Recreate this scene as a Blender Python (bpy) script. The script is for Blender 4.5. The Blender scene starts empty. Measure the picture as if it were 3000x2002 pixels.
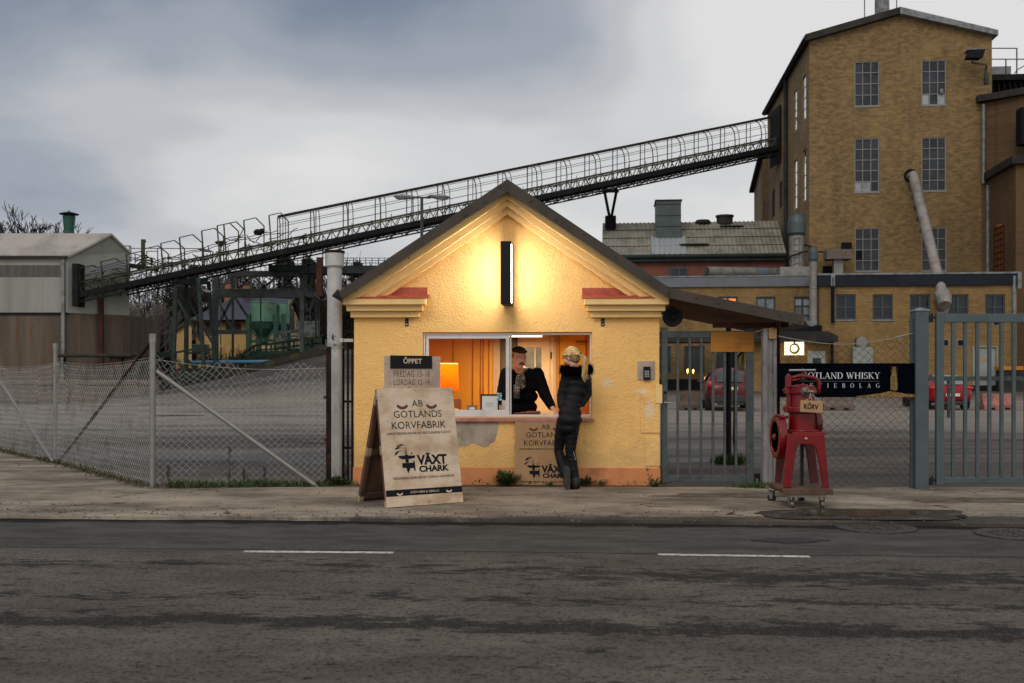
import bpy, bmesh, math, random
from mathutils import Vector, Matrix, noise as mnoise
R = math.radians
rnd = random.Random(7)
SC = bpy.context.scene
COL = SC.collection

# ---------------------------------------------------------------- camera, world, sun, exposure
FPX, CX, HY, CAMZ = 3100.0, 1500.0, 1103.0, 1.3
cam_d = bpy.data.cameras.new('camera'); cam = bpy.data.objects.new('camera', cam_d); COL.objects.link(cam)
cam.location = (0, 0, CAMZ); cam.rotation_euler = (R(90), 0, 0)
cam_d.sensor_width = 36; cam_d.lens = 36 * FPX / 3000
cam_d.shift_y = (HY - 1001) / 3000
cam_d.clip_end = 3000; cam_d.clip_start = 0.1
cam_d.dof.use_dof = True; cam_d.dof.focus_distance = 12.0; cam_d.dof.aperture_fstop = 4.0
SC.camera = cam
SC.view_settings.view_transform = 'Standard'; SC.view_settings.look = 'None'
SC.view_settings.gamma = 1; SC.view_settings.exposure = 0.0
SC.cycles.use_denoising = True
SC.cycles.max_bounces = 8; SC.cycles.transparent_max_bounces = 12
SC.cycles.sample_clamp_indirect = 6

SUN_EL, SUN_AZ = R(38), R(200)      # behind the camera, a little to its left
w = bpy.data.worlds.new("World"); SC.world = w; w.use_nodes = True
nt = w.node_tree; nt.nodes.clear()
def N(t, **k):
    n = nt.nodes.new(t)
    for a, b in k.items(): setattr(n, a, b)
    return n
def L(a, b): nt.links.new(a, b)
def mth(op, a, b=None, c=None, clamp=False):
    n = N('ShaderNodeMath', operation=op); n.use_clamp = clamp
    for i, v in enumerate((a, b, c)):
        if v is None: continue
        if isinstance(v, (int, float)): n.inputs[i].default_value = v
        else: L(v, n.inputs[i])
    return n.outputs[0]
def ramp(fac, stops, interp='EASE'):
    n = N('ShaderNodeValToRGB'); n.color_ramp.interpolation = interp
    e = n.color_ramp.elements
    while len(e) > 1: e.remove(e[-1])
    e[0].position = stops[0][0]; e[0].color = (*stops[0][1], 1)
    for p, c in stops[1:]:
        x = e.new(p); x.color = (*c, 1)
    L(fac, n.inputs[0]); return n.outputs[0]
def mixc(f, a, b, bt='MIX'):
    n = N('ShaderNodeMix', data_type='RGBA', blend_type=bt)
    for i, v in ((0, f), (6, a), (7, b)):
        if isinstance(v, (int, float)): n.inputs[i].default_value = v
        elif isinstance(v, tuple): n.inputs[i].default_value = (*v, 1)
        else: L(v, n.inputs[i])
    return n.outputs[2]
tc = N('ShaderNodeTexCoord'); sx = N('ShaderNodeSeparateXYZ'); L(tc.outputs['Generated'], sx.inputs[0])
X, Y, Z = sx.outputs
zz = mth('ADD', mth('MAXIMUM', Z, 0.0), 0.22)
cx = N('ShaderNodeCombineXYZ'); L(mth('DIVIDE', X, zz), cx.inputs[0]); L(mth('DIVIDE', Y, zz), cx.inputs[1]); cx.inputs[2].default_value = 3.1
n1 = N('ShaderNodeTexNoise'); n1.inputs['Scale'].default_value = 1.9; n1.inputs['Detail'].default_value = 7; n1.inputs['Roughness'].default_value = .46; n1.inputs['Distortion'].default_value = .15; L(cx.outputs[0], n1.inputs['Vector'])
n2 = N('ShaderNodeTexNoise'); n2.inputs['Scale'].default_value = .42; n2.inputs['Detail'].default_value = 3; L(cx.outputs[0], n2.inputs['Vector'])
nn = mth('ADD', mth('MULTIPLY', mth('SUBTRACT', n1.outputs[0], .5), 1.0), mth('MULTIPLY', mth('SUBTRACT', n2.outputs[0], .5), .35))
# the cloud deck is heavier to the left and overhead, thin near the horizon and to the right
dens = mth('ADD', mth('MULTIPLY', Z, 1.85), mth('MULTIPLY', X, -.78))
dens = mth('ADD', dens, nn)
def gauss(x0, z0, sxx, szz):
    a = mth('POWER', mth('DIVIDE', mth('SUBTRACT', X, x0), sxx), 2.0); b = mth('POWER', mth('DIVIDE', mth('SUBTRACT', Z, z0), szz), 2.0)
    return mth('EXPONENT', mth('MULTIPLY', mth('ADD', a, b), -1.0))
dens = mth('SUBTRACT', dens, mth('MULTIPLY', gauss(-.17, .2, .14, .055), .46))
dens = mth('SUBTRACT', dens, mth('MULTIPLY', gauss(.27, .31, .14, .12), .35))
dens = mth('ADD', dens, mth('MULTIPLY', gauss(-.03, .345, .2, .055), .06))
cl = ramp(dens, [(0.0, (.68, .675, .67)), (.26, (.58, .58, .583)), (.47, (.455, .468, .49)), (.70, (.31, .34, .39)), (.96, (.17, .21, .28))])
# the unseen sky overhead and behind the camera is brightened as fill light
up = mth('SMOOTH_MIN', mth('MULTIPLY', mth('MAXIMUM', mth('SUBTRACT', Z, .40), 0.0), 3.0), 1.0, .1)
bk = mth('MULTIPLY', mth('MAXIMUM', mth('MULTIPLY', mth('ADD', Y, .1), -1.6), 0.0), 1.0, clamp=True)
cl = mixc(up, cl, (.50, .52, .55)); cl = mixc(bk, cl, (.80, .78, .76))
sky = N('ShaderNodeTexSky'); sky.sky_type = 'NISHITA'; sky.sun_disc = False; sky.sun_elevation = SUN_EL; sky.sun_rotation = SUN_AZ
b1 = N('ShaderNodeBackground'); L(sky.outputs[0], b1.inputs[0]); b1.inputs[1].default_value = .07
b2 = N('ShaderNodeBackground'); L(cl, b2.inputs[0]); b2.inputs[1].default_value = 1.13
mx = N('ShaderNodeMixShader'); mx.inputs[0].default_value = .94; L(b1.outputs[0], mx.inputs[1]); L(b2.outputs[0], mx.inputs[2])
wo = N('ShaderNodeOutputWorld'); L(mx.outputs[0], wo.inputs[0])

sl = bpy.data.lights.new('sun', 'SUN'); sun = bpy.data.objects.new('sun', sl); COL.objects.link(sun)
sl.energy = .8; sl.angle = R(25); sl.color = (1, .93, .84)
sd = Vector((math.sin(SUN_AZ) * math.cos(SUN_EL), math.cos(SUN_AZ) * math.cos(SUN_EL), math.sin(SUN_EL)))
sun.rotation_euler = (-sd).to_track_quat('-Z', 'Y').to_euler(); sun.location = (0, -20, 40)

# ---------------------------------------------------------------- helpers
def at(px, py, Yd):                      # photo pixel (3000 wide) + distance -> world point
    return Vector(((px - CX) / FPX * Yd, Yd, CAMZ - (py - HY) / FPX * Yd))
def V_(px, py, Yd): return at(px * 1.27660, py * 1.27660, Yd)   # the same, pixels of the 2350 wide view
class Frame:
    def __init__(s, ox, oy, deg, oz=0):
        s.o = Vector((ox, oy, oz)); s.a = R(deg); s.M = Matrix.Rotation(s.a, 3, 'Z'); s.Mi = s.M.inverted()
    def w(s, x, y, z): return s.o + s.M @ Vector((x, y, z))
    def ray(s, px, py):
        c = s.Mi @ (Vector((0, 0, CAMZ)) - s.o); d = s.Mi @ Vector(((px - CX) / FPX, 1, -(py - HY) / FPX)); return c, d
    def fy(s, px, py, y):                # pixel on plane y=const, gives (x, z)
        c, d = s.ray(px, py); t = (y - c.y) / d.y; return (c + d * t).x, (c + d * t).z
    def fx(s, px, py, x):                # pixel on plane x=const, gives (y, z)
        c, d = s.ray(px, py); t = (x - c.x) / d.x; return (c + d * t).y, (c + d * t).z
V3 = Vector
class MB:
    def __init__(s): s.v = []; s.f = []; s.m = []; s.cm = 0
    def add(s, vs, fs):
        b = len(s.v); s.v += [tuple(v) for v in vs]
        for f in fs: s.f.append(tuple(b + i for i in f)); s.m.append(s.cm)
        return s
    def box(s, x0, y0, z0, x1, y1, z1, rot=None, c=None):
        if x0 > x1: x0, x1 = x1, x0
        if y0 > y1: y0, y1 = y1, y0
        if z0 > z1: z0, z1 = z1, z0
        vs = [V3(p) for p in ((x0,y0,z0),(x1,y0,z0),(x1,y1,z0),(x0,y1,z0),(x0,y0,z1),(x1,y0,z1),(x1,y1,z1),(x0,y1,z1))]
        if rot is not None:
            c = V3(c) if c is not None else V3(((x0+x1)/2, (y0+y1)/2, (z0+z1)/2)); vs = [c + rot @ (v - c) for v in vs]
        return s.add(vs, [(0,3,2,1),(4,5,6,7),(0,1,5,4),(1,2,6,5),(2,3,7,6),(3,0,4,7)])
    def tube(s, p, q, r, n=8, r2=None, cap=True):
        return s.path([p, q], [r, r if r2 is None else r2], n, cap)
    def path(s, pts, r, n=6, cap=True, sq=None):
        pts = [V3(p) for p in pts]; k = len(pts)
        if not isinstance(r, (list, tuple)): r = [r] * k
        vs = []; up = None
        for i, p in enumerate(pts):
            d = (pts[min(i+1, k-1)] - pts[max(i-1, 0)])
            if d.length < 1e-9: d = V3((0,0,1))
            d.normalize()
            if up is None:
                up = V3((0,0,1)) if abs(d.z) < .9 else V3((0,1,0))
            a = d.cross(up)
            if a.length < 1e-6: a = d.cross(V3((1,0,0)))
            a.normalize(); b = a.cross(d).normalized(); up = b
            for j in range(n):
                t = 2*math.pi*j/n + (math.pi/n if n == 4 else 0)
                vs.append(p + (a*math.cos(t)*(sq or 1) + b*math.sin(t)) * r[i])
        fs = []
        for i in range(k-1):
            for j in range(n):
                fs.append((i*n+j, i*n+(j+1)%n, (i+1)*n+(j+1)%n, (i+1)*n+j))
        if cap:
            fs.append(tuple(range(n))[::-1]); fs.append(tuple((k-1)*n+j for j in range(n)))
        return s.add(vs, fs)
    def beam(s, p, q, wd, ht=None):      # rectangular bar
        p = V3(p); q = V3(q); ht = ht or wd; d = (q-p).normalized()
        up = V3((0,0,1)) if abs(d.z) < .95 else V3((0,1,0))
        a = d.cross(up).normalized()*wd/2; b = a.cross(d).normalized()*ht/2
        vs = [p-a-b, p+a-b, p+a+b, p-a+b, q-a-b, q+a-b, q+a+b, q-a+b]
        return s.add(vs, [(0,1,2,3),(7,6,5,4),(0,4,5,1),(1,5,6,2),(2,6,7,3),(3,7,4,0)])
    def lathe(s, c, prof, n=16, axis='Z', a0=0, a1=2*math.pi):
        c = V3(c); vs = []; full = abs(a1-a0-2*math.pi) < 1e-6; m = n if full else n+1
        for r, h in prof:
            for j in range(m):
                t = a0 + (a1-a0)*j/n; x, y = r*math.cos(t), r*math.sin(t)
                o = {'Z': (x,y,h), 'Y': (x,h,-y), 'X': (h,x,y)}[axis]; vs.append(c + V3(o))
        fs = []; k = len(prof)
        for i in range(k-1):
            for j in range(n if full else n):
                j2 = (j+1) % m
                fs.append((i*m+j, i*m+j2, (i+1)*m+j2, (i+1)*m+j))
        if full:
            if prof[0][0] > 1e-5: fs.append(tuple(range(m))[::-1])
            if prof[-1][0] > 1e-5: fs.append(tuple((k-1)*m+j for j in range(m)))
        return s.add(vs, fs)
    def prism(s, pts, d0, d1, plane='XZ'):   # outline extruded from d0 to d1 along the third axis
        n = len(pts)
        def mk(p, d): return {'XZ': (p[0], d, p[1]), 'XY': (p[0], p[1], d), 'YZ': (d, p[0], p[1])}[plane]
        vs = [mk(p, d0) for p in pts] + [mk(p, d1) for p in pts]
        return s.add(vs, [tuple(range(n)), tuple(range(2*n-1, n-1, -1))] + [(i, (i+1)%n, n+(i+1)%n, n+i) for i in range(n)])
    def ell(s, c, r, n=12, m=8, rot=None):
        c = V3(c); r = r if isinstance(r, (tuple, list)) else (r,)*3; vs = []
        for i in range(m+1):
            ph = math.pi*i/m
            for j in range(n):
                t = 2*math.pi*j/n; p = V3((r[0]*math.sin(ph)*math.cos(t), r[1]*math.sin(ph)*math.sin(t), r[2]*math.cos(ph)))
                if rot is not None: p = rot @ p
                vs.append(c+p)
        return s.add(vs, [(i*n+j, (i+1)*n+j, (i+1)*n+(j+1)%n, i*n+(j+1)%n) for i in range(m) for j in range(n)])
    def grid(s, f, nu, nv):
        vs = [f(i/nu, j/nv) for j in range(nv+1) for i in range(nu+1)]
        return s.add(vs, [(j*(nu+1)+i, j*(nu+1)+i+1, (j+1)*(nu+1)+i+1, (j+1)*(nu+1)+i) for j in range(nv) for i in range(nu)])
    def xf(s, fn): s.v = [tuple(fn(V3(v))) for v in s.v]; return s
    def build(s, name, mat, parent=None, bevel=0, smooth=False, sub=0, kind=None, label=None, cat=None, group=None, fix=True):
        me = bpy.data.meshes.new(name); me.from_pydata(s.v, [], s.f)
        for m_ in (mat if isinstance(mat, (list, tuple)) else [mat]): me.materials.append(m_)
        if any(s.m): me.polygons.foreach_set('material_index', s.m)
        if fix:
            bm = bmesh.new(); bm.from_mesh(me); bmesh.ops.recalc_face_normals(bm, faces=bm.faces); bm.to_mesh(me); bm.free()
        if smooth: me.polygons.foreach_set('use_smooth', [True]*len(me.polygons))
        o = bpy.data.objects.new(name, me); COL.objects.link(o)
        if parent is not None: o.parent = parent
        if bevel:
            b = o.modifiers.new('bevel', 'BEVEL'); b.width = bevel; b.segments = 2; b.limit_method = 'ANGLE'; b.angle_limit = R(40)
        if sub:
            b = o.modifiers.new('sub', 'SUBSURF'); b.levels = sub; b.render_levels = sub
        tag(o, label, cat, group, kind)
        return o
def tag(o, label=None, cat=None, group=None, kind=None):
    for k_, v_ in (('label', label), ('category', cat), ('group', group), ('kind', kind)):
        if v_: o[k_] = v_
    return o
def thing(name, label, cat, loc=(0,0,0), rz=0, group=None):
    o = bpy.data.objects.new(name, None); COL.objects.link(o); o.empty_display_size = .2
    o.location = loc; o.rotation_euler = (0, 0, rz); return tag(o, label, cat, group)
def copy_tree(o, parent=None):
    c = o.copy(); COL.objects.link(c); c.parent = parent
    if parent is not None: c.matrix_parent_inverse = o.matrix_parent_inverse.copy()
    for ch in [x for x in COL.objects if x.parent is o]: copy_tree(ch, c)
    return c
def remesh(mb, vox, smooth_it=4, fac=.5):     # fuse overlapping closed shapes into one continuous skin
    me = bpy.data.meshes.new('t'); me.from_pydata(mb.v, [], mb.f)
    bm = bmesh.new(); bm.from_mesh(me); bmesh.ops.recalc_face_normals(bm, faces=bm.faces); bm.to_mesh(me); bm.free()
    o = bpy.data.objects.new('t', me); COL.objects.link(o)
    r = o.modifiers.new('r', 'REMESH'); r.mode = 'VOXEL'; r.voxel_size = vox
    if smooth_it:
        s_ = o.modifiers.new('s', 'SMOOTH'); s_.factor = fac; s_.iterations = smooth_it
    dg = bpy.context.evaluated_depsgraph_get(); m2 = o.evaluated_get(dg).to_mesh()
    out = MB(); out.v = [tuple(v.co) for v in m2.vertices]; out.f = [tuple(p.vertices) for p in m2.polygons]; out.m = [0]*len(out.f)
    o.evaluated_get(dg).to_mesh_clear(); bpy.data.objects.remove(o); bpy.data.meshes.remove(me)
    return out
_fc = {}
def glyphs(txt, weight=0.0, space=1.0):
    k = (txt, weight, space)
    if k in _fc: return _fc[k]
    cu = bpy.data.curves.new('t', 'FONT'); cu.body = txt; cu.size = 1; cu.offset = weight; cu.space_character = space; cu.resolution_u = 3
    o = bpy.data.objects.new('t', cu); COL.objects.link(o)
    dg = bpy.context.evaluated_depsgraph_get(); m2 = o.evaluated_get(dg).to_mesh()
    vs = [tuple(v.co) for v in m2.vertices]; fs = [tuple(p.vertices) for p in m2.polygons]
    o.evaluated_get(dg).to_mesh_clear(); bpy.data.objects.remove(o); bpy.data.curves.remove(cu)
    _fc[k] = (vs, fs); return vs, fs
def text(mb, txt, x0, x1, zb, cap, y=0, weight=0.0, space=1.0, fn=None):
    """letters between x0..x1, baseline zb, cap height cap, on the plane y (facing -y)"""
    vs, fs = glyphs(txt, weight, space)
    if not vs: return
    a = min(v[0] for v in vs); b = max(v[0] for v in vs); sx_ = (x1-x0)/(b-a); sz = cap/.73
    p = [V3((x0+(v[0]-a)*sx_, y, zb+v[1]*sz)) for v in vs]
    if fn: p = [fn(q) for q in p]
    mb.add(p, fs)

# ---------------------------------------------------------------- materials
def newmat(name):
    global nt
    m = bpy.data.materials.new(name); m.use_nodes = True; nt = m.node_tree; nt.nodes.clear()
    b = N('ShaderNodeBsdfPrincipled'); o = N('ShaderNodeOutputMaterial'); L(b.outputs[0], o.inputs[0]); return m, b
def coords(scale=(1,1,1), world=False):
    t = N('ShaderNodeTexCoord'); mp = N('ShaderNodeMapping'); mp.inputs['Scale'].default_value = scale
    if world:
        g = N('ShaderNodeNewGeometry'); L(g.outputs['Position'], mp.inputs[0])
    else: L(t.outputs['Object'], mp.inputs[0])
    return mp.outputs[0]
def noise(vec, sc, det=5, ro=.6, dist=0):
    n = N('ShaderNodeTexNoise'); n.inputs['Scale'].default_value = sc; n.inputs['Detail'].default_value = det; n.inputs['Roughness'].default_value = ro; n.inputs['Distortion'].default_value = dist
    L(vec, n.inputs['Vector']); return n.outputs[0]
def step(f, lo, hi):
    n = N('ShaderNodeMapRange'); n.interpolation_type = 'SMOOTHSTEP'; n.inputs[1].default_value = lo; n.inputs[2].default_value = hi; L(f, n.inputs[0]); return n.outputs[0]
def bumpn(b, h, st, dist):
    n = N('ShaderNodeBump'); n.inputs['Strength'].default_value = st; n.inputs['Distance'].default_value = dist; L(h, n.inputs['Height']); L(n.outputs[0], b.inputs['Normal'])
def mat(name, col, rough=.6, metal=0, c2=None, sc=4, lo=.42, hi=.62, c3=None, sc3=11, lo3=.56, hi3=.66, streak=1.0, bump=0, bsc=60, bd=.004, var=.12, emis=None, est=0, alpha=1, trans=0, spec=None, world=False, coat=0):
    m, b = newmat(name)
    v = coords((1,1,streak), world); c = mixc(noise(v, sc*2.3, 4), tuple(x*(1-var) for x in col), tuple(min(1, x*(1+var)) for x in col))
    if c2: c = mixc(step(noise(v, sc, 7, .65), lo, hi), c, c2)
    if c3: c = mixc(step(noise(v, sc3, 6, .7), lo3, hi3), c, c3)
    L(c, b.inputs['Base Color']); b.inputs['Metallic'].default_value = metal
    rr = N('ShaderNodeMapRange'); rr.inputs[3].default_value = max(.03, rough-.1); rr.inputs[4].default_value = min(1, rough+.1); L(noise(v, sc*3, 4), rr.inputs[0]); L(rr.outputs[0], b.inputs['Roughness'])
    if bump: bumpn(b, noise(coords((1,1,1), world), bsc, 4, .6), bump, bd)
    if emis: b.inputs['Emission Color'].default_value = (*emis, 1); b.inputs['Emission Strength'].default_value = est
    if alpha < 1: b.inputs['Alpha'].default_value = alpha
    if trans: b.inputs['Transmission Weight'].default_value = trans
    if spec is not None: b.inputs['Specular IOR Level'].default_value = spec
    if coat: b.inputs['Coat Weight'].default_value = coat
    return m
def brick(name, c1, c2, mortar, bw=.25, bh=.075, dirt=(.06,.045,.03), dlo=.5, dhi=.75, var=.5, seed=0):
    m, b = newmat(name)
    t = N('ShaderNodeTexCoord'); s_ = N('ShaderNodeSeparateXYZ'); L(t.outputs['Object'], s_.inputs[0])
    c_ = N('ShaderNodeCombineXYZ'); L(mth('ADD', s_.outputs[0], s_.outputs[1]), c_.inputs[0]); L(s_.outputs[2], c_.inputs[1])
    k = N('ShaderNodeTexBrick'); k.inputs['Scale'].default_value = 1; k.inputs['Brick Width'].default_value = bw; k.inputs['Row Height'].default_value = bh; k.inputs['Mortar Size'].default_value = .010
    k.inputs['Color1'].default_value = (*c1, 1); k.inputs['Color2'].default_value = (*c2, 1); k.inputs['Mortar'].default_value = (*mortar, 1); k.inputs['Bias'].default_value = -.1
    L(c_.outputs[0], k.inputs['Vector'])
    mp = N('ShaderNodeMapping'); mp.inputs['Scale'].default_value = (2.3, 5.2, 1); mp.inputs['Location'].default_value = (seed, 0, 0); L(c_.outputs[0], mp.inputs[0])
    blot = noise(mp.outputs[0], 1.0, 7, .72)
    c = mixc(mth('MULTIPLY', step(blot, .44, .58), var), k.outputs[0], tuple(x*.38 for x in c2))
    c = mixc(mth('MULTIPLY', step(noise(coords(), .35, 5, .6), .45, .7), .35), c, tuple(min(1, x*1.25) for x in c1))
    big = noise(coords((1,1,.35)), .22, 6, .62)
    c = mixc(mth('MULTIPLY', step(big, dlo, dhi), .55), c, dirt)
    c = mixc(mth('MULTIPLY', step(noise(coords((1.1,1.1,.07)), 1.0, 6, .7), .52, .72), .42), c, dirt)
    L(c, b.inputs['Base Color']); b.inputs['Roughness'].default_value = .9; bumpn(b, k.outputs[1], .5, -.01)
    return m
M = {}
def A(name, *a, **k): M[name] = mat(name, *a, **k)
# kiosk
def stucco():
    m, b = newmat('yellow_stucco'); v = coords()
    c = mixc(noise(v, 1.3, 6, .6), (.86, .485, .145), (.95, .58, .205))
    c = mixc(mth('MULTIPLY', step(noise(v, 3.5, 8, .7), .54, .72), .5), c, (.60, .33, .11))
    c = mixc(mth('MULTIPLY', step(noise(v, 45, 3, .6), .5, .75), .3), c, (.60, .36, .13))
    # worn whitish scuffs near the right-hand edge
    s_ = N('ShaderNodeSeparateXYZ'); L(v, s_.inputs[0])
    def g(x0, z0, a_, b_):
        p = mth('POWER', mth('DIVIDE', mth('SUBTRACT', s_.outputs[0], x0), a_), 2.0); q = mth('POWER', mth('DIVIDE', mth('SUBTRACT', s_.outputs[2], z0), b_), 2.0)
        return mth('EXPONENT', mth('MULTIPLY', mth('ADD', p, q), -1.0))
    gg = mth('ADD', mth('ADD', g(1.22, 1.22, .16, .13), g(1.72, .92, .1, .2)), mth('ADD', mth('MULTIPLY', g(1.45, .6, .3, .35), .5), g(1.6, 1.12, .12, .05)))
    c = mixc(mth('MULTIPLY', step(mth('MULTIPLY', gg, noise(v, 26, 9, .85)), .36, .56), .62), c, (.72, .68, .62))
    # drip stains and splashed dirt towards the ground
    low = step(mth('SUBTRACT', mth('MULTIPLY', noise(v, 2.2, 7, .7), 1.1), mth('MULTIPLY', s_.outputs[2], .62)), .12, .42)
    c = mixc(mth('MULTIPLY', low, .45), c, (.42, .25, .10))
    drip = step(noise(coords((9,9,.55)), 1.0, 6, .7), .58, .74)
    c = mixc(mth('MULTIPLY', drip, .28), c, (.45, .27, .11))
    c = mixc(mth('MULTIPLY', step(noise(coords((1,1,1)), .9, 4, .6), .4, .7), .25), c, (.95, .66, .27))
    L(c, b.inputs['Base Color']); b.inputs['Roughness'].default_value = .85
    vo = N('ShaderNodeTexVoronoi'); vo.inputs['Scale'].default_value = 42; L(v, vo.inputs['Vector'])
    h = mth('ADD', mth('ADD', noise(v, 38, 4, .55, .6), mth('MULTIPLY', vo.outputs[0], .35)), mth('MULTIPLY', noise(v, 5, 3), 1.4)); bumpn(b, h, .85, .012)
    return m
M['stucco'] = stucco()
A('trim', (.88,.60,.24), .6, c2=(.76,.48,.17), sc=3, lo=.5, hi=.75, var=.06, bump=.15, bsc=80, bd=.002)
A('plinth', (.62,.24,.09), .8, c2=(.40,.15,.07), sc=3, lo=.45, hi=.7, c3=(.25,.16,.10), sc3=9, lo3=.6, hi3=.75, bump=.6, bsc=40, bd=.008)
A('bare_render', (.42,.345,.265), .9, c2=(.28,.225,.17), sc=4, lo=.4, hi=.65, bump=.4, bsc=50)
A('fascia', (.062,.047,.036), .55, c2=(.045,.035,.028), sc=3, var=.1, spec=.3)
A('red_tin', (.42,.085,.04), .6, c2=(.30,.06,.035), sc=9, bump=.2)
A('white_frame', (.66,.64,.62), .4, c2=(.48,.46,.44), sc=5, lo=.5, hi=.75, var=.05)
A('sill_pink', (.50,.22,.18), .6, c2=(.36,.15,.12), sc=8)
A('orange_wall', (.80,.41,.05), .7, c2=(.70,.32,.03), sc=1.2, lo=.3, hi=.8, var=.08)
A('orange_dark', (.42,.13,.02), .6, c2=(.30,.09,.02), sc=6)
A('cream_paint', (.78,.62,.45), .6, c2=(.70,.54,.38), sc=2)
A('tan_strip', (.55,.42,.30), .7)
A('olive_curtain', (.12,.11,.07), .8, c2=(.09,.08,.05), sc=4)
A('dark_floor', (.10,.07,.05), .7)
A('black_metal', (.010,.010,.011), .5, var=.2, spec=.3)
A('black_paint', (.010,.010,.012), .6, var=.2, spec=.2)
A('steel', (.42,.42,.42), .35, 1.0)
A('wood_counter', (.36,.21,.11), .55, c2=(.26,.14,.07), sc=8, streak=.3)
A('lamp_shade', (.5,.14,.01), .9, emis=(1,.20,.008), est=.85, spec=.1)
A('shade_hot', (.9,.6,.2), .8, emis=(1,.6,.2), est=3)
A('warm_light', (.9,.8,.6), .5, emis=(1,.92,.84), est=31)
A('tube_light', (.9,.9,.85), .5, emis=(1,.85,.6), est=1.6)
A('white_paper', (.85,.85,.83), .7, var=.03)
A('grey_ink', (.3,.3,.32), .7)
A('gold_frame', (.45,.28,.08), .4, .4)
A('sticker_blue', (.05,.22,.33), .6); A('sticker_pale', (.55,.68,.72), .6)
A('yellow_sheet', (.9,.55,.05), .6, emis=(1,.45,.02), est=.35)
A('photo_grey', (.32,.30,.33), .6, c2=(.18,.17,.19), sc=30); A('photo_face', (.5,.42,.42), .6)
# ground
A('grey_box', (.30,.31,.30), .5)
M['glass'] = mat('glass', (.02,.02,.02), .02, alpha=.06, var=0, spec=.5)
A('dark_glass', (.008,.010,.013), .15, c2=(.018,.022,.027), sc=1.2, lo=.4, hi=.7, var=.3, spec=.35)
A('grey_glass', (.030,.036,.045), .25, spec=.3, c2=(.016,.019,.024), sc=.9, lo=.45, hi=.6, var=.3)
A('pale_glass', (.30,.33,.34), .2, c2=(.12,.14,.15), sc=.8)
A('sky_glass', (.86,.87,.9), .12, 1.0, c2=(.7,.72,.75), sc=1)
# metal / fence
A('galv', (.27,.27,.25), .45, .55, c2=(.24,.23,.21), sc=9, lo=.45, hi=.65, var=.15)
A('wire', (.38,.37,.34), .5, .3, c2=(.13,.11,.08), sc=3, lo=.5, hi=.7)
A('wire_rusty', (.055,.042,.03), .8, spec=.2, c2=(.15,.14,.12), sc=3, lo=.55, hi=.75)
A('gate_grey', (.085,.105,.103), .55, .2, c2=(.05,.063,.063), sc=7, lo=.42, hi=.66, c3=(.15,.175,.175), sc3=30, lo3=.6, hi3=.7, var=.15, bump=.12, bsc=90, bd=.002)
A('gate_blue', (.078,.105,.113), .55, .2, c2=(.058,.08,.087), sc=3, lo=.4, hi=.7, var=.1, bump=.12, bsc=90, bd=.002)
A('white_flaking', (.52,.52,.50), .6, c2=(.40,.40,.39), sc=5, c3=(.035,.022,.015), sc3=5.5, lo3=.60, hi3=.625, streak=.55, bump=.2)
A('white_post', (.25,.24,.24), .7, c2=(.17,.16,.155), sc=5, c3=(.07,.045,.03), sc3=16, lo3=.60, hi3=.63, streak=.5, bump=.2)
A('rust_dark', (.030,.017,.012), .9, spec=.15, c2=(.014,.009,.008), sc=8, c3=(.16,.06,.025), sc3=14, lo3=.62, hi3=.7)
A('rust_red', (.075,.028,.02), .85, spec=.15, c2=(.04,.018,.014), sc=5)
A('yellow_sign', (.46,.18,.008), .6, c2=(.34,.12,.006), sc=5, lo=.4, hi=.75, c3=(.35,.12,.01), sc3=20, lo3=.64, hi3=.7)
A('sign_worn', (.24,.10,.01), .7)
A('navy', (.0014,.002,.004), .8, c2=(.001,.0022,.006), sc=2, var=.1, spec=.02)
A('letter_white', (.62,.64,.66), .6, var=.04); A('letter_dim', (.16,.17,.19), .6)
A('grain', (.30,.19,.06), .9, c2=(.12,.07,.02), sc=60, lo=.4, hi=.6)
A('plywood', (.66,.52,.38), .65, c2=(.44,.30,.18), sc=2.6, lo=.40, hi=.66, c3=(.30,.19,.11), sc3=3.4, lo3=.62, hi3=.74, streak=1.7, var=.07)
A('plywood_orange', (.42,.25,.12), .7, c2=(.32,.18,.08), sc=3, lo=.4, hi=.7, streak=.4, var=.08)
A('plywood_grey', (.54,.43,.33), .8, c2=(.42,.31,.24), sc=3, lo=.42, hi=.65, c3=(.20,.09,.07), sc3=6, lo3=.63, hi3=.72, var=.1)
A('old_wood', (.12,.062,.034), .75, c2=(.055,.028,.017), sc=6, lo=.4, hi=.65, streak=.3)
A('pale_wood', (.42,.31,.21), .75, c2=(.26,.17,.10), sc=7, lo=.4, hi=.65)
A('ink', (.012,.014,.019), .8, var=.1, spec=.1); A('ink_red', (.115,.028,.022), .65); A('ink_brown', (.15,.055,.045), .8); A('ink_cream', (.62,.50,.34), .7)
A('red_paint', (.19,.004,.006), .3, c2=(.13,.003,.004), sc=5, lo=.4, hi=.7, var=.15, spec=.45, c3=(.035,.008,.006), sc3=13, lo3=.64, hi3=.67)
A('red_paint_dull', (.09,.003,.004), .4)
A('cast_metal', (.22,.19,.16), .45, .7, c2=(.12,.09,.07), sc=30)
A('caster', (.20,.19,.17), .6, c2=(.12,.11,.10), sc=20)
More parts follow.
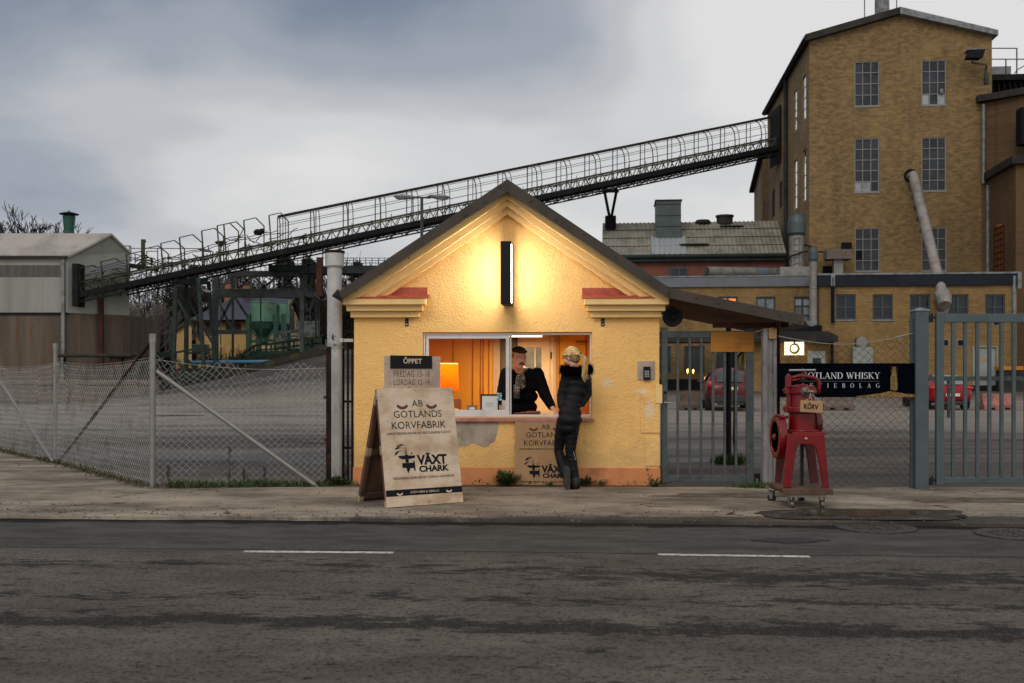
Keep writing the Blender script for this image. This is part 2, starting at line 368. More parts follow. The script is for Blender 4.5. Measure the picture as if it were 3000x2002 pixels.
# background
A('hall_sheet', (.27,.275,.245), .6, c2=(.22,.225,.19), sc=.8, lo=.4, hi=.7, c3=(.20,.20,.15), sc3=1.6, lo3=.6, hi3=.75, streak=.12, var=.08)
A('hall_roof', (.36,.33,.30), .8, c2=(.25,.235,.21), sc=.55, lo=.42, hi=.62, c3=(.34,.26,.23), sc3=1.2, lo3=.55, hi3=.7, var=.1)
A('hall_concrete', (.085,.066,.046), .9, c2=(.13,.10,.072), sc=1.2, lo=.4, hi=.65, c3=(.13,.055,.025), sc3=2.6, lo3=.55, hi3=.66, streak=.12, var=.15)
A('hall_window', (.05,.048,.04), .5, c2=(.085,.08,.065), sc=4, streak=.1)
A('green_paint', (.005,.075,.045), .45, c2=(.004,.05,.035), sc=3)
A('hopper_green', (.13,.28,.185), .6, c2=(.10,.22,.145), sc=1, c3=(.12,.045,.02), sc3=2, lo3=.60, hi3=.66, var=.1)
A('hopper_dark', (.014,.085,.055), .6, c2=(.02,.055,.035), sc=2)
A('rail_green', (.008,.042,.026), .7, c2=(.02,.036,.022), sc=2)
A('panel_green', (.20,.26,.21), .6, c2=(.10,.09,.07), sc=3, lo=.48, hi=.6)
A('steel_dark', (.009,.010,.010), .8, spec=.15, c2=(.018,.017,.013), sc=2, lo=.5, hi=.65)
A('steel_mossy', (.062,.066,.036), .8, spec=.15, c2=(.018,.018,.012), sc=2, lo=.45, hi=.6)
A('steel_grey', (.065,.075,.072), .7, spec=.2, c2=(.035,.04,.037), sc=1.5)
A('steel_green', (.024,.038,.034), .7, spec=.2, c2=(.018,.024,.022), sc=1.5)
A('corrugated', (.25,.235,.20), .85, c2=(.17,.16,.12), sc=1.3, lo=.42, hi=.62, c3=(.09,.09,.06), sc3=2.5, lo3=.58, hi3=.7, streak=.4, var=.12)
A('corrugated_new', (.33,.36,.37), .5, .2, var=.1)
A('pink_render', (.19,.065,.045), .9, c2=(.14,.05,.035), sc=1, var=.08)
A('chimney_blue', (.055,.075,.08), .6, c2=(.045,.06,.062), sc=1.5)
A('fascia_light', (.15,.165,.19), .55, c2=(.125,.135,.15), sc=1, var=.05)
A('fascia_dark', (.014,.020,.032), .6, spec=.2, c2=(.011,.014,.022), sc=1)
A('coping', (.20,.22,.225), .6, c2=(.11,.115,.11), sc=3)
A('window_blue', (.030,.050,.065), .6); A('window_white', (.20,.20,.195), .6)
A('duct', (.24,.225,.205), .5, .2, c2=(.17,.16,.145), sc=1.5); A('duct_blue', (.14,.17,.21), .5)
A('cowl', (.06,.075,.082), .5, .2)
A('pipe_pale', (.30,.27,.245), .5, .2, c2=(.20,.18,.16), sc=1.8, c3=(.15,.12,.10), sc3=5, lo3=.6, hi3=.68)
A('roof_dark', (.024,.022,.021), .8, spec=.2, c2=(.042,.038,.032), sc=1); A('roof_black', (.006,.007,.009), .8, spec=.15)
A('door_pale', (.26,.29,.26), .6, c2=(.22,.25,.22), sc=1.5)
A('concrete_old', (.13,.10,.085), .9, c2=(.14,.10,.085), sc=3, c3=(.30,.26,.22), sc3=8, bump=.3, bsc=20, bd=.02)
A('barrier_pink', (.36,.15,.12), .9, c2=(.24,.10,.085), sc=3, c3=(.36,.30,.27), sc3=9, bump=.3, bsc=20, bd=.02)
A('barrier_dark', (.12,.075,.06), .9, c2=(.07,.05,.04), sc=3, bump=.3, bsc=20, bd=.02)
A('car_maroon', (.095,.006,.008), .3, spec=.3, coat=.15, var=.05); A('car_red', (.26,.006,.009), .3, spec=.3, coat=.15, var=.05)
A('car_glass', (.03,.04,.04), .08, spec=.8); A('car_glass_green', (.17,.21,.19), .15, spec=.6)
A('tyre', (.012,.012,.012), .8); A('plastic', (.02,.02,.02), .6); A('tail_light', (.45,.015,.012), .2); A('plate', (.6,.62,.62), .5); A('rim', (.3,.3,.3), .35, .8)
A('house_yellow', (.46,.30,.115), .85, c2=(.38,.245,.09), sc=1); A('house_pale', (.50,.40,.20), .85)
A('roof_blue', (.014,.017,.032), .5, c2=(.02,.024,.04), sc=1); A('trim_dark', (.03,.022,.018), .7)
A('chimney_brick', (.28,.11,.06), .9); A('orange_glow', (.9,.3,.02), .6, emis=(1,.25,.02), est=2.2); A('lit_orange', (.8,.25,.05), .6, emis=(1,.26,.07), est=.75)
A('candle', (.9,.6,.2), .6, emis=(1,.42,.08), est=14)
A('sign_lit', (.9,.85,.7), .5, emis=(1,.80,.47), est=1.9); A('sign_gold', (.35,.22,.02), .6)
A('bark', (.055,.045,.036), .9, c2=(.035,.03,.024), sc=6); A('bark_far', (.032,.027,.023), .95, spec=.1); A('bark_pale', (.16,.145,.125), .9)
A('needles', (.014,.020,.013), .9, c2=(.025,.028,.018), sc=.5); A('brush', (.026,.021,.016), .95, spec=.1, c2=(.016,.014,.011), sc=.3, lo=.4, hi=.6)
A('blue_pipe', (.06,.22,.36), .5); A('red_wall', (.13,.07,.055), .9, c2=(.09,.05,.04), sc=1)
A('moss', (.032,.036,.012), .95, c2=(.018,.018,.010), sc=1.4)
A('leaf', (.045,.095,.018), .7, c2=(.03,.06,.012), sc=25); A('leaf_dry', (.13,.075,.03), .85, c2=(.07,.04,.02), sc=30); A('stem_dry', (.05,.035,.025), .9)
A('leaf_olive', (.07,.075,.02), .8, c2=(.04,.045,.015), sc=25)
A('skin', (.74,.38,.27), .55, var=.06); A('coat_black', (.005,.005,.006), .9, spec=.08, bump=.3, bsc=40, bd=.004)
A('suit_black', (.007,.008,.009), .55, c2=(.004,.004,.005), sc=6, bump=1, bsc=30, bd=.012, spec=.2); A('fur_black', (.003,.003,.003), 1, spec=.03)
A('hair_blond', (.78,.52,.20), .45, c2=(.34,.20,.08), sc=30, lo=.4, hi=.65, streak=.4); A('hair_dark', (.16,.09,.06), .7)
A('cap_tweed', (.045,.038,.028), .95, spec=.05, c2=(.022,.02,.016), sc=22); A('scarf', (.12,.105,.075), .9, c2=(.03,.03,.028), sc=14, lo=.5, hi=.55, c3=(.42,.38,.33), sc3=19, lo3=.57, hi3=.6)
A('scarf_white', (.5,.46,.42), .9); A('scarf_rust', (.25,.09,.05), .9); A('gold_wire', (.35,.22,.10), .3, .8); A('boot', (.02,.02,.02), .7, bump=.5, bsc=60)
A('sausage', (.22,.07,.035), .45, c2=(.14,.04,.02), sc=20)
M['brick_tower'] = brick('tower_brick', (.295,.19,.072), (.195,.12,.044), (.14,.10,.055), var=.55)
M['brick_low'] = brick('low_brick', (.30,.185,.062), (.22,.128,.04), (.12,.085,.045), var=.32, dlo=.55, dhi=.8, seed=3)
M['brick_annex'] = brick('annex_brick', (.135,.072,.027), (.10,.05,.019), (.06,.038,.02), var=.3, seed=5)

def shade_mat():
    m, b = newmat('translucent_shade'); t = N('ShaderNodeBsdfTranslucent'); t.inputs[0].default_value = (.95, .50, .07, 1)
    b.inputs['Base Color'].default_value = (.6, .24, .02, 1); b.inputs['Roughness'].default_value = .95; b.inputs['Specular IOR Level'].default_value = .05
    x = N('ShaderNodeMixShader'); x.inputs[0].default_value = .7; o = [n for n in nt.nodes if n.type == 'OUTPUT_MATERIAL'][0]
    L(b.outputs[0], x.inputs[1]); L(t.outputs[0], x.inputs[2]); L(x.outputs[0], o.inputs[0]); return m
M['lamp_shade'] = shade_mat()
A('hair_root', (.34,.205,.085), .6, c2=(.22,.13,.06), sc=40)
A('boot_sole', (.055,.05,.043), .85, c2=(.03,.028,.025), sc=40)
A('lattice_green', (.13,.135,.09), .75, spec=.2, c2=(.05,.052,.034), sc=1.5)
# ================================================================ THE GROUND
def sst(a, b, x):
    t = max(0, min(1, (x-a)/(b-a))); return t*t*(3-2*t)
RD = Frame(0, 9.62, -3.5)                # the kerb line: road on the -y side, pavement on the +y side
def yard_h(x, y):
    h = max(0, min(2.9, (x+21.6)*.24))*(sst(41, 63, y)*.75+.25*max(0, min(1, (y-44)/18)))*(1-sst(-8, 2, x))*(1-sst(63.2, 69, y))
    if h > .05: h += .05*mnoise.noise(V3((x*.5, y*.35, 0)))
    h += .55*sst(41, 54, y)*sst(-4, 6, x)
    return h + .012*math.sin(x*1.3+y*.6)*sst(14, 18, y)
def road_mat():
    m, b = newmat('road_asphalt'); v = coords()
    s_ = N('ShaderNodeSeparateXYZ'); L(v, s_.inputs[0]); x_, y_ = s_.outputs[0], s_.outputs[1]
    st = coords((1.1, 3.0, 1)); 
    wob = mth('ADD', y_, mth('MULTIPLY', mth('SUBTRACT', noise(coords((.5,.5,1)), 1, 3), .5), .35))
    def band(y0, wd, amp=1):
        return mth('MULTIPLY', mth('EXPONENT', mth('MULTIPLY', mth('POWER', mth('DIVIDE', mth('SUBTRACT', wob, y0), wd), 2.0), -1.0)), amp)
    right = step(x_, -1.5, 1.6)
    bs = mth('ADD', band(-3.95, .17, .62), mth('ADD', mth('MULTIPLY', band(-2.48, .3, .55), right), mth('ADD', band(-3.3, .13, .33), mth('MULTIPLY', band(-2.25, .2, .3), mth('SUBTRACT', 1.0, right)))))
    fl = mth('ADD', noise(st, 2.2, 10, .75), mth('MULTIPLY', noise(coords((1.3,3,1)), 8, 8, .9), .62))
    dark = step(mth('ADD', mth('MULTIPLY', bs, .75), mth('MULTIPLY', mth('SUBTRACT', fl, .80), 2.4)), .24, .31)
    dark = mth('MULTIPLY', dark, .82)
    grit = noise(v, 38, 4, .8); grit2 = noise(v, 95, 3, .7)
    base = mixc(step(noise(coords((.6,1.2,1)), 1.3, 7, .75), .34, .68), (.090, .077, .066), (.158, .136, .115))
    base = mixc(dark, base, (.012, .013, .013))
    base = mixc(mth('MULTIPLY', step(grit2, .55, .66), .8), base, (.17, .15, .13))
    base = mixc(mth('MULTIPLY', step(grit, .50, .62), .75), base, (.016, .015, .014))
    smooth_ = mixc(step(noise(coords((.6,1.8,1)), 2, 9, .8), .36, .64), (.050, .048, .045), (.105, .098, .090))
    smooth_ = mixc(mth('MULTIPLY', step(grit2, .52, .68), .6), smooth_, (.115, .11, .10))
    smooth_ = mixc(mth('MULTIPLY', step(grit, .52, .66), .6), smooth_, (.022, .022, .021))
    lane = step(mth('ADD', y_, mth('MULTIPLY', mth('SUBTRACT', noise(v, 1.1, 7, .75), .5), .9)), -1.95, -1.35)
    c = mixc(lane, base, smooth_)
    edge = step(mth('ADD', y_, mth('MULTIPLY', mth('SUBTRACT', noise(coords((.6,1.6,1)), 3.2, 8, .8), .5), .75)), -.26, -.16)
    c = mixc(mth('MULTIPLY', edge, .9), c, (.010, .010, .010))
    seam = mth('LESS_THAN', mth('ABSOLUTE', mth('ADD', y_, mth('ADD', 1.60, mth('MULTIPLY', mth('SUBTRACT', noise(v, 1.5, 3), .5), .05)))), .016)
    c = mixc(mth('MULTIPLY', seam, .8), c, (.010, .010, .010))
    far = step(y_, -5.6, -7.5)
    L(c, b.inputs['Base Color'])
    rr = N('ShaderNodeMapRange'); rr.inputs[3].default_value = .8; rr.inputs[4].default_value = .98; b.inputs['Specular IOR Level'].default_value = .10; L(noise(coords((.4,1.2,1)), 1.1, 5), rr.inputs[0]); L(rr.outputs[0], b.inputs['Roughness'])
    h = mth('ADD', mth('MULTIPLY', grit, 1.0), mth('MULTIPLY', grit2, .5)); bumpn(b, h, .75, .012)
    return m
def pave_mat():
    m, b = newmat('pavement_concrete'); v = coords()
    s_ = N('ShaderNodeSeparateXYZ'); L(v, s_.inputs[0]); y_ = s_.outputs[1]
    c = mixc(step(noise(coords((.7,1.3,1)), .9, 8, .7), .34, .66), (.12, .10, .077), (.37, .31, .238))
    c = mixc(mth('MULTIPLY', step(noise(coords((.5,1.4,1)), 1.7, 8, .75), .52, .66), .6), c, (.075, .067, .058))
    c = mixc(mth('MULTIPLY', step(noise(v, 120, 3, .7), .55, .7), .5), c, (.07, .06, .05))
    vo = N('ShaderNodeTexVoronoi'); vo.feature = 'DISTANCE_TO_EDGE'; vo.inputs['Scale'].default_value = .55
    dv = N('ShaderNodeVectorMath', operation='ADD'); L(v, dv.inputs[0])
    nz = N('ShaderNodeTexNoise'); nz.inputs['Scale'].default_value = 1.6; nz.inputs['Detail'].default_value = 6; L(v, nz.inputs['Vector'])
    sc_ = N('ShaderNodeVectorMath', operation='SCALE'); sc_.inputs[3].default_value = .8; L(nz.outputs[1], sc_.inputs[0]); L(sc_.outputs[0], dv.inputs[1]); L(dv.outputs[0], vo.inputs['Vector'])
    crack = mth('MULTIPLY', mth('LESS_THAN', vo.outputs[0], .008), step(noise(v, .8, 3), .52, .6))
    c = mixc(crack, c, (.025, .023, .02))
    # damp dark soil swept along the kerb
    e = step(mth('ADD', y_, mth('MULTIPLY', mth('SUBTRACT', noise(v, 2.4, 8, .75), .5), .55)), .20, .03)
    c = mixc(mth('MULTIPLY', e, .85), c, (.038, .035, .031))
    g = step(mth('SUBTRACT', noise(coords((.35,.8,1)), 1.5, 5, .6), mth('MULTIPLY', s_.outputs[0], .0)), .60, .5)
    L(c, b.inputs['Base Color']); b.inputs['Roughness'].default_value = .95; b.inputs['Specular IOR Level'].default_value = .15
    bumpn(b, mth('ADD', noise(v, 70, 4, .7), mth('MULTIPLY', noise(v, 4, 4), 1.2)), .4, .008)
    return m
def yard_mat():
    m, b = newmat('yard_asphalt'); v = coords(world=True)
    s_ = N('ShaderNodeSeparateXYZ'); L(v, s_.inputs[0])
    st = coords((.13, .5, 1), world=True)
    c = mixc(step(noise(st, 1.0, 7, .65), .36, .66), (.026, .0215, .017), (.115, .092, .073))
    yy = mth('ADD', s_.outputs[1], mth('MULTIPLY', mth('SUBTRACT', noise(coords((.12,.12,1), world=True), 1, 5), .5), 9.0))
    sky_sheen = mth('MULTIPLY', step(yy, 21, 31), mth('SUBTRACT', 1.0, step(yy, 44, 53)))
    c = mixc(mth('MULTIPLY', sky_sheen, .58), c, (.34, .295, .25))  # pale band: grazing sheen of the sky put into the base colour
    c = mixc(mth('MULTIPLY', step(yy, 50, 55), .55), c, (.052, .046, .040))
    c = mixc(mth('MULTIPLY', step(yy, 50, 56), mth('MULTIPLY', step(noise(coords((.25,.2,.6), world=True), 1.0, 7, .7), .44, .6), .8)), c, (.030, .027, .024))
    c = mixc(mth('MULTIPLY', step(noise(coords((.10,.40,1), world=True), 1.2, 8, .75), .50, .66), .7), c, (.034, .030, .026))
    c = mixc(mth('MULTIPLY', step(noise(v, 45, 3, .7), .55, .72), .35), c, (.04, .038, .035))
    seam = mth('LESS_THAN', mth('ABSOLUTE', mth('ADD', mth('FRACT', mth('ADD', mth('MULTIPLY', s_.outputs[1], .21), mth('MULTIPLY', noise(coords((.15,.15,1), world=True), 1, 4), .25))), -.5)), .006)
    c = mixc(mth('MULTIPLY', seam, .35), c, (.03, .028, .026))
    L(c, b.inputs['Base Color'])
    wet = step(noise(coords((.06,.30,1), world=True), 1.3, 6, .6), .42, .62)
    r_ = N('ShaderNodeMapRange'); r_.inputs[3].default_value = .75; r_.inputs[4].default_value = .42; b.inputs['Specular IOR Level'].default_value = .28; L(wet, r_.inputs[0]); L(r_.outputs[0], b.inputs['Roughness'])
    bumpn(b, mth('ADD', noise(v, 25, 5, .7), noise(v, 1.5, 3)), .25, .012)
    return m
g = MB(); g.grid(lambda u, t: V3((-900+1800*u, -40+1500*t, -.12)), 24, 20)
A('earth', (.06,.05,.035), .95, c2=(.035,.035,.02), sc=.2); g.build('ground', M['earth'], kind='structure')
g = MB()
ys = [11.3+i*.35 for i in range(30)]; y_ = ys[-1]
while y_ < 62: y_ += .75; ys.append(y_)
while y_ < 170: y_ += 4; ys.append(y_)
xs = [-95+i*.9 for i in range(212)]
nx = len(xs)
def edge_y(x):                            # where yard and pavement meet, under the fences
    return 12.35 if x > -4.2 else 12.35 + (-4.2-x)*1.30
g.v = [(x, max(yy, 0) if j else yy, yard_h(x, yy)) for j, yy in enumerate(ys) for x in xs]
g.f = [(j*nx+i, j*nx+i+1, (j+1)*nx+i+1, (j+1)*nx+i) for j in range(len(ys)-1) for i in range(nx-1)]; g.m = [0]*len(g.f)
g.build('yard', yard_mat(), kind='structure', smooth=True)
# pavement: a sheet between kerb and fence line, with a small step down to the road
g = MB(); n_ = 260
top = []; bot = []
for i in range(n_+1):
    x = -26 + 52*i/n_
    k = RD.w(x, .0 + .018*math.sin(x*2.1) + .07*mnoise.noise(V3((x*1.3,5,1))) + .05*mnoise.noise(V3((x*4.7,2,1))), 0)
    yy = edge_y(k.x) if k.x > -13 else 12.35+8.8*1.3
    top.append((k.x, k.y)); bot.append((k.x, yy))
g.v = [(p[0], p[1], -.045) for p in top] + [(p[0], p[1], .0) for p in top] + [(p[0], p[1]+.05, .008) for p in top] + [(q[0], (p[1]+q[1])/2, .016) for p, q in zip(top, bot)] + [(q[0], q[1], .008) for q in bot] + [(q[0], q[1]+.06, -.04) for q in bot]
g.f = [(r*(n_+1)+i, r*(n_+1)+i+1, (r+1)*(n_+1)+i+1, (r+1)*(n_+1)+i) for r in range(5) for i in range(n_)]; g.m = [0]*len(g.f)
o = g.build('pavement', pave_mat(), kind='structure')
o.data.transform(Matrix.Translation((0, -9.62, 0))); o.location = (0, 9.62, 0)
g = MB(); g.grid(lambda u, t: V3((-60+120*u, -16+16.02*t, -.03 - .02*(1-t))), 12, 8)
road = g.build('road', road_mat(), kind='structure'); road.location = (0, 9.62, 0); road.rotation_euler.z = R(-3.5)
A('road_paint', (.60,.58,.52), .7, c2=(.42,.40,.36), sc=14, c3=(.10,.10,.095), sc3=30, lo3=.52, hi3=.60)
def yard_pt(vx, vy, z=0):
    k = FPX*(CAMZ-z)/((vy-862)*1.2766); return V3(((vx*1.2766-1500)*k/FPX, k, z))
for a_, b_ in ((V_(560,1268,1), V_(903,1271,1)), (V_(1510,1275,1), V_(1858,1280,1))):
    p = V3((a_.x, 1, a_.z-CAMZ)) * (1.336/(CAMZ-a_.z)); q = V3((b_.x, 1, b_.z-CAMZ)) * (1.336/(CAMZ-b_.z))
    p.z = q.z = 0; d = (q-p).normalized(); nrm = V3((-d.y, d.x, 0)); g = MB(); pts = []
    for i in range(41):
        pts.append(p + (q-p)*i/40 - nrm*(.040+.003*rnd.random()))
    top_ = [p + (q-p)*i/40 + nrm*(.040+.003*rnd.random()) for i in range(41)]
    g.v = [(t.x, t.y, -.0335) for t in pts] + [(t.x, t.y, -.0335) for t in top_]
    g.v = [(v[0], v[1], -.028) for v in g.v]
    g.f = [(i, i+1, 42+i, 41+i) for i in range(40)]; g.m = [0]*40
    g.build('road_marking', M['road_paint'], kind='structure')
# puddle, damp soil and drain covers by the trolley
def blob_sheet(name, c, rx, ry, z, m, kind='structure', seed=0, amp=.25, clip=False):
    g = MB(); pts = []
    for i in range(72):
        t = 2*math.pi*i/72; k = 1 + amp*(mnoise.noise(V3((math.cos(t)*1.7+seed, math.sin(t)*1.7, seed)))*1.6 + .5*mnoise.noise(V3((math.cos(t)*6, math.sin(t)*6, seed))))
        p_ = (c.x+rx*k*math.cos(t), c.y+ry*k*math.sin(t), z)
        if clip: p_ = (p_[0], max(p_[1], RD.w(p_[0], .06, 0).y), z)
        pts.append(p_)
    g.v = [(c.x, c.y, z)] + pts; g.f = [(0, 1+i, 1+(i+1) % 72) for i in range(72)]; g.m = [0]*72
    return g.build(name, m, kind=kind)
A('damp_soil', (.040,.033,.026), .75, spec=.2, c2=(.11,.09,.068), sc=6, lo=.5, hi=.7, bump=.4, bsc=60, bd=.006)
A('damp_thin', (.15,.128,.10), .9, spec=.15, c2=(.085,.072,.056), sc=5, lo=.42, hi=.6, bump=.4, bsc=60, bd=.006)
A('puddle', (.028,.024,.019), .06, c2=(.05,.042,.03), sc=4, lo=.4, hi=.7, var=.1, spec=.6)
blob_sheet('damp_soil', yard_pt(1985, 1184), 1.0, .52, .0165, M['damp_soil'], seed=3, amp=.2, clip=True)
blob_sheet('damp_soil', yard_pt(1690, 1138), .75, .22, .0178, M['damp_thin'], seed=21, amp=.35)
blob_sheet('damp_soil', yard_pt(2270, 1150), .9, .25, .0178, M['damp_thin'], seed=27, amp=.35)
blob_sheet('puddle', yard_pt(1955, 1180), .58, .26, .0195, M['puddle'], seed=8, clip=True)
A('drain_iron', (.045,.04,.036), .55, .5, c2=(.09,.08,.07), sc=25, bump=.3)
def drain(c, r, z, label, name='manhole_cover'):
    t = thing(name, label, 'manhole cover', (c.x, c.y, z))
    g = MB(); g.lathe((0,0,0), [(r, -.02), (r, .004), (r-.035, .006), (r-.04, .002), (r-.05, .002)], 40); g.build('ring', M['drain_iron'], t)
    g = MB(); g.lathe((0,0,0), [(r-.052, -.02), (r-.052, .003), (.0, .003)], 40)
    k = .09
    i0 = int(r/k)
    for i in range(-i0, i0+1):
        for j in range(-i0, i0+1):
            if math.hypot(i*k, j*k) < r-.09: g.box(i*k-.028, j*k-.012, .003, i*k+.028, j*k+.012, .009)
    g.build('lid', M['drain_iron'], t)
pm = yard_pt(2010, 1211, -.03)
drain(pm, .34, -.022, 'round iron drain cover at the kerb below the puddle')
pm2 = yard_pt(2332, 1226, -.03)
drain(pm2, .33, -.022, 'round iron manhole cover in the asphalt at the right edge')
blob_sheet('tar_patch', yard_pt(1810, 1239, -.03), .30, .12, -.0262, mat('tar', (.014,.014,.015), .6), seed=5)
for vx, vy, rx, ry in ((400, 953, 1.0, .28), (600, 951, 1.2, .12), (728, 1017, .42, .10), (700, 952, 1.2, .1)):
    c = yard_pt(vx, vy); blob_sheet('puddle', c, rx, ry, yard_h(c.x, c.y)+.018, M['puddle'], seed=vx*.1)
# loose grit, leaves and stones on the pavement edge
g = MB(); r2 = random.Random(4)
for i in range(900):
    x = r2.uniform(-5.2, 5.0); k = RD.w(x, r2.gauss(.12, .22) if i % 3 else r2.uniform(-.1, 2.2), 0)
    s_ = r2.uniform(.003, .0085); g.ell((k.x, k.y, .016), (s_*1.4, s_, s_*.7), 5, 3)
g.build('grit', mat('grit', (.055,.05,.045), .9, c2=(.16,.14,.12), sc=3), kind='stuff')
g = MB(); g.ell((yard_pt(2208, 1191).x, yard_pt(2208, 1191).y, .03), (.05, .025, .02), 6, 4); g.build('stone', mat('dark_stone', (.03,.027,.024), .9), label='small dark stone lying on the pavement to the right of the puddle', cat='stone')

# ================================================================ FENCES AND GATES
def chain(mb, P0, P1, z0, z1fn, p=.042, st=.038, r=.0030, rag=0, seed=1, wave=.004):
    P0 = V3(P0); P1 = V3(P1); Ln = (P1-P0).length; d = (P1-P0)/Ln; n = int(Ln/p); rr = random.Random(seed)
    nrm = V3((-d.y, d.x, 0))
    for i in range(n):
        pts = []; zt = z1fn(i*p/Ln); zb = z0(i*p/Ln) if callable(z0) else z0
        m_ = int((zt-zb)/st); ho = rr.uniform(-.1, .1)*p
        for j in range(m_+1):
            u = (i + ((j + (i & 1)) & 1))*p + ho*.3
            k = j/max(1, m_); sg = 0
            if rag: sg = rag*math.sin(i*.31+seed)*max(0, (k-.75))*.35
            pts.append(P0 + d*min(u, Ln) + nrm*(wave*math.sin(i*.3+j*.25)+(.0015 if (j & 1) else -.0015)) + V3((0, 0, zb + (zt-zb)*k + sg)))
        if len(pts) > 1: mb.path(pts, r, 3, cap=False)
def gpt(vx, vy): return yard_pt(vx, vy)
A0 = gpt(350, 1120); A1 = gpt(127, 1062); A2 = V3((-9.3, 18.9, 0)); A3 = V3((-12.5, 22.5, 0)); AP = gpt(748, 1114)
fence = thing('chain_link_fence', 'galvanised chain link fence with round posts and slanting braces, left of the white pipe', 'fence', A0)
def fl(p): return V3(p) - A0
m_ = MB()
topf = lambda u: 1.60 + .02*math.sin(u*9) - .0*u
chain(m_, fl(A0), fl(AP), lambda u: .05+.03*math.sin(u*7), lambda u: 1.49 - .10*u - .06*math.sin(u*math.pi), rag=1, seed=2)
m_.build('front_mesh', M['wire'], fence)
m_ = MB(); chain(m_, fl(A1), fl(A0), lambda u: .03, lambda u: 1.50-.06*math.sin(u*math.pi), seed=3)
chain(m_, fl(A2), fl(A1), lambda u: .0, lambda u: 1.48-.05*math.sin(u*math.pi), seed=5)
chain(m_, fl(A3), fl(A2), lambda u: .0, lambda u: 1.48, seed=6)
m_.build('side_mesh', M['wire'], fence)
m_ = MB()
def sagw(a, b, za, zb, s, n=16):
    return [V3(a)*(1-i/n)+V3(b)*i/n+V3((0,0,za*(1-i/n)+zb*i/n - s*math.sin(math.pi*i/n))) for i in range(n+1)]
m_.path(sagw(fl(A0), fl(AP), 1.50, 1.40, .06), .003, 4); m_.path(sagw(fl(A1), fl(A0), 1.52, 1.52, .06), .003, 4)
m_.path(sagw(fl(A2), fl(A1), 1.5, 1.5, .05), .003, 4)
m_.build('top_wire', M['wire'], fence)
def fpost(p, h, r=.030):
    g = MB(); g.tube(p, V3(p)+V3((0,0,h)), r, 14); g.tube(V3(p)+V3((0,0,h-.09)), V3(p)+V3((0,0,h+.012)), r+.006, 14); g.tube(V3(p)+V3((0,0,1.40)), V3(p)+V3((0,0,1.43)), r+.004, 14)
    g.build('post', M['galv'], fence, smooth=False)
fpost(fl(A0)+V3((0,0,-.02)), 1.80, .034); fpost(fl(A1)+V3((0,0,-.02)), 1.80); fpost(fl(A2), 1.8); fpost(fl(A3), 1.8)
def brace(a, b, r=.025, m='galv'):
    g = MB(); g.tube(a, b, r, 10); g.build('brace', M[m], fence)
brace(fl(A0)+V3((.04,.02,1.36)), fl(gpt(728, 1117))+V3((0,.02,.0)))
brace(fl(A0)+V3((-.03,.05,1.70)), fl(A1)+V3((.05,.0,.02)), .02, 'rust_dark')
brace(fl(A2)+V3((.03,.0,1.40)), fl(A1)+V3((-.03,-.0,.02)))

# right-hand chain link panel between the flaking post and the gate post
PZ = 12.2
xr0 = V_(1786, 900, PZ).x; xr1 = V_(2097, 900, PZ).x
fr = thing('chain_link_fence', 'short rusty chain link panel with a sagging top wire behind the red machine', 'fence', (xr0, PZ, 0))
m_ = MB(); W_ = xr1-xr0
chain(m_, (0,0,0), (W_,0,0), lambda u: .06+.03*math.sin(u*11), lambda u: 1.75 - .10*math.sin(min(1, u*1.05)*math.pi), p=.052, st=.046, r=.0036, seed=9)
m_.build('mesh', M['wire_rusty'], fr)
m_ = MB(); m_.path(sagw((0,0,0), (W_,0,0), 1.765, 1.80, .11, 24), .0055, 4); m_.path([V3((W_-.22,-.004,1.745)), V3((W_,-.004,1.797))], .009, 6)
m_.build('top_wire', M['galv'], fr)
m_ = MB(); m_.box(-.006, .0, 0, .022, .012, 1.92); m_.box(-.006, .0, 0, .006, .045, 1.92)
for i in range(30): m_.box(.006, -.003, .1+i*.06, .014, .0, .12+i*.06)
m_.build('perforated_upright', M['rust_dark'], fr)
m_ = MB(); m_.box(W_-.035, -.005, 0, W_+.012, .04, 1.96); 
for i in range(8): m_.tube((W_-.015,-.012,.15+i*.24), (W_-.015,-.004,.15+i*.24), .008, 6)
m_.build('angle_upright', M['gate_blue'], fr, bevel=.002)

# square gate post with pyramid cap
px0, px1 = V_(2101.5, 0, 12.1).x, V_(2132, 0, 12.1).x; pw = px1-px0
gp = thing('gate_post', 'square blue-grey steel gate post with a pale pyramid cap', 'gate post', ((px0+px1)/2, 12.1+pw/2, 0))
g = MB(); g.box(-pw/2, -pw/2, -.05, pw/2, pw/2, 2.045); g.build('shaft', M['gate_blue'], gp, bevel=.008)
g = MB(); c_ = pw/2+.008
g.box(-c_, -c_, 2.046, c_, c_, 2.066); g.add([(-c_,-c_,2.066),(c_,-c_,2.066),(c_,c_,2.066),(-c_,c_,2.066),(0,0,2.092)], [(0,1,4),(1,2,4),(2,3,4),(3,0,4)])
g.build('cap', M['coping'], gp)
# the wide driveway gate, running out of the picture
gx = V_(2149.5, 0, 12.1).x; s1 = 12.1/FPX*1.2766
dg_ = thing('driveway_gate', 'wide blue-grey gate of square tubes with upright bars, hung on the square post', 'gate', (gx, 12.1, 0))
def gz(vy, Yd=12.1): return 1.3+(862-vy)*1.2766*Yd/FPX
g = MB(); wS = (2167-2149.5)*s1
g.box(0, 0, gz(1112), wS, .06, gz(714)); g.build('stile', M['gate_blue'], dg_, bevel=.005)
g = MB(); g.box(wS+.001, .004, gz(738), 4.2, .056, gz(718)); g.build('top_rail', M['gate_blue'], dg_, bevel=.005)
g = MB(); g.box(wS+.001, .004, gz(1108), 4.2, .056, gz(1094)); g.build('bottom_rail', M['gate_blue'], dg_, bevel=.005)
for i in range(27):
    xb = (2189.5-2149.5)*s1 + i*27.9*s1; g = MB(); g.box(xb-.019, .012, gz(1094)+.001, xb+.019, .048, gz(738)-.001); g.build('bar', M['gate_blue'], dg_, bevel=.003)
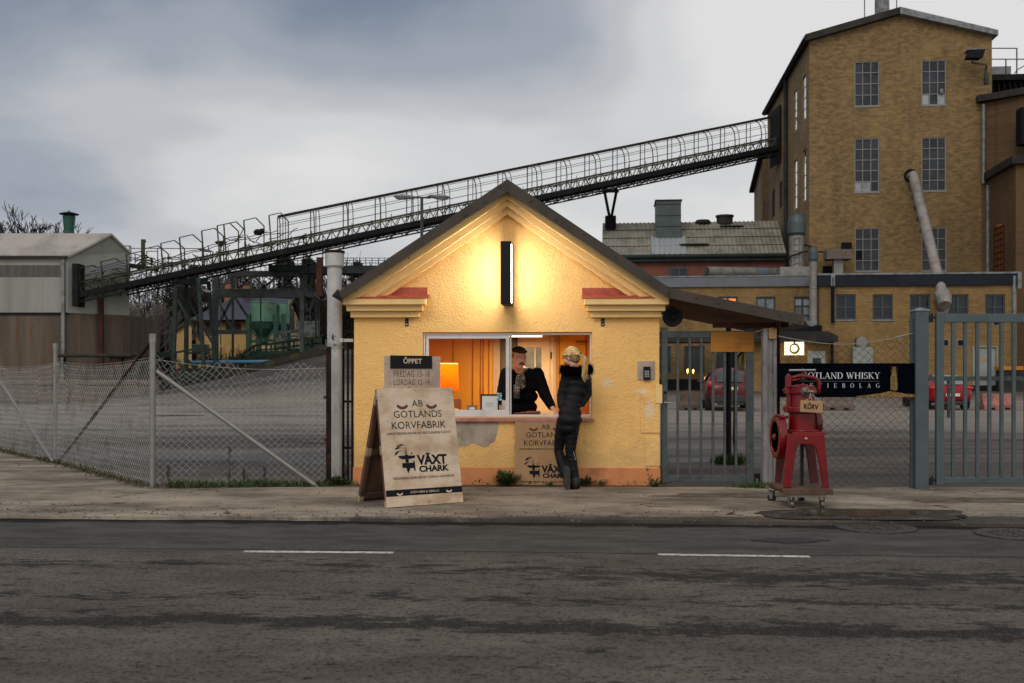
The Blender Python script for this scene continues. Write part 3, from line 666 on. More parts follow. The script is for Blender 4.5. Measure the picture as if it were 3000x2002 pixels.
g = MB(); g.box(4.201, 0, gz(1112), 4.28, .06, gz(714)); g.build('stile', M['gate_blue'], dg_, bevel=.005)
for zc in (gz(727), gz(1101)):
    g = MB(); x0 = px1-gx+.002
    g.box(x0, .02, zc-.055, x0+.035, .055, zc+.03); g.box(x0, .012, zc-.01, -.004, .05, zc+.018); g.tube((x0+.045,.03,zc-.05), (x0+.045,.03,zc+.05), .012, 8); g.build('hinge', M['black_metal'], dg_, bevel=.002)

# pedestrian gate beside the kiosk
PY = 12.75; s2 = PY/FPX*1.2766; gx2 = V_(1518, 0, PY).x
def hz(vy): return gz(vy, PY)
wg = thing('pedestrian_gate', 'narrow galvanised gate with upright bars and a lever handle, right of the yellow kiosk', 'gate', (gx2, PY, 0))
def hx(v): return (v-1518)*s2
for a_, b_, t_, b2 in ((1518, 1532, 750, 1108), (1713, 1730, 750, 1108)):
    g = MB(); g.box(hx(a_), 0, hz(b2), hx(b_), .05, hz(t_)); g.build('stile', M['gate_grey'], wg, bevel=.004)
g = MB(); g.box(hx(1532)+.001, .003, hz(773), hx(1713)-.001, .047, hz(758)); g.build('top_rail', M['gate_grey'], wg, bevel=.004)
g = MB(); g.box(hx(1532)+.001, .003, hz(1105), hx(1713)-.001, .047, hz(1089)); g.build('bottom_rail', M['gate_grey'], wg, bevel=.004)
for v in (1556, 1583.5, 1610, 1637, 1664, 1690):
    g = MB(); g.box(hx(v-2.8), .01, hz(1089)+.001, hx(v+2.8), .04, hz(773)-.001); g.build('bar', M['gate_grey'], wg, bevel=.003)
g = MB(); g.lathe((hx(1526), -.004, hz(922)), [(.0,-.012),(.014,-.012),(.016,0)], 12, 'Y'); g.tube((hx(1526), -.01, hz(922)), (hx(1526), -.045, hz(922)), .007, 8); g.tube((hx(1526), -.045, hz(922)), (hx(1545), -.045, hz(923)), .007, 8); g.build('handle', M['steel'], wg)
g = MB(); g.lathe((hx(1527), -.004, hz(899)), [(.0,-.014),(.013,-.014),(.019,0)], 12, 'Y'); g.build('lock_cylinder', M['black_metal'], wg)
g = MB(); g.box(hx(1731)+.004, 0, hz(1108), hx(1745), .03, hz(1085)); g.build('hinge', M['rust_dark'], wg, bevel=.003)
# worn yellow sign fixed to the gate
ys_ = thing('warning_sign', 'faded yellow metal sign with worn-off lettering on the pedestrian gate', 'sign', (V_(1632,0,PY-.03).x, PY-.012, gz(803)))
def sxx(v): return (v-1632)*s2
g = MB(); g.box(0, 0, 0, sxx(1731), .004, (803-757)*s2); g.build('plate', M['yellow_sign'], ys_, bevel=.001)
g = MB(); H_ = (803-757)*s2
text(g, 'Irihonot  g', sxx(1688), sxx(1723), H_*.64, .022, -.0015); text(g, 'C   Kriga Zonn', sxx(1670), sxx(1724), H_*.40, .022, -.0015); text(g, 'o   III', sxx(1670), sxx(1697), H_*.20, .02, -.0015)
g.box(sxx(1656), -.0012, H_*.895, sxx(1672), 0, H_*.905)
for (u, v) in ((.03,.93), (.97,.95), (.03,.05), (.97,.06)): g.lathe((sxx(1731)*u, 0, H_*v), [(0,-.003),(.005,-.003),(.005,0)], 8, 'Y')
g.build('lettering', M['sign_worn'], ys_)
# flaking pale post with a wood block at its head
wp = thing('steel_post', 'pale flaking H-section post with a wood block on top, between gate and mesh panel', 'post', (V_(1768,0,12.45).x, 12.45, 0))
s3 = 12.45/FPX*1.2766
def wx(v): return (v-1768)*s3
g = MB(); g.box(wx(1752), 0, -.03, wx(1762), .12, gz(752, 12.45)); g.box(wx(1762)+.001, .03, -.03, wx(1775), .045, gz(778, 12.45)); g.box(wx(1775)+.001, -.012, -.03, wx(1783), .12, gz(778, 12.45))
g.build('shaft', M['white_post'], wp, bevel=.003)
g = MB(); g.box(wx(1764), 0, gz(776, 12.45), wx(1783), .1, gz(752, 12.45)); g.build('wood_block', M['plywood_orange'], wp, bevel=.004)
g = MB(); g.tube((wx(1738), .05, gz(1118,12.45)), (wx(1752), .05, gz(1118,12.45)), .012, 6); g.box(wx(1736), .03, gz(1126,12.45), wx(1742), .07, gz(1098,12.45)); g.build('latch', M['gate_grey'], wp)

# banner on the mesh panel
BY = 12.13; s4 = BY/FPX*1.2766; bx0 = V_(1785,0,BY).x
bn = thing('banner', 'dark navy whisky company banner with a falling stream of grain, tied to the mesh', 'banner', (bx0, BY, gz(910, BY)))
BW = (2101-1785)*s4; BH = (910-832)*s4
g = MB(); g.grid(lambda u, t: V3((BW*u, .006*math.sin(u*9)*t*(1-t)*4, BH*t)), 24, 6)
g.build('cloth', M['navy'], bn, smooth=True)
# serif letters drawn as thick and thin strokes in a unit box (x, y, x, y, width)
T_, t_ = .15, .055
SG = {
 'O': (.86, [('arc', .43,.5,.36,.5,0,360,T_)]), 'G': (.84, [('arc', .44,.5,.37,.5,45,325,T_), (.76,.08,.76,.42,T_), (.58,.42,.92,.42,t_)]),
 'T': (.74, [(.37,0,.37,1,T_), (.03,.975,.71,.975,t_), (.05,.8,.05,1,t_), (.69,.8,.69,1,t_), (.22,.02,.52,.02,t_)]),
 'L': (.66, [(.16,0,.16,1,T_), (.02,.98,.32,.98,t_), (.02,.02,.62,.02,t_), (.60,.02,.62,.28,t_)]),
 'A': (.84, [(.10,0,.42,1,t_), (.40,1,.72,0,T_), (.2,.34,.62,.34,t_), (0,.02,.24,.02,t_), (.56,.02,.88,.02,t_)]),
 'N': (.90, [(.14,0,.14,1,t_), (.12,1,.76,0,T_), (.78,0,.78,1,t_), (0,.98,.2,.98,t_), (.02,.02,.28,.02,t_), (.64,.98,.92,.98,t_)]),
 'D': (.84, [(.16,0,.16,1,T_), ('arc', .34,.5,.42,.49,-90,90,T_), (.02,.98,.4,.98,t_), (.02,.02,.4,.02,t_)]),
 'W': (1.16, [(.1,1,.36,0,T_), (.36,0,.58,.95,t_), (.52,1,.80,0,T_), (.80,0,1.04,1,t_), (0,.98,.24,.98,t_), (.40,.98,.66,.98,t_), (.92,.98,1.16,.98,t_)]),
 'H': (.90, [(.16,0,.16,1,T_), (.74,0,.74,1,T_), (.16,.52,.74,.52,t_), (.02,.98,.3,.98,t_), (.02,.02,.3,.02,t_), (.6,.98,.88,.98,t_), (.6,.02,.88,.02,t_)]),
 'I': (.36, [(.18,0,.18,1,T_), (.03,.98,.33,.98,t_), (.03,.02,.33,.02,t_)]),
 'S': (.58, [('arc', .28,.74,.2,.25,40,250,T_*.8), ('arc', .28,.27,.22,.26,-140,80,T_*.8), (.46,.78,.47,.98,t_), (.07,.02,.06,.26,t_)]),
 'K': (.86, [(.16,0,.16,1,T_), (.2,.46,.66,.97,t_), (.30,.56,.76,.02,T_), (.02,.98,.3,.98,t_), (.02,.02,.3,.02,t_), (.5,.98,.78,.98,t_), (.58,.02,.88,.02,t_)]),
 'Y': (.82, [(.40,0,.40,.5,T_), (.08,1,.40,.48,T_), (.42,.48,.72,1,t_), (0,.98,.24,.98,t_), (.58,.98,.84,.98,t_), (.26,.02,.54,.02,t_)]),
 'E': (.70, [(.16,0,.16,1,T_), (.02,.98,.58,.98,t_), (.02,.02,.64,.02,t_), (.16,.52,.46,.52,t_), (.58,.8,.58,1,t_), (.63,.0,.65,.24,t_), (.46,.42,.46,.62,t_)]),
 'B': (.72, [(.16,0,.16,1,T_), ('arc', .3,.76,.26,.23,-90,90,T_), ('arc', .3,.27,.32,.26,-90,90,T_), (.02,.98,.34,.98,t_), (.02,.02,.34,.02,t_), (.16,.52,.34,.52,t_)]),
 ' ': (.38, [])}
def serif(mb, s, x0, x1, zb, cap, y, gap=.07, thin=1.0):
    tot = sum(SG[c][0] for c in s) + gap*(len(s)-1); k = (x1-x0)/tot; x = x0
    for c in s:
        w_, sts = SG[c]
        for q in sts:
            if q[0] == 'arc':
                _, ax, ay, rx, ry, d0, d1, wd = q; n = 22; vs = []; 
                for i in range(n+1):
                    a = R(d0+(d1-d0)*i/n); ww = max(t_*.8, abs(math.cos(a))*wd)*thin
                    for sg in (-.5, .5): vs.append((x+(ax+(rx+sg*ww)*math.cos(a))*k, y, zb+(ay+(ry+sg*min(ww, .1))*math.sin(a))*cap))
                mb.add(vs, [(2*i, 2*i+1, 2*i+3, 2*i+2) for i in range(n)])
            else:
                a, b, c_, d, wd = q; wd *= thin; dx, dy = (c_-a)*k, (d-b)*cap; l = math.hypot(dx, dy) or 1
                if abs(dy) > abs(dx)*.6: ox, oy = wd*k/2, 0
                else: ox, oy = 0, wd*cap*.5
                mb.add([(x+a*k-ox, y, zb+b*cap-oy), (x+a*k+ox, y, zb+b*cap+oy), (x+c_*k+ox, y, zb+d*cap+oy), (x+c_*k-ox, y, zb+d*cap-oy)], [(0,1,2,3)])
        x += (w_+gap)*k
def bxv(v): return (v-1785)*s4
def bzv(v): return (910-v)*s4
g = MB(); serif(g, 'GOTLAND WHISKY', bxv(1840), bxv(2019), bzv(867.5), 14.5*s4, -.009); g.build('title', M['letter_white'], bn)
g = MB(); serif(g, 'AKTIEBOLAG', bxv(1838), bxv(2018), bzv(888), 10*s4, -.009, gap=1.25, thin=.8); g.build('subtitle', M['letter_white'], bn)
g = MB(); g.box(bxv(1840), -.0085, bzv(873.5), bxv(2019), -.0078, bzv(873)); g.build('rule', M['letter_dim'], bn)
g = MB(); rr = random.Random(2)
prof = [(2048,840,2055),(2047,850,2055),(2045,857,2057),(2043,865,2058),(2043,880,2059),(2043,893,2059)]
g.add([(bxv(a), -.0085, bzv(z)) for a, z, b in prof] + [(bxv(b), -.0085, bzv(z)) for a, z, b in prof], [(i, i+1, 7+i, 6+i) for i in range(5)])
pile = [(1960,909.5),(1990,905),(2020,901),(2040,896),(2060,899),(2080,903),(2100,904),(2100,909.5)]
g.add([(bxv(a), -.0085, bzv(z)) for a, z in pile], [tuple(range(8))])
for i in range(420):
    if i % 2: t = rr.random(); z = 840+t*56; a = 2043.5+rr.random()*15
    else: a = rr.uniform(1965, 2100); z = 909-rr.random()*max(1, 12-abs(a-2048)*.12)
    x_, z_ = bxv(a), bzv(z); s_ = .004; g.add([(x_-s_,-.0095,z_),(x_,-.0095,z_-s_),(x_+s_,-.0095,z_),(x_,-.0095,z_+s_)], [(0,1,2,3)])
g.build('grain_picture', M['grain'], bn)

# dark post and bent bar standing in the yard behind the gate
c = gpt(1672, 1063)
bp = thing('boom_post', 'dark post with bent flat bar in a weed tuft behind the pedestrian gate', 'post', c)
s5 = c.y/FPX*1.2766
g = MB(); g.tube((0,0,-.05), (0,0,2.05), .042, 10); g.build('shaft', M['black_paint'], bp)
g = MB(); g.path([V3(((v-1672)*s5, .06, (1063-y)*s5)) for v, y in ((1718,800),(1706,805),(1694,818),(1689,850),(1688,930),(1687,1010),(1691,1055))], .022, 6); g.build('bent_bar', M['black_paint'], bp)
# old white pipe post left of the kiosk with its collar and strap
pp = gpt(768, 1107)
pl = thing('pipe_post', 'thick white flaking steel pipe post with a wider collar, left of the kiosk', 'post', pp)
s6 = pp.y/FPX*1.2766
def pz(vy): return (1107-vy)*s6
g = MB(); g.lathe((0,0,0), [(17.2*s6,-.05),(17.2*s6,pz(800)),(16.8*s6,pz(612))], 24); g.build('shaft', M['white_flaking'], pl, smooth=False)
g = MB(); g.lathe((0,0,0), [(17*s6,pz(614)),(21.5*s6,pz(609)),(22*s6,pz(580))], 24); g.build('collar', M['white_flaking'], pl)
g = MB(); g.lathe((0,0,0), [(22.5*s6,pz(580)),(24*s6,pz(577)),(22*s6,pz(574)),(0,pz(573))], 24); g.build('rim', M['rust_dark'], pl)
g = MB(); g.box(17*s6, -.02, pz(783), 43*s6, .0, pz(776)); g.box(9*s6, -.06, pz(784), 20*s6, .02, pz(775)); g.build('bracket', M['white_flaking'], pl)
g = MB()
for k in range(4): g.path([V3((math.cos(t*.5+k)*(19*s6+.004*k), math.sin(t*.5+k)*(19*s6), pz(788+k*3)+.006*math.sin(t+k))) for t in range(14)], .0025, 4)
g.path([V3((-19*s6,-.05,pz(778))), V3((-16*s6,-.11,pz(790))), V3((0,-.13,pz(798))), V3((20*s6,-.06,pz(795)))], .003, 4)
g.build('binding_wire', M['wire'], pl)
for zv in (910, 1006):
    g = MB(); g.tube((-24*s6,-.03,pz(zv)), (-14*s6,-.03,pz(zv)), .018, 8); g.build('hinge_pin', M['rust_dark'], pl)
# rusty gate leaf folded between pipe and kiosk, and the dark flat upright left of the pipe
rg = thing('rusty_gate', 'narrow rusty barred gate leaf squeezed between the white pipe and the kiosk', 'gate', (V_(790,0,12.95).x, 12.95, 0))
s7 = 12.95/FPX*1.2766
for v in (787.5, 798, 808):
    g = MB(); g.box((v-790)*s7-.012, 0, -.02, (v-790)*s7+.012, .03, gz(745 if v < 790 else 770, 12.95)); g.build('bar', M['rust_dark'], rg)
for y_ in (776, 920, 1027):
    g = MB(); g.box(-.01, .031, gz(y_+2.5,12.95), 18*s7, .055, gz(y_-2.5,12.95)); g.build('rail', M['rust_dark'], rg)
g = MB(); x = V_(753,0,12.6).x; g.box(x-.028, 12.62, -.03, x+.028, 12.66, gz(794, 12.6)); g.build('flat_upright', M['rust_dark'], label='flat dark rusty upright standing just left of the white pipe', cat='post')
# ================================================================ THE KIOSK
kp = V_(1161, 0, 12.7); KF = Frame(kp.x, 12.7, -2.0)
kiosk = thing('kiosk', 'small yellow stucco kiosk with gabled roof, lean-to canopy and sliding serving window', 'kiosk', (kp.x, 12.7, 0), R(-2.0))
def K(v, vy, y=0): return KF.fy(v*1.2766, vy*1.2766, y)
def KX(v, y=0): return K(v, 800, y)[0]
def KZ(vy, y=0): return K(1161, vy, y)[1]
xl, xr = KX(812.7), KX(1513); wx0, wx1 = KX(970), KX(1358.8); wz0, wz1 = KZ(958), KZ(762.5); TH = .24; DP = 3.0
apx, apz = K(1163.5, 470)
slope = .655
def roofz(x, z0=None): return (apz if z0 is None else z0) - abs(x-apx)*slope
g = MB()
g.box(xl, 0, -.05, xr, TH, wz0); g.box(xl, 0, wz0, wx0, TH, wz1); g.box(wx1, 0, wz0, xr, TH, wz1)
g.prism([(xl, wz1), (xr, wz1), (xr, roofz(xr)), (apx, apz), (xl, roofz(xl))], 0, TH)
g.build('front_wall', M['stucco'], kiosk)
g = MB(); g.box(xl, TH, -.05, xl+.2, DP, roofz(xl)); g.box(xr-.2, TH, -.05, xr, DP, roofz(xr)); g.box(xl, DP, -.05, xr, DP+.2, roofz(xl)-.02); g.prism([(xl, roofz(xl)-.02), (xr, roofz(xr)-.02), (apx, apz-.02)], DP, DP+.2)
g.build('side_and_back_walls', M['stucco'], kiosk)
g = MB(); pzt = KZ(1073); g.box(xl-.012, -.022, -.06, xr+.012, -.001, pzt)
g.box(xl-.012, -.001, -.06, xl-.001, DP, pzt); g.box(xr+.001, -.001, -.06, xr+.012, DP, pzt)
g.build('plinth', M['plinth'], kiosk, bevel=.006)
# bare render patch where the stucco has fallen off
g = MB(); pts = [(985,966),(1143,966),(1144,975),(1142,985),(1140,998),(1138,1004),(1136,1010),(1133,1016),(1126,1017),(1121,1024),(1114,1026),(1108,1027),(1102,1023),(1096,1022),(1090,1017),(1082,1018),(1075,1022),(1066,1024),(1056,1025),(1048,1030),(1030,1038),(1004,1034),(988,1020)]
g.prism([K(a, b) for a, b in pts], -.004, .001); g.build('bare_render_patch', M['bare_render'], kiosk)
# quoin-like raised blocks and strike plate on the right corner
def sbox(v0, v1, y0, y1, d0, d1): a = K(v0, y1, d0); b = K(v1, y0, d0); return (a[0], d0, a[1], b[0], d1, b[1])
g = MB(); g.box(*sbox(1470, 1514.5, 900, 994, -.016, -.001)); g.box(*sbox(1480, 1515, 1002, 1070, -.014, -.001)); g.build('corner_block', M['stucco'], kiosk, bevel=.008)
g = MB(); g.box(*sbox(1505, 1520, 883, 926, -.03, .05)); g.build('strike_plate', M['trim'], kiosk, bevel=.003)
g = MB(); g.box(*sbox(1463, 1503, 829, 872, -.012, -.001)); g.build('keypad_backing', M['bare_render'], kiosk, bevel=.004)
# gable mouldings: three stepped chevrons, each standing less proud than the one above it
def chev(ya, yla, xe_l, ye_l, xe_r, yb, ylb, xf_l, yf_l, xf_r, d):
    a = K(1163.5, ya, d); b = K(xe_l, ye_l, d); c = K(xe_r, ye_l, d); a2 = K(1163.5, yb, d); b2 = K(xf_l, yf_l, d); c2 = K(xf_r, yf_l, d)
    g = MB(); g.prism([b, a, a2, b2], d, -.001); g.prism([a, c, c2, a2], d, -.001); return g
g = chev(438, 0, 779, 684.6, 1540, 456, 0, 821, 684.6, 1503, -.21); g.build('gable_moulding', M['trim'], kiosk, bevel=.004)
g = chev(453, 0, 815, 683, 1508, 474, 0, 859, 683, 1470, -.14); g.build('gable_moulding', M['trim'], kiosk, bevel=.004)
g = chev(470, 0, 852, 681, 1478, 492, 0, 888, 679, 1442, -.07); g.build('gable_moulding', M['trim'], kiosk, bevel=.004)
for sd_, a_, b_, rv0, rv1, rs0, rs1 in (('l', (786,794.7,804), (975,968.7,961.8), 888, 981, 815, 982), ('r', (1341.4,1349,1357), (1535.6,1527,1517.7), 1336, 1436, 1336, 1503)):
    for i, (y0, y1) in enumerate(((684.6,699.5),(699.5,714),(714,728.7))):
        d = -.22+i*.07; x0, z0 = K(a_[i], y1, d); x1, z1 = K(b_[i], y0, d)
        g = MB(); zz1 = z1 if i == 0 else z1-.003
        g.box(x0, d, z0, x1, -.001, zz1)
        if sd_ == 'l': g.box(x0, -.001, z0, xl-.001, .7, zz1)
        else: g.box(xr+.001, -.001, z0, x1, .35, zz1)
        g.build('cornice', M['trim'], kiosk, bevel=.005)
    x0, z0 = K(rs0, 684.6, -.225); x1, z1 = K(rs1, 684.6, -.225); zt = K(rs0, 677, -.0)[1]
    g = MB(); g.add([(x0, -.228, z0+.004), (x1, -.228, z0+.004), (x1, -.003, zt), (x0, -.003, zt), (x0, -.228, z0-.006), (x1, -.228, z0-.006)], [(0,1,2,3), (4,5,1,0)])
    a, b = K(rv0, 679), K(rv1, 660)
    if sd_ == 'l': q = [(K(888,677.6)), (K(981,677.6)), (K(981,660)), (K(912,660)), (K(898,667))]
    else: q = [(K(1436,679)), (K(1336,679)), (K(1336,661)), (K(1409,661)), (K(1424,669))]
    g.prism(q, -.006, -.001); g.build('cornice_tin', M['red_tin'], kiosk)
# roof slabs, fascia boards with screws
fy_ = -.33
fo, fl_, fr_ = K(1164.5, 411.4, fy_), K(777, 668.5, fy_), K(1538, 661.5, fy_); fi, fil, fir = K(1163.5, 441, fy_), K(785, 686.5, fy_), K(1534, 684.5, fy_)
g = MB(); g.prism([fl_, fo, fi, fil], fy_, fy_+.022); g.build('fascia', M['fascia'], kiosk, bevel=.003)
g = MB(); g.prism([fo, fr_, fir, fi], fy_, fy_+.022); g.build('fascia', M['fascia'], kiosk, bevel=.003)
cn = K(1847.5, 723.8, fy_); cb = K(1844.6, 748, fy_)
g = MB(); g.prism([(fr_[0]+.003, fr_[1]), cn, cb, (fir[0]+.003, fir[1])], fy_+.002, fy_+.022); g.build('canopy_fascia', M['fascia'], kiosk, bevel=.003)
def slab(p, q, t, y0, y1, name, m):
    d = V3((q[0]-p[0], 0, q[1]-p[1])).normalized(); n = V3((d.z, 0, -d.x));
    if n.z > 0: n = -n
    g = MB(); g.prism([(p[0], p[1]-.004), (q[0], q[1]-.004), (q[0]+n.x*t, q[1]+n.z*t), (p[0]+n.x*t, p[1]+n.z*t)], y0, y1); return g.build(name, m, kiosk)
slab(fl_, (fo[0]-.001, fo[1]), .07, fy_+.024, DP+.35, 'roof_slope', M['fascia']); slab((fo[0]+.001, fo[1]), fr_, .07, fy_+.024, DP+.35, 'roof_slope', M['fascia'])
slab((fr_[0]+.004, fr_[1]-.01), cn, .035, fy_+.024, DP, 'canopy_roof', M['fascia'])
# boarded underside of the canopy
A('canopy_boards', (.20,.10,.045), .75, c2=(.12,.06,.028), sc=2)
for i in range(15):
    y0 = fy_+.03 + i*.21; p = (fr_[0]+.01, fr_[1]-.055); q = (cn[0]-.02, cn[1]-.045)
    g = MB(); g.prism([p, q, (q[0], q[1]-.018), (p[0], p[1]-.018)], y0, y0+.2); g.build('canopy_board', M['canopy_boards'], kiosk)
g = MB(); x0, z0 = K(1735, 752, -.05); x1, z1 = K(1838, 745, -.05); g.box(KX(1640), .05, KZ(752), cn[0]-.1, .15, KZ(741)); g.build('canopy_beam', M['rust_red'], kiosk)
for v, y_ in ((1146,431),(1110,465),(1066,497),(1071,494),(1007,540),(938,593),(875,630),(817,668),(1217,464),(1222,461),(1276,505),(1340,539),(1413,590),(1493,645),(1533,660),(1535,672),(1598,685),(1650,697),(1731,715),(1790,727),(1836,740)):
    x, z = K(v, y_, fy_); g = MB()
    g.lathe((x, fy_-.001, z), [(0,-.006),(.008,-.006),(.010,.0)], 8, 'Y'); g.build('screw', M['black_metal'], kiosk)
g = MB(); x, z = K(778, 676, fy_); g.add([(x-.01,fy_,z+.07),(x-.09,fy_+.01,z-.02),(x+.05,fy_+.01,z-.10),(x+.02,fy_,z-.02),(x-.05,fy_+.35,z-.02)], [(0,1,2,3),(0,1,4),(1,2,4)]); g.build('gutter_end', M['black_metal'], kiosk)
x, z = K(1857, 744, -.2); g = MB(); g.lathe((x, -.32, z+.03), [(.062,0),(.062,DP)], 14, 'Y', 0, math.pi); g.lathe((x, -.32, z+.03), [(.0,0),(.062,0)], 14, 'Y', 0, math.pi); g.build('canopy_gutter', M['coping'], kiosk)
# black round loudspeaker in the canopy corner
c = KF.w(*(lambda p: (p[0], .1, p[1]))(K(1544, 728, .1)))
ls = thing('round_loudspeaker', 'round black loudspeaker tucked under the canopy at the kiosk corner', 'loudspeaker', c, R(-2))
g = MB(); g.lathe((0,0,0), [(.0,-.05),(.03,-.055),(.04,-.03),(.095,-.05),(.115,-.05),(.118,.04),(.0,.05)], 28, 'Y'); g.build('horn', M['black_paint'], ls)
g = MB(); g.box(-.02, .051, -.02, .02, .10, .14); g.build('bracket', M['black_metal'], ls)
# angle brackets under the cornices
for v, w_ in ((933.8, 'left'), (1383.4, 'right')):
    x, z = K(v, 740)
    t = thing('wall_bracket', 'small black perforated bracket under the %s cornice of the kiosk' % w_, 'bracket', KF.w(x, -.002, z), R(-2), 'black brackets under the cornices')
    g = MB(); g.box(-.021, -.005, -.048, .021, 0, .046); g.box(-.021, -.03, .030, .021, -.005, .036); g.build('plate', M['black_metal'], t, bevel=.002)
    g = MB(); g.lathe((.0, -.006, -.028), [(0,-.012),(.009,-.010),(.013,0)], 10, 'Y'); g.lathe((.0,-.006,.012), [(0,-.003),(.006,0)], 8, 'Y'); g.build('bolt', M['steel'], t)
# window: recess lining, fixed left sash, open right side
g = MB(); e = .018
fx0, fx1 = wx0+.006, wx1-.004; fz0, fz1 = wz0+.004, wz1-.012
g.box(fx0, .03, fz0, fx0+e, .13, fz1); g.box(fx1-e, .03, fz0, fx1, .13, fz1); g.box(fx0+e, .03, fz1-e, fx1-e, .13, fz1); g.box(fx0+e, .03, fz0, fx1-e, .13, fz0+.026)
g.build('window_frame', M['white_frame'], kiosk, bevel=.002)
sa, sb = KX(977), KX(1168.5); st_, sb_ = fz1-e-.002, fz0+.027; fw = .042
g = MB(); g.box(sa, .042, sb_, sa+.032, .075, st_); g.box(sb-fw, .042, sb_, sb, .075, st_); g.box(sa+.032, .042, st_-.045, sb-fw, .075, st_); g.box(sa+.032, .042, sb_, sb-fw, .075, sb_+.055)
sash = g.build('window_sash', M['white_frame'], kiosk, bevel=.003)
g = MB(); g.box(sa+.028, .056, sb_+.05, sb-fw+.004, .060, st_-.04); g.build('pane', M['glass'], sash)
g = MB(); g.box(sb+.004, .08, sb_, sb+.024, .12, st_); g.build('sliding_stile', M['white_frame'], kiosk, bevel=.002)
g = MB(); g.prism([(-.055, wz0-.05), (-.055, wz0-.008), (.12, wz0+.001), (.12, wz0-.01), (-.035, wz0-.03), (-.035, wz0-.05)], wx0-.01, wx1+.02, 'YZ'); g.build('window_sill', M['sill_pink'], kiosk, bevel=.003)
# inside: floor, ceiling, panelled back wall, door, counter
BY_ = 2.0
g = MB(); g.box(xl+.2, TH, -.02, xr-.2, DP, .02); g.build('floor', M['dark_floor'], kiosk)
g = MB(); g.box(xl+.2, TH, KZ(748,1), xr-.2, DP, KZ(744,1)); g.build('ceiling', M['cream_paint'], kiosk)
def kb(v0, v1, y0, y1, d0, d1):
    a = K(v0, y1, d0); b = K(v1, y0, d0); return (a[0], d0, max(.02, a[1]), b[0], d1, b[1])
g = MB(); g.box(xl+.2, BY_, .02, KX(1132, BY_), BY_+.05, KZ(750,1)); g.box(KX(1277, BY_), BY_, .02, xr-.2, BY_+.05, KZ(750,1)); g.box(xl+.201, TH, .02, xl+.22, BY_, KZ(750,1)); g.box(xr-.22, TH, .02, xr-.201, BY_, KZ(750,1)); g.build('panelled_wall', M['orange_wall'], kiosk)
g = MB()
for v in (1040, 1085, 1103, 1109, 1122, 1283, 1345): g.box(KX(v-1.2, BY_), BY_-.012, .02, KX(v+1.2, BY_), BY_-.001, KZ(750,1))
g.box(*kb(1310, 1350, 838, 1000, BY_-.02, BY_-.001)); g.build('wall_battens', M['orange_dark'], kiosk)
g = MB(); g.box(KX(1132, BY_), BY_-.02, .02, KX(1147.7, BY_), BY_+.03, KZ(750,1)); g.box(KX(1270, BY_), BY_-.025, .02, KX(1277, BY_), BY_+.03, KZ(750,1)); g.build('door_casing', M['tan_strip'], kiosk)
g = MB(); g.box(KX(1147.8, BY_), BY_-.03, .02, KX(1188, BY_), BY_+.03, KZ(750,1)); g.build('olive_panel', M['olive_curtain'], kiosk)
g = MB(); a0, a1 = KX(1188.1, BY_), KX(1262, BY_); gx0_, gx1_ = KX(1203, BY_), KX(1243, BY_); gzt, gzb = KZ(798, BY_), KZ(850, BY_)
g.box(a0, BY_, .02, gx0_, BY_+.04, KZ(750,1)); g.box(gx1_, BY_, .02, a1, BY_+.04, KZ(750,1)); g.box(gx0_, BY_, gzt, gx1_, BY_+.04, KZ(750,1)); g.box(gx0_, BY_, .02, gx1_, BY_+.04, gzb)
g.box(gx0_-.03, BY_-.012, gzt, gx1_+.03, BY_-.001, gzt+.025); g.box(gx0_-.03, BY_-.012, gzb-.02, gx0_-.005, BY_-.001, gzt); g.box(gx1_+.005, BY_-.012, gzb-.02, gx1_+.03, BY_-.001, gzt)
g.box((gx0_+gx1_)/2+.02, BY_+.002, gzb, (gx0_+gx1_)/2+.04, BY_+.03, gzt)
door = g.build('inner_door', M['cream_paint'], kiosk)
g = MB(); g.box(gx0_, BY_+.031, gzb, gx1_, BY_+.036, gzt); g.build('pane', M['pale_glass'], door)
g = MB(); g.box(*kb(1263, 1269.9, 750, 1000, BY_-.015, BY_+.03)); g.build('door_jamb', M['cream_paint'], kiosk)
g = MB(); g.box(*kb(1263.5, 1266, 808, 824, BY_-.03, BY_-.016)); g.build('door_hinge', M['black_metal'], kiosk)
g = MB()
for k_ in range(9): g.box(*kb(1322+k_*3, 1324.2+k_*3, 782, 786.5, BY_-.004, BY_-.001))
for k_ in range(7): g.box(*kb(1324+k_*3, 1325.6+k_*3, 789, 791, BY_-.004, BY_-.001))
g.build('wall_notice', M['ink_brown'], kiosk)
cz = fz0+.004
g = MB(); g.box(fx0, .131, cz-.04, KX(1130), .95, cz); g.box(KX(1130)+.001, .131, cz-.04, fx1, .42, cz); g.build('counter', M['wood_counter'], kiosk, bevel=.004)
cl_ = thing('ceiling_tube_lamp', 'white fluorescent tube fitting under the kiosk ceiling seen through the open window', 'ceiling lamp', KF.w(K(1197, 764, 1.15)[0], 1.15, KZ(765,1.15)), R(-2))
g = MB(); g.box(-.30, -.035, -.03, .30, .035, 0); g.build('housing', M['white_frame'], cl_, bevel=.004)
g = MB(); g.tube((-.27,0,-.042), (.27,0,-.042), .012, 10); g.build('tube', M['tube_light'], cl_)
ld = bpy.data.lights.new('tube_glow', 'AREA'); ld.shape = 'RECTANGLE'; ld.size = .6; ld.size_y = .08; ld.energy = 30; ld.color = (1,.72,.38); lo_ = bpy.data.objects.new('tube_glow', ld); COL.objects.link(lo_); lo_.parent = cl_; lo_.location = (0, 0, -.07)
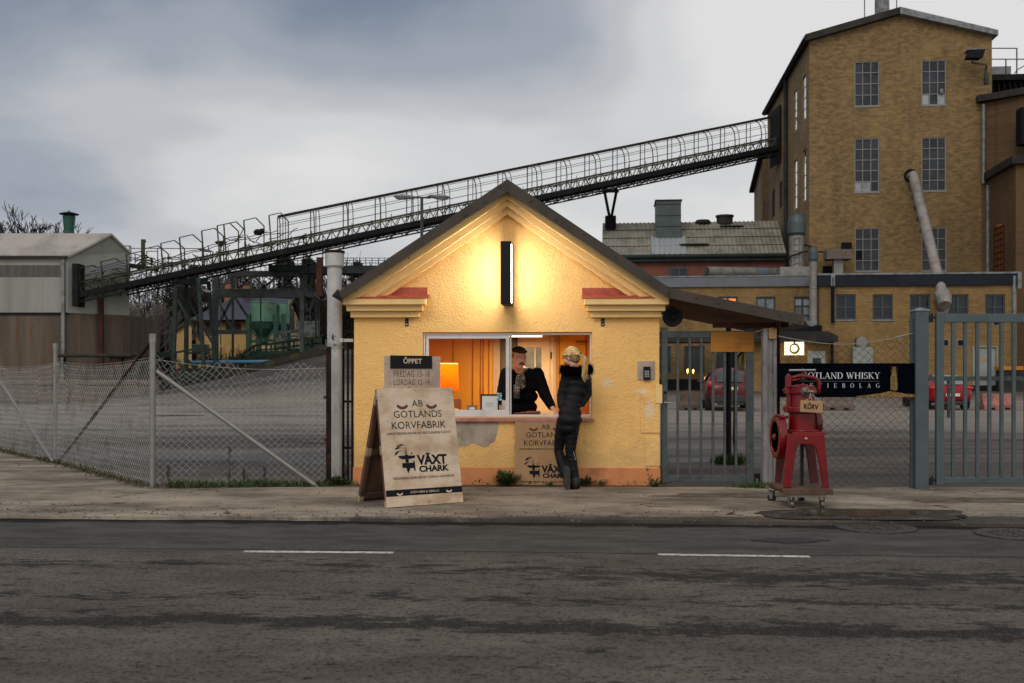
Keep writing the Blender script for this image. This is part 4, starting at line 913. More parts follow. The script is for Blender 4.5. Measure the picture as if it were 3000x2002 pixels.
# table lamp
lx, lz = K(1022, 866, .75); top_z = K(1022, 835, .75)[1]; bot_z = K(1022, 897, .75)[1]; lr = KX(1052, .75)-lx
tl = thing('table_lamp', 'lit orange table lamp with a drum shade inside the kiosk window', 'lamp', KF.w(lx, .72, cz), R(-2))
def lathe_open(g, prof, n=28): g.lathe((0,0,0), prof, n)
g = MB(); pr = [(lr*1.02, bot_z-cz), (lr*.98, top_z-cz)]; vs = []
n = 28
for r_, h_ in pr + [(lr*.95, top_z-cz), (lr*.99, bot_z-cz)]:
    for j in range(n): vs.append((r_*math.cos(2*math.pi*j/n), r_*math.sin(2*math.pi*j/n), h_))
g.add(vs, [(i*n+j, i*n+(j+1)%n, ((i+1)%4)*n+(j+1)%n, ((i+1)%4)*n+j) for i in range(4) for j in range(n)]); g.build('lamp_shade', M['lamp_shade'], tl)
g = MB(); g.lathe((0,0,0), [(lr*.985, top_z-cz-.004), (lr*.985, top_z-cz+.006), (lr*.9, top_z-cz+.006)], 28); g.build('shade_rim', M['shade_hot'], tl)
g = MB(); g.lathe((0,0,0), [(.08,0),(.075,.02),(.03,.04),(.05,.09),(.045,.14),(.012,.17),(.012,bot_z-cz+.08)], 18); g.build('base', M['gold_frame'], tl)
ld = bpy.data.lights.new('bulb', 'POINT'); ld.energy = 6.5; ld.shadow_soft_size = .04; ld.color = (1,.56,.22); lo_ = bpy.data.objects.new('bulb', ld); COL.objects.link(lo_); lo_.parent = tl; lo_.location = (0, 0, (bot_z+top_z)/2-cz+.09)
# small things on the counter behind the glass
def prop(name, label, cat, v, vy, y, rz=0): 
    return thing(name, label, cat, KF.w(K(v, vy, y)[0], y, cz), R(-2+rz))
s8 = 12.9/FPX*1.2766
t = prop('framed_notice', 'white typed notice in a thin black frame standing in the kiosk window', 'picture frame', 1124, 940, .18)
hw, hh = 21.5*s8, 50*s8
g = MB(); g.box(-hw, 0, 0, -hw+.018, .015, hh); g.box(hw-.018, 0, 0, hw, .015, hh); g.box(-hw+.018, 0, 0, hw-.018, .015, .018); g.box(-hw+.018, 0, hh-.018, hw-.018, .015, hh); g.build('frame', M['black_paint'], t)
g = MB(); g.box(-hw+.018, .006, .018, hw-.018, .010, hh-.018); g.build('paper', M['white_paper'], t)
g = MB(); 
for k_ in range(6): g.box(-.055+.004*(k_ % 3), .0045, .165-k_*.011, .055-.006*(k_ % 2), .0055, .167-k_*.011)
g.build('text_lines', M['grey_ink'], t)
t = prop('framed_photo', 'small gilt frame with a photo of a white-capped face in the kiosk window', 'picture frame', 1083, 940, .24, -8)
g = MB(); hw, hh = .068, .132; g.box(-hw, 0, 0, -hw+.012, .015, hh); g.box(hw-.012, 0, 0, hw, .015, hh); g.box(-hw+.012, 0, 0, hw-.012, .015, .012); g.box(-hw+.012, 0, hh-.012, hw-.012, .015, hh); g.build('frame', M['gold_frame'], t)
g = MB(); g.box(-hw+.012, .006, .012, hw-.012, .01, hh-.012); g.build('photo', M['photo_grey'], t)
g = MB(); g.ell((0,.005,.055), (.027,.0012,.036), 14, 8); g.build('face_print', M['photo_face'], t)
g = MB(); g.prism([(-.034,.078),(.034,.078),(.037,.096),(.0,.110),(-.037,.096)], .0032, .0045); g.build('cap_print', M['white_paper'], t)
g = MB(); g.box(-.018,.0022,.060,-.006,.003,.063); g.box(.006,.0022,.060,.018,.003,.063); g.box(-.010,.0022,.036,.010,.003,.039); g.build('features_print', M['ink'], t)
t = prop('yellow_cards', 'pile of bright yellow cards on the counter left of the gilt photo frame', 'cards', 1052, 940, .33)
g = MB(); g.box(-.05,0,0,-.004,.02,.085, rot=Matrix.Rotation(R(6),3,'Y')); g.box(.0,.01,0,.05,.03,.07, rot=Matrix.Rotation(R(-8),3,'Y')); g.box(-.06,-.03,0,.06,.0,.025); g.build('cards', M['yellow_sheet'], t)
g = MB(); g.box(-.03,-.004,.045,-.02,-.001,.06); g.box(.015,.004,.03,.03,.0085,.045); g.build('print', M['ink_brown'], t)
t = prop('brown_box', 'brown cardboard box on the counter beneath the orange lamp', 'box', 1045, 940, .52)
g = MB(); g.box(-.08,0,.0,.07,.12,.13); g.box(-.08,-.0,.131,.07,.12,.2); g.build('carton', M['orange_dark'], t, bevel=.004)
t = prop('envelope_stack', 'white leaflets standing at the right end of the closed pane', 'leaflets', 1156, 940, .30)
g = MB(); g.box(-.03,0,0,.03,.004,.19, rot=Matrix.Rotation(R(7),3,'Y')); g.build('sheet', M['white_paper'], t)
g = MB(); g.box(-.02,-.012,0,.035,-.006,.05); g.build('sheet', M['tan_strip'], t)
# stickers on the pane
t = thing('window_stickers', 'block of small blue and white card stickers on the closed window pane', 'sticker', KF.w(K(1146.5, 912, .053)[0], .053, KZ(912,.053)), R(-2))
g = MB(); g2 = MB()
for r_ in range(4):
    for c__ in range(2):
        x0 = -.034+c__*.032; z0 = .034-r_*.024
        (g if (r_+c__) % 2 else g2).box(x0, 0, z0, x0+.028, .001, z0+.019)
        (g2 if (r_+c__) % 2 else g).box(x0+.004, -.001, z0+.006, x0+.02, -.0002, z0+.010)
g.build('blue_sticker', M['sticker_blue'], t); g2.build('pale_sticker', M['sticker_pale'], t)
# cutting board with sausages at the open side
t = prop('cutting_board', 'wooden cutting board on the counter at the open serving window', 'cutting board', 1222, 948, .30)
g = MB(); g.box(-.20, -.08, 0, .16, .12, .018); g.build('board', M['pale_wood'], t, bevel=.004)
for i, (v, y_, l_, rz_, lab) in enumerate(((1223, .28, .19, 4, 'large smoked sausage lying across the cutting board'), (1200, .30, .07, -20, 'short piece of sausage beside the large one'), (1188, .27, .10, 10, 'thin sausage at the left end of the cutting board'))):
    s_ = thing('sausage', lab, 'sausage', KF.w(K(v, 945, y_)[0], y_, cz+.019), R(rz_), 'sausages on the cutting board')
    g = MB(); r_ = (.021, .015, .010)[i]; g.path([V3((-l_/2+l_*k/10, .01*math.sin(k*.3), r_)) for k in range(11)], [r_*(.45 if k in (0, 10) else .9 if k in (1, 9) else 1) for k in range(11)], 10); g.build('casing', M['sausage'], s_, smooth=True)
    g = MB(); g.lathe((-l_/2-.0015, 0, r_), [(0,0),(r_*.42,.0005)], 10, 'X'); g.build('cut_face', M['ink_red'], s_)
# vertical wall lamp
lx, lz = K(1165.3, 626, -.36)
wl = thing('wall_lamp', 'tall black box lamp glowing from both sides on the kiosk gable', 'wall lamp', KF.w(lx, 0, lz), R(-5.5))
hh = (698.5-553.9)/2*12.34/FPX*1.2766
g = MB(); g.box(-.062, -.365, -hh, .062, -.345, hh); g.box(-.058, -.3449, hh-.02, .058, -.02, hh); g.box(-.058, -.3449, -hh, .058, -.02, -hh+.02); g.box(-.050, -.20, -hh+.0201, .050, -.02, hh-.0201); g.build('cover', M['black_paint'], wl, bevel=.003)
g = MB(); g.box(-.053, -.3445, -hh+.0205, .053, -.2005, hh-.0205); g.build('diffuser', M['warm_light'], wl)
g = MB(); g.box(-.04, -.0199, -hh+.1, .04, .005, hh-.1); g.build('back_plate', M['black_metal'], wl)
# keypad
x, z = K(1484.3, 857.5, -.012)
kpd = thing('keypad', 'small black door-entry keypad on the right corner of the kiosk', 'keypad', KF.w(x, -.013, z), R(-2))
g = MB(); g.box(-.041, -.028, -.078, .041, 0, .082); g.box(-.034, -.032, .045, .034, -.028, .07); g.build('case', M['black_paint'], kpd, bevel=.004)
for r_ in range(4):
    for c__ in range(3): g = MB(); g.box(-.027+c__*.019, -.034, .02-r_*.021, -.013+c__*.019, -.0285, .033-r_*.021); g.build('button', M['steel'], kpd)

# ================================================================ SIGNS WITH THE SAUSAGE MAKER'S LETTERING
def crescent(mb, cx_, cz_, rx, th, y, fn=None, n=16):
    pts = []
    for i in range(n+1):
        a = R(205 + 130*i/n); pts.append((cx_+rx*math.cos(a)*1.08, cz_+rx*.62+rx*math.sin(a)*.95))
    vs = []
    for i, (a, b) in enumerate(pts):
        p = pts[max(0, i-1)]; q = pts[min(n, i+1)]; d = V3((q[0]-p[0], q[1]-p[1], 0)).normalized(); k = th*(.55 if i in (0, n) else .9 if i in (1, n-1) else 1)
        for s_ in (-1, 1): vs.append(V3((a-d.y*k*s_, y, b+d.x*k*s_)))
    if fn: vs = [fn(v) for v in vs]
    mb.add(vs, [(2*i, 2*i+1, 2*i+3, 2*i+2) for i in range(n)])
def lettering(parent, W, H, yb, full=True):
    """the painted front of the sign; u across 0..1, v downwards 0..1"""
    U = lambda u: W*u; Vz = lambda v: H*(1-v)
    ink = MB(); red = MB()
    text(ink, 'AB', U(.432), U(.573), Vz(.145), H*.058, yb, .0); text(ink, 'GOTLANDS', U(.185), U(.816), Vz(.238), H*.062, yb, .0)
    text(ink, 'KORVFABRIK', U(.148), U(.858), Vz(.333), H*.064, yb, .0); text(ink, 'HANTVERKSKORVAR AV GOTLÄNDSKT KÖTT', U(.078), U(.922), Vz(.382), H*.0205, yb, .012)
    text(ink, 'VÄXT', U(.433), U(.83), Vz(.640), H*.080, yb, .045); text(ink, 'CHARK', U(.452), U(.848), Vz(.702), H*.050, yb, .045)
    text(ink, 'VEGANSKA KORVAR AV LOKALA RÅVAROR', U(.104), U(.906), Vz(.758), H*.0205, yb, .012)
    crescent(red, U(.305), Vz(.140), W*.066, H*.0125, yb); crescent(red, U(.69), Vz(.140), W*.066, H*.0125, yb)
    def poly(pts, mb=ink): mb.add([V3((U(u), yb, Vz(v))) for u, v in pts], [tuple(range(len(pts)))])
    poly([(.195,.560),(.275,.560),(.29,.552),(.32,.552),(.33,.562),(.417,.562),(.405,.584),(.33,.590),(.24,.590),(.205,.575)])
    poly([(.285,.590),(.325,.590),(.325,.620),(.285,.620)]); poly([(.255,.622),(.385,.622),(.385,.666),(.345,.670),(.255,.662)]); poly([(.382,.608),(.403,.608),(.405,.690),(.385,.690)]); poly([(.238,.622),(.256,.622),(.256,.662),(.238,.662)])
    poly([(.29,.664),(.335,.668),(.330,.690),(.318,.692),(.318,.706),(.300,.706),(.300,.692),(.292,.688)])
    for x1_, y1_, x2_, y2_, wd in ((.155,.556,.20,.500,.008), (.165,.505,.23,.480,.008), (.185,.483,.25,.468,.008), (.23,.468,.285,.480,.008)):
        n = 12; vs = []
        for i in range(n+1):
            t_i = i/n; bx = (1-t_i)**2*x1_ + 2*t_i*(1-t_i)*x2_*1.18 + t_i*t_i*.30; by = (1-t_i)**2*y1_ + 2*t_i*(1-t_i)*(y2_-.02) + t_i*t_i*.555
            k = wd*(1.35 if .0 < t_i < .3 else .45 if t_i > .3 else .5)
            vs += [V3((U(bx-k*.8), yb, Vz(by-k*.5))), V3((U(bx+k*.8), yb, Vz(by+k*.5)))]
        ink.add(vs, [(2*i, 2*i+1, 2*i+3, 2*i+2) for i in range(n)])
    poly([(.355,.552),(.375,.532),(.388,.536),(.37,.556)], red)
    out = [ink.build('lettering', M['ink'], parent, fix=False), red.build('red_sausages', M['ink_red'], parent, fix=False)]
    if full:
        g = MB(); g.box(0.001, yb+.0004, Vz(.895), W-.001, yb+.0012, Vz(.842)); g.build('dark_band', M['ink'], parent)
        cr = MB(); text(cr, 'KÖP HEM & GRILLA', U(.317), U(.69), Vz(.878), H*.018, yb-.0006, .006); crescent(cr, U(.175), Vz(.876), W*.036, H*.0065, yb-.0006); crescent(cr, U(.82), Vz(.876), W*.036, H*.0065, yb-.0006)
        cr.build('cream_lettering', M['ink_cream'], parent, fix=False)
    return out
th_ = R(33); BL = V3((-1.215, 10.30, 0)); Wb = .862; Hb = 1.185; ln = .225
sb_t = thing('sandwich_board', 'freestanding plywood A-board with black lettering and red sausages, left of the serving window', 'sandwich board', BL, th_)
tilt = math.asin(ln/Hb)
def board_part(name, mb, m, front=True, **k):
    o = mb.build(name, m, sb_t, **k); return o
# front leaf, leaning back: a child built upright and tipped about its lower edge
fl2 = MB(); fl2.box(0, 0, .02, Wb, .012, Hb+.02); face = fl2.build('front_panel', M['plywood'], sb_t, bevel=.002)
face.rotation_euler = (-tilt, 0, 0)
lettering(face, Wb, Hb, -.0015)
g = MB()
for x0 in (0.0, Wb-.045): g.box(x0, .013, 0, x0+.045, .048, Hb+.01)
for z0 in (.03, .55, Hb-.07): g.box(.046, .014, z0, Wb-.046, .046, z0+.06)
fr2 = g.build('front_frame', M['old_wood'], sb_t, bevel=.003); fr2.rotation_euler = (-tilt, 0, 0)
bt = MB(); bt.box(0, -.012, .02, Wb, 0, Hb+.0); back = bt.build('back_panel', M['old_wood'], sb_t, bevel=.002)
g = MB()
for x0 in (0.0, Wb-.045): g.box(x0, -.048, 0, x0+.045, -.013, Hb)
for z0 in (.06, .55, Hb-.07): g.box(.046, -.046, z0, Wb-.046, -.014, z0+.06)
br2 = g.build('back_frame', M['old_wood'], sb_t, bevel=.003)
sp = .70; bt_ = math.asin((sp-ln-.06)/Hb)
for o in (back, br2): o.location = (0, sp, 0); o.rotation_euler = (bt_, 0, 0)
for z0 in (.0, .54, Hb-.09):
    g = MB(); g.box(-.004, .0125, z0, .047, .0495, z0+.09); o = g.build('joint_block', M['pale_wood'], sb_t, bevel=.003); o.rotation_euler = (-tilt, 0, 0)
    g = MB(); g.box(-.004, -.0495, z0, .047, -.0125, z0+.09); o = g.build('joint_block', M['pale_wood'], sb_t, bevel=.003); o.location = (0, sp, 0); o.rotation_euler = (bt_, 0, 0)
# opening hours board standing on top
FB = Frame(BL.x, BL.y, 33)
def fbx(v, vy, y): return FB.fy(v*1.2766, vy*1.2766, y)
hx0, hz0 = fbx(882, 893, .27); hx1, hz1 = fbx(1010, 819, .27)
hs = thing('opening_hours_sign', 'grey plywood opening hours sign with a black headboard, on top of the A-board', 'sign', FB.w(hx0, .262, 1.13), th_)
HW = hx1-hx0; HH = hz1-1.13; yo = hz0-1.13
g = MB(); g.box(0, 0, 0, HW, .012, HH); g.build('board', M['plywood_grey'], hs, bevel=.002)
def hu(v): return fbx(v, 850, .26)[0]-hx0
def hv(vy): return fbx(946, vy, .26)[1]-1.13
g = MB(); g.box(hu(895.5), -.014, hv(846), hu(990.5), -.001, hv(816.5)); pq = g.build('headboard', M['black_paint'], hs, bevel=.002)
g = MB(); text(g, 'ŎPPET', hu(924.5), hu(967), hv(834.5), hv(823)-hv(834.5), -.0155, .02); g.build('lettering', M['ink_cream'], pq, fix=False)
g = MB(); text(g, 'FREDAG 15-18', hu(904), hu(986), hv(865), hv(850.5)-hv(865), -.0015, .0, 1.1); text(g, 'LÖRDAG 12-14', hu(904), hu(986), hv(884), hv(870)-hv(884), -.0015, .0, 1.1); g.build('lettering', M['ink_brown'], hs, fix=False)
g = MB()
for u, v in ((.02,.8),(.1,.25),(.52,.06),(.96,.1),(.96,.9)): g.lathe((HW*u, 0, HH*v), [(0,-.002),(.005,-.001),(.006,0)], 8, 'Y')
g.build('screws', M['rust_dark'], hs)
# the second sign board, fixed to the wall under the window
x0, z0 = K(1182, 1111, -.03); x1, _ = K(1322, 1111, -.03); Wk = x1-x0
ws = thing('wall_sign_board', 'weathered brown plywood sausage sign leaning on the kiosk wall under the window, behind the woman', 'sign', KF.w(x0, -.062, .0), R(-2))
top_ = wz0-.052; Hk = 1.038
g = MB(); g.box(0, 0, .004, Wk, .012, top_); pn = g.build('panel', M['plywood_orange'], ws, bevel=.002)
for o in lettering(pn, Wk, Hk, -.0015, full=False): o.location.z = top_-Hk+.063
# ================================================================ SAUSAGE STUFFER, TROLLEY, TAG
def Q(cx_, cy_, Yd): return at(2200+cx_/3.2656, 1040+cy_/3.2656, Yd)
tx, ty = 2.87, 10.61
tro = thing('trolley', 'low wooden platform trolley on four castors under the red sausage machine', 'trolley', (tx, ty, 0))
def q3(cx_, cy_, Yd): return Q(cx_, cy_, Yd) - V3((tx, ty, 0))
g = MB(); dx0, dx1, dy0, dy1 = 2.63-tx, 3.115-tx, 10.28-ty, 10.95-ty; n = 5
for i in range(n):
    y0 = dy0+(dy1-dy0)*i/n; g.box(dx0, y0+.002, .178, dx1, y0+(dy1-dy0)/n-.002, .207)
g.build('planks', M['old_wood'], tro, bevel=.004)
g = MB(); g.box(dx0+.0, dy0-.012, .150, dx1+.004, dy0+.0, .204); g.box(dx0+.03, dy0+.03, .150, dx0+.07, dy1-.03, .177); g.box(dx1-.07, dy0+.03, .150, dx1-.03, dy1-.03, .177); g.build('edge_boards', M['old_wood'], tro, bevel=.003)
g = MB(); g.box(dx0+.06, dy0+.02, .122, dx1-.06, dy0+.05, .149); g.build('steel_rail', M['galv'], tro)
for x, y, a in ((2.736,10.37,8), (3.037,10.37,-6), (2.683,10.93,55), (2.986,10.93,20)):
    x -= tx; y -= ty; Rz = Matrix.Rotation(R(a), 3, 'Z'); p = V3((x, y, 0))
    def cw(v): return p + Rz @ V3(v)
    g = MB(); g.box(-.03, -.04, .118, .03, .04, .124)
    for s_ in (-1, 1): g.add([(s_*.024,-.03,.118),(s_*.024,.03,.118),(s_*.024,.012,.035),(s_*.024,-.012,.035),(s_*.020,-.03,.118),(s_*.020,.03,.118),(s_*.020,.012,.035),(s_*.020,-.012,.035)], [(0,1,2,3),(7,6,5,4),(0,4,5,1),(2,6,7,3),(1,5,6,2),(3,7,4,0)])
    g.xf(cw); cst = g.build('castor', M['caster'], tro)
    g = MB(); g.lathe((0,0,.044), [(.0,-.017),(.030,-.017),(.040,-.015),(.044,-.008),(.044,.008),(.040,.015),(.030,.017),(0,.017)], 24, 'X'); g.xf(cw); g.build('wheel', M['cast_metal'] if y < 0 else M['tyre'], cst)
mc = thing('sausage_stuffer', 'antique red cast-iron sausage stuffer with flywheel and T-handle, standing on the trolley', 'sausage machine', (tx, ty, .208))
def q4(cx_, cy_, Yd): return Q(cx_, cy_, Yd) - V3((tx, ty, .208))
def arch(Yd, out, dy):
    pts = [q4(a, b, Yd) for a, b in out]; g = MB(); y = Yd-ty; g.prism([(p.x, p.z) for p in pts], y, y+dy); return g
front = [(300,1272),(312,1255),(350,760),(705,760),(748,1255),(762,1277),(688,1277),(692,1250),(640,960),(622,890),(600,866),(570,858),(490,858),(465,862),(443,885),(432,930),(386,1250),(388,1272)]
g = arch(10.34, front, .035); g.build('front_legs', M['red_paint'], mc, bevel=.006)
g = arch(10.84, [(215,1240),(232,1222),(262,760),(600,750),(650,1230),(662,1248),(565,1248),(572,1225),(530,900),(500,862),(380,862),(345,900),(290,1225),(292,1240)], .035); g.build('rear_legs', M['red_paint_dull'], mc, bevel=.006)
def zc(cy_, Yd=10.6): return Q(490, cy_, Yd).z-.208
ctr = Q(488, 500, 10.6); cxl = ctr.x-tx
g = MB(); fx_ = q4(350, 760, 10.34).x; fx2 = q4(703, 760, 10.34).x
g.box(fx_+.006, 10.376-ty, zc(795), fx_+.03, 10.839-ty, zc(760)); g.box(fx2-.03, 10.376-ty, zc(795), fx2-.006, 10.839-ty, zc(760)); g.build('side_rails', M['red_paint'], mc, bevel=.004)
g = MB(); g.box(cxl-.155, -.235, zc(750), cxl+.175, .235, zc(727)); g.lathe((cxl,0,0), [(.165,zc(727)),(.165,zc(716)),(.14,zc(710))], 36); g.build('base_flange', M['red_paint'], mc, bevel=.005)
rC = .127
g = MB(); g.lathe((cxl,0,0), [(rC,zc(712)),(rC,zc(560)),(rC+.03,zc(550)),(rC+.035,zc(540)),(rC+.035,zc(505)),(rC+.03,zc(495)),(rC,zc(488)),(rC-.006,zc(380)),(rC+.018,zc(372)),(rC+.022,zc(360)),(rC+.022,zc(325)),(rC+.005,zc(316)),(rC+.005,zc(300)),(rC-.01,zc(294)),(.06,zc(290)),(.055,zc(282)),(0,zc(280))], 48); g.build('cylinder', M['red_paint'], mc, smooth=False)
for o in [mc.children[-1]] if mc.children else []: pass
g = MB()
for c0, c1, z0, z1 in ((326,372,372,312), (322,368,550,490)):
    a = q4(c0, z0, 10.55); b = q4(c1, z1, 10.55); g.box(a.x, -.06, a.z, b.x, -.01, b.z)
a = q4(345, 490, 10.55); b = q4(385, 372, 10.55); g.box(a.x, -.05, a.z, b.x, -.02, b.z)
for cy_ in (340, 518): p = q4(318, cy_, 10.55); g.lathe((p.x, -.035, p.z), [(0,-.014),(.009,-.012),(.012,.004)], 8, 'X')
g.build('side_lugs', M['red_paint'], mc, bevel=.004)
g = MB(); p = q4(640, 655, 10.72); vs = []
g.lathe((p.x-.02, .11, p.z), [(0,-.03),(.115,-.03),(.125,-.02),(.125,.03),(.115,.04),(0,.04)], 32, 'X'); g.build('gear_housing', M['red_paint_dull'], mc, bevel=.003)
# yoke and T-handle
g = MB(); a = q4(335, 312, 10.55); b = q4(384, 205, 10.55); g.box(a.x, -.075, a.z, b.x, -.025, b.z); xm = (a.x+b.x)/2; g.lathe((xm,-.05,0), [(.026,b.z),(.024,zc(195)),(.010,zc(188)),(.012,zc(180)),(.0,zc(176))], 12)
g.build('hinge_column', M['red_paint'], mc, bevel=.005)
g = MB()
def yk(pts, r): g.path([q4(a, b, 10.56) for a, b in pts], r, 10)
yk([(372,222),(420,212),(470,200),(510,203),(560,212),(610,222),(640,240),(652,270),(652,320),(645,372)], [.016,.017,.021,.022,.019,.017,.018,.019,.019,.017])
yk([(372,250),(430,238),(480,232)], .012); g.build('yoke', M['red_paint'], mc, smooth=True)
g = MB(); g.lathe((cxl,-.04,0), [(.030,zc(262)),(.034,zc(240)),(.030,zc(205)),(.018,zc(195)),(.016,zc(160)),(.012,zc(130)),(0,zc(124))], 16); g.build('screw', M['black_metal'], mc)
g = MB(); g.tube(q4(365,149,10.56)+V3((0,0,0)), q4(618,147,10.56), .0105, 12); g.build('t_handle', M['steel'], mc)
# rack
g = MB(); a = q4(472, 1240, 10.6); b = q4(503, 858, 10.6); g.box(a.x+.012, -.02, .0, b.x, .02, b.z)
k = 0
while k*.02 < b.z-.02: g.box(a.x, -.018, k*.02+.004, a.x+.0125, .018, k*.02+.014); k += 1
g.build('toothed_rack', M['black_metal'], mc)
p = q4(530, 805, 10.33); g = MB(); g.lathe((p.x, 10.34-ty, p.z), [(0,-.012),(.010,-.011),(.017,-.004),(.017,0)], 16, 'Y'); g.build('pivot_bolt', M['steel'], mc)
# flywheel, axle along x
fz = Q(270, 785, 10.6).z-.208; fxx = 2.672-tx
g = MB(); g.lathe((fxx,0,fz), [(.158,-.035),(.166,-.042),(.208,-.042),(.218,-.034),(.218,.034),(.208,.042),(.166,.042),(.158,.035),(.158,-.035)], 48, 'X')
for k in range(3):
    a = R(90+120*k); g.beam((fxx,.03*math.cos(a),fz+.03*math.sin(a)), (fxx,.165*math.cos(a),fz+.165*math.sin(a)), .024, .045)
g.lathe((fxx,0,fz), [(0,-.055),(.022,-.055),(.034,-.045),(.038,.04),(0,.05)], 20, 'X'); g.build('flywheel', M['red_paint'], mc, bevel=.003)
g = MB(); g.tube((fxx-.06,0,fz), (cxl-rC+.02,0,fz), .016, 12); g.build('axle', M['cast_metal'], mc)
g = MB(); g.path([(fxx-.03,-.0,fz-.19),(fxx+.03,-.05,fz-.2),(fxx+.06,-.08,fz-.19)], .016, 8); g.path([q4(232,575,10.5), q4(275,588,10.5), q4(330,600,10.5), q4(345,596,10.55)], .015, 8); g.build('guard_bracket', M['red_paint'], mc)
# spout
p = q4(532, 352, 10.46); g = MB(); vs = []
for k in range(10):
    a = 2*math.pi*k/10; g.ell((p.x-.012+.036*math.cos(a), p.y, p.z+.036*math.sin(a)), (.014,.012,.014), 8, 5)
g.lathe((p.x-.012, p.y, p.z), [(0,-.018),(.034,-.016),(.036,.016),(0,.018)], 20, 'Y'); fln = g.build('spout_flange', M['cast_metal'], mc, smooth=True)
g = MB(); g.path([V3((p.x-.012,p.y-.015,p.z)), V3((p.x+.02,p.y-.045,p.z-.002)), V3((p.x+.075,p.y-.075,p.z-.004))], [.021,.019,.016], 14); g.build('spout_tube', M['cast_metal'], mc, smooth=True)
p2 = Q(580, 495, 10.36)
tg = thing('hanging_tag', 'small wooden tag lettered korv, hanging by string from the machine spout', 'tag', p2, R(0))
hw = (690-475)/2/3.2656*10.36/3100; hh = (553-440)/2/3.2656*10.36/3100
rt = Matrix.Rotation(R(3), 3, 'Y')
g = MB(); g.box(-hw, 0, -hh, hw, .007, hh, rot=rt, c=(0,0,0)); g.build('tag_board', M['plywood_orange'], tg, bevel=.0015)
g = MB(); text(g, 'KŎRV', -hw*.68, hw*.62, -hh*.42, hh*.84, -.0012, .035); g.xf(lambda v: rt @ v); g.build('lettering', M['ink'], tg, fix=False)
sp_ = Q(568, 372, 10.40) - p2
g = MB(); g.path([V3((-hw*.75,.003,hh*.95)), V3((-.02,.01,hh+.02)), sp_], .0012, 4); g.path([V3((hw*.0,.003,hh*.98)), sp_+V3((.004,0,0))], .0012, 4); g.path([V3((hw*.8,.003,hh*.8)), sp_+V3((.012,0,0))], .0012, 4); g.build('string', M['white_paper'], tg)

# ================================================================ PEOPLE
def limb(mb, pts, rs, n=14):
    pts = [V3(p) for p in pts]; mb.path(pts, rs, n)
    for p, r in zip(pts, rs): mb.ell(p, r*.99, 12, 8)
def headframe(f, tilt_=0, roll=0):
    f = V3(f).normalized(); r = f.cross(V3((0,0,1))).normalized(); u = r.cross(f).normalized()
    m = Matrix((r, f, u)).transposed()
    return m @ Matrix.Rotation(R(roll), 3, 'Y') @ Matrix.Rotation(R(tilt_), 3, 'X')
def head(mb, c, m, s=1.0):
    def e(o, r, n=16, k=12): mb.ell(V3(c)+m @ (V3(o)*s), tuple(x*s for x in r), n, k, rot=m)
    e((0,-.012,.030), (.074,.092,.088)); e((0,.020,-.030), (.062,.068,.078)); e((0,.052,-.082), (.034,.034,.026)); e((0,.060,.018), (.055,.028,.030))
    e((-.040,.052,-.030), (.026,.028,.034)); e((.040,.052,-.030), (.026,.028,.034)); e((0,.076,-.058), (.028,.020,.020))
    e((0,.094,.002), (.010,.014,.026)); e((0,.108,-.020), (.014,.014,.011)); e((-.012,.098,-.024), (.008,.009,.008)); e((.012,.098,-.024), (.008,.009,.008))
    e((0,.088,-.046), (.022,.012,.006)); e((0,.086,-.056), (.019,.012,.006)); e((-.030,.078,.026), (.020,.012,.008)); e((.030,.078,.026), (.020,.012,.008))
    for s_ in (-1, 1): e((s_*.077,-.010,-.005), (.009,.020,.032))
def fingers(mb, wrist, d, palm_n, s=1.0, curl=.5, thumb=1):
    d = V3(d).normalized(); nn = V3(palm_n).normalized(); sd_ = d.cross(nn).normalized()
    mb.ell(V3(wrist)+d*.045*s, (.040*s, .048*s, .016*s), 12, 8, rot=Matrix((sd_, d, nn)).transposed())
    mb.path([V3(wrist)-d*.03, V3(wrist)+d*.02], [.026*s, .026*s], 10)
    for k, ln_ in enumerate((.070,.080,.074,.058)):
        b = V3(wrist)+d*.080*s+sd_*(.028-.019*k)*s; p1 = b+(d*.97+nn*curl*.35)*ln_*.45*s; p2_ = p1+(d*.75+nn*curl*1.0).normalized()*ln_*.33*s; p3 = p2_+(d*.35+nn*curl*1.6).normalized()*ln_*.25*s
        mb.path([b-d*.02, b, p1, p2_, p3], [.0095*s, .0095*s, .009*s, .0085*s, .007*s], 8)
    b = V3(wrist)+d*.028*s+sd_*.034*thumb*s; mb.path([b-sd_*.015*thumb, b+(d*.6+sd_*thumb*.7).normalized()*.03*s, b+(d*.9+sd_*thumb*.35+nn*.3).normalized()*.062*s], [.013*s, .0115*s, .008*s], 8)
# ---- the woman at the window
WY = 12.13
wb = V_(1312, 1124, WY); wb.z = .012
wo_ = thing('person', 'blonde woman in black ski suit with fur collar, standing at the serving window', 'person', wb)
def W_(v, vy, dy=0): return V_(v, vy, WY+dy) - wb
hc = W_(1311, 822, .06); hm = headframe((-.80, .62, -.16), 0, 0)
hip = W_(1308, 957, .0); 
b_ = MB()
head(b_, hc, hm, .95)
limb(b_, [hc+V3((.02,-.02,-.07)), W_(1324,862,.08)], [.050,.055])
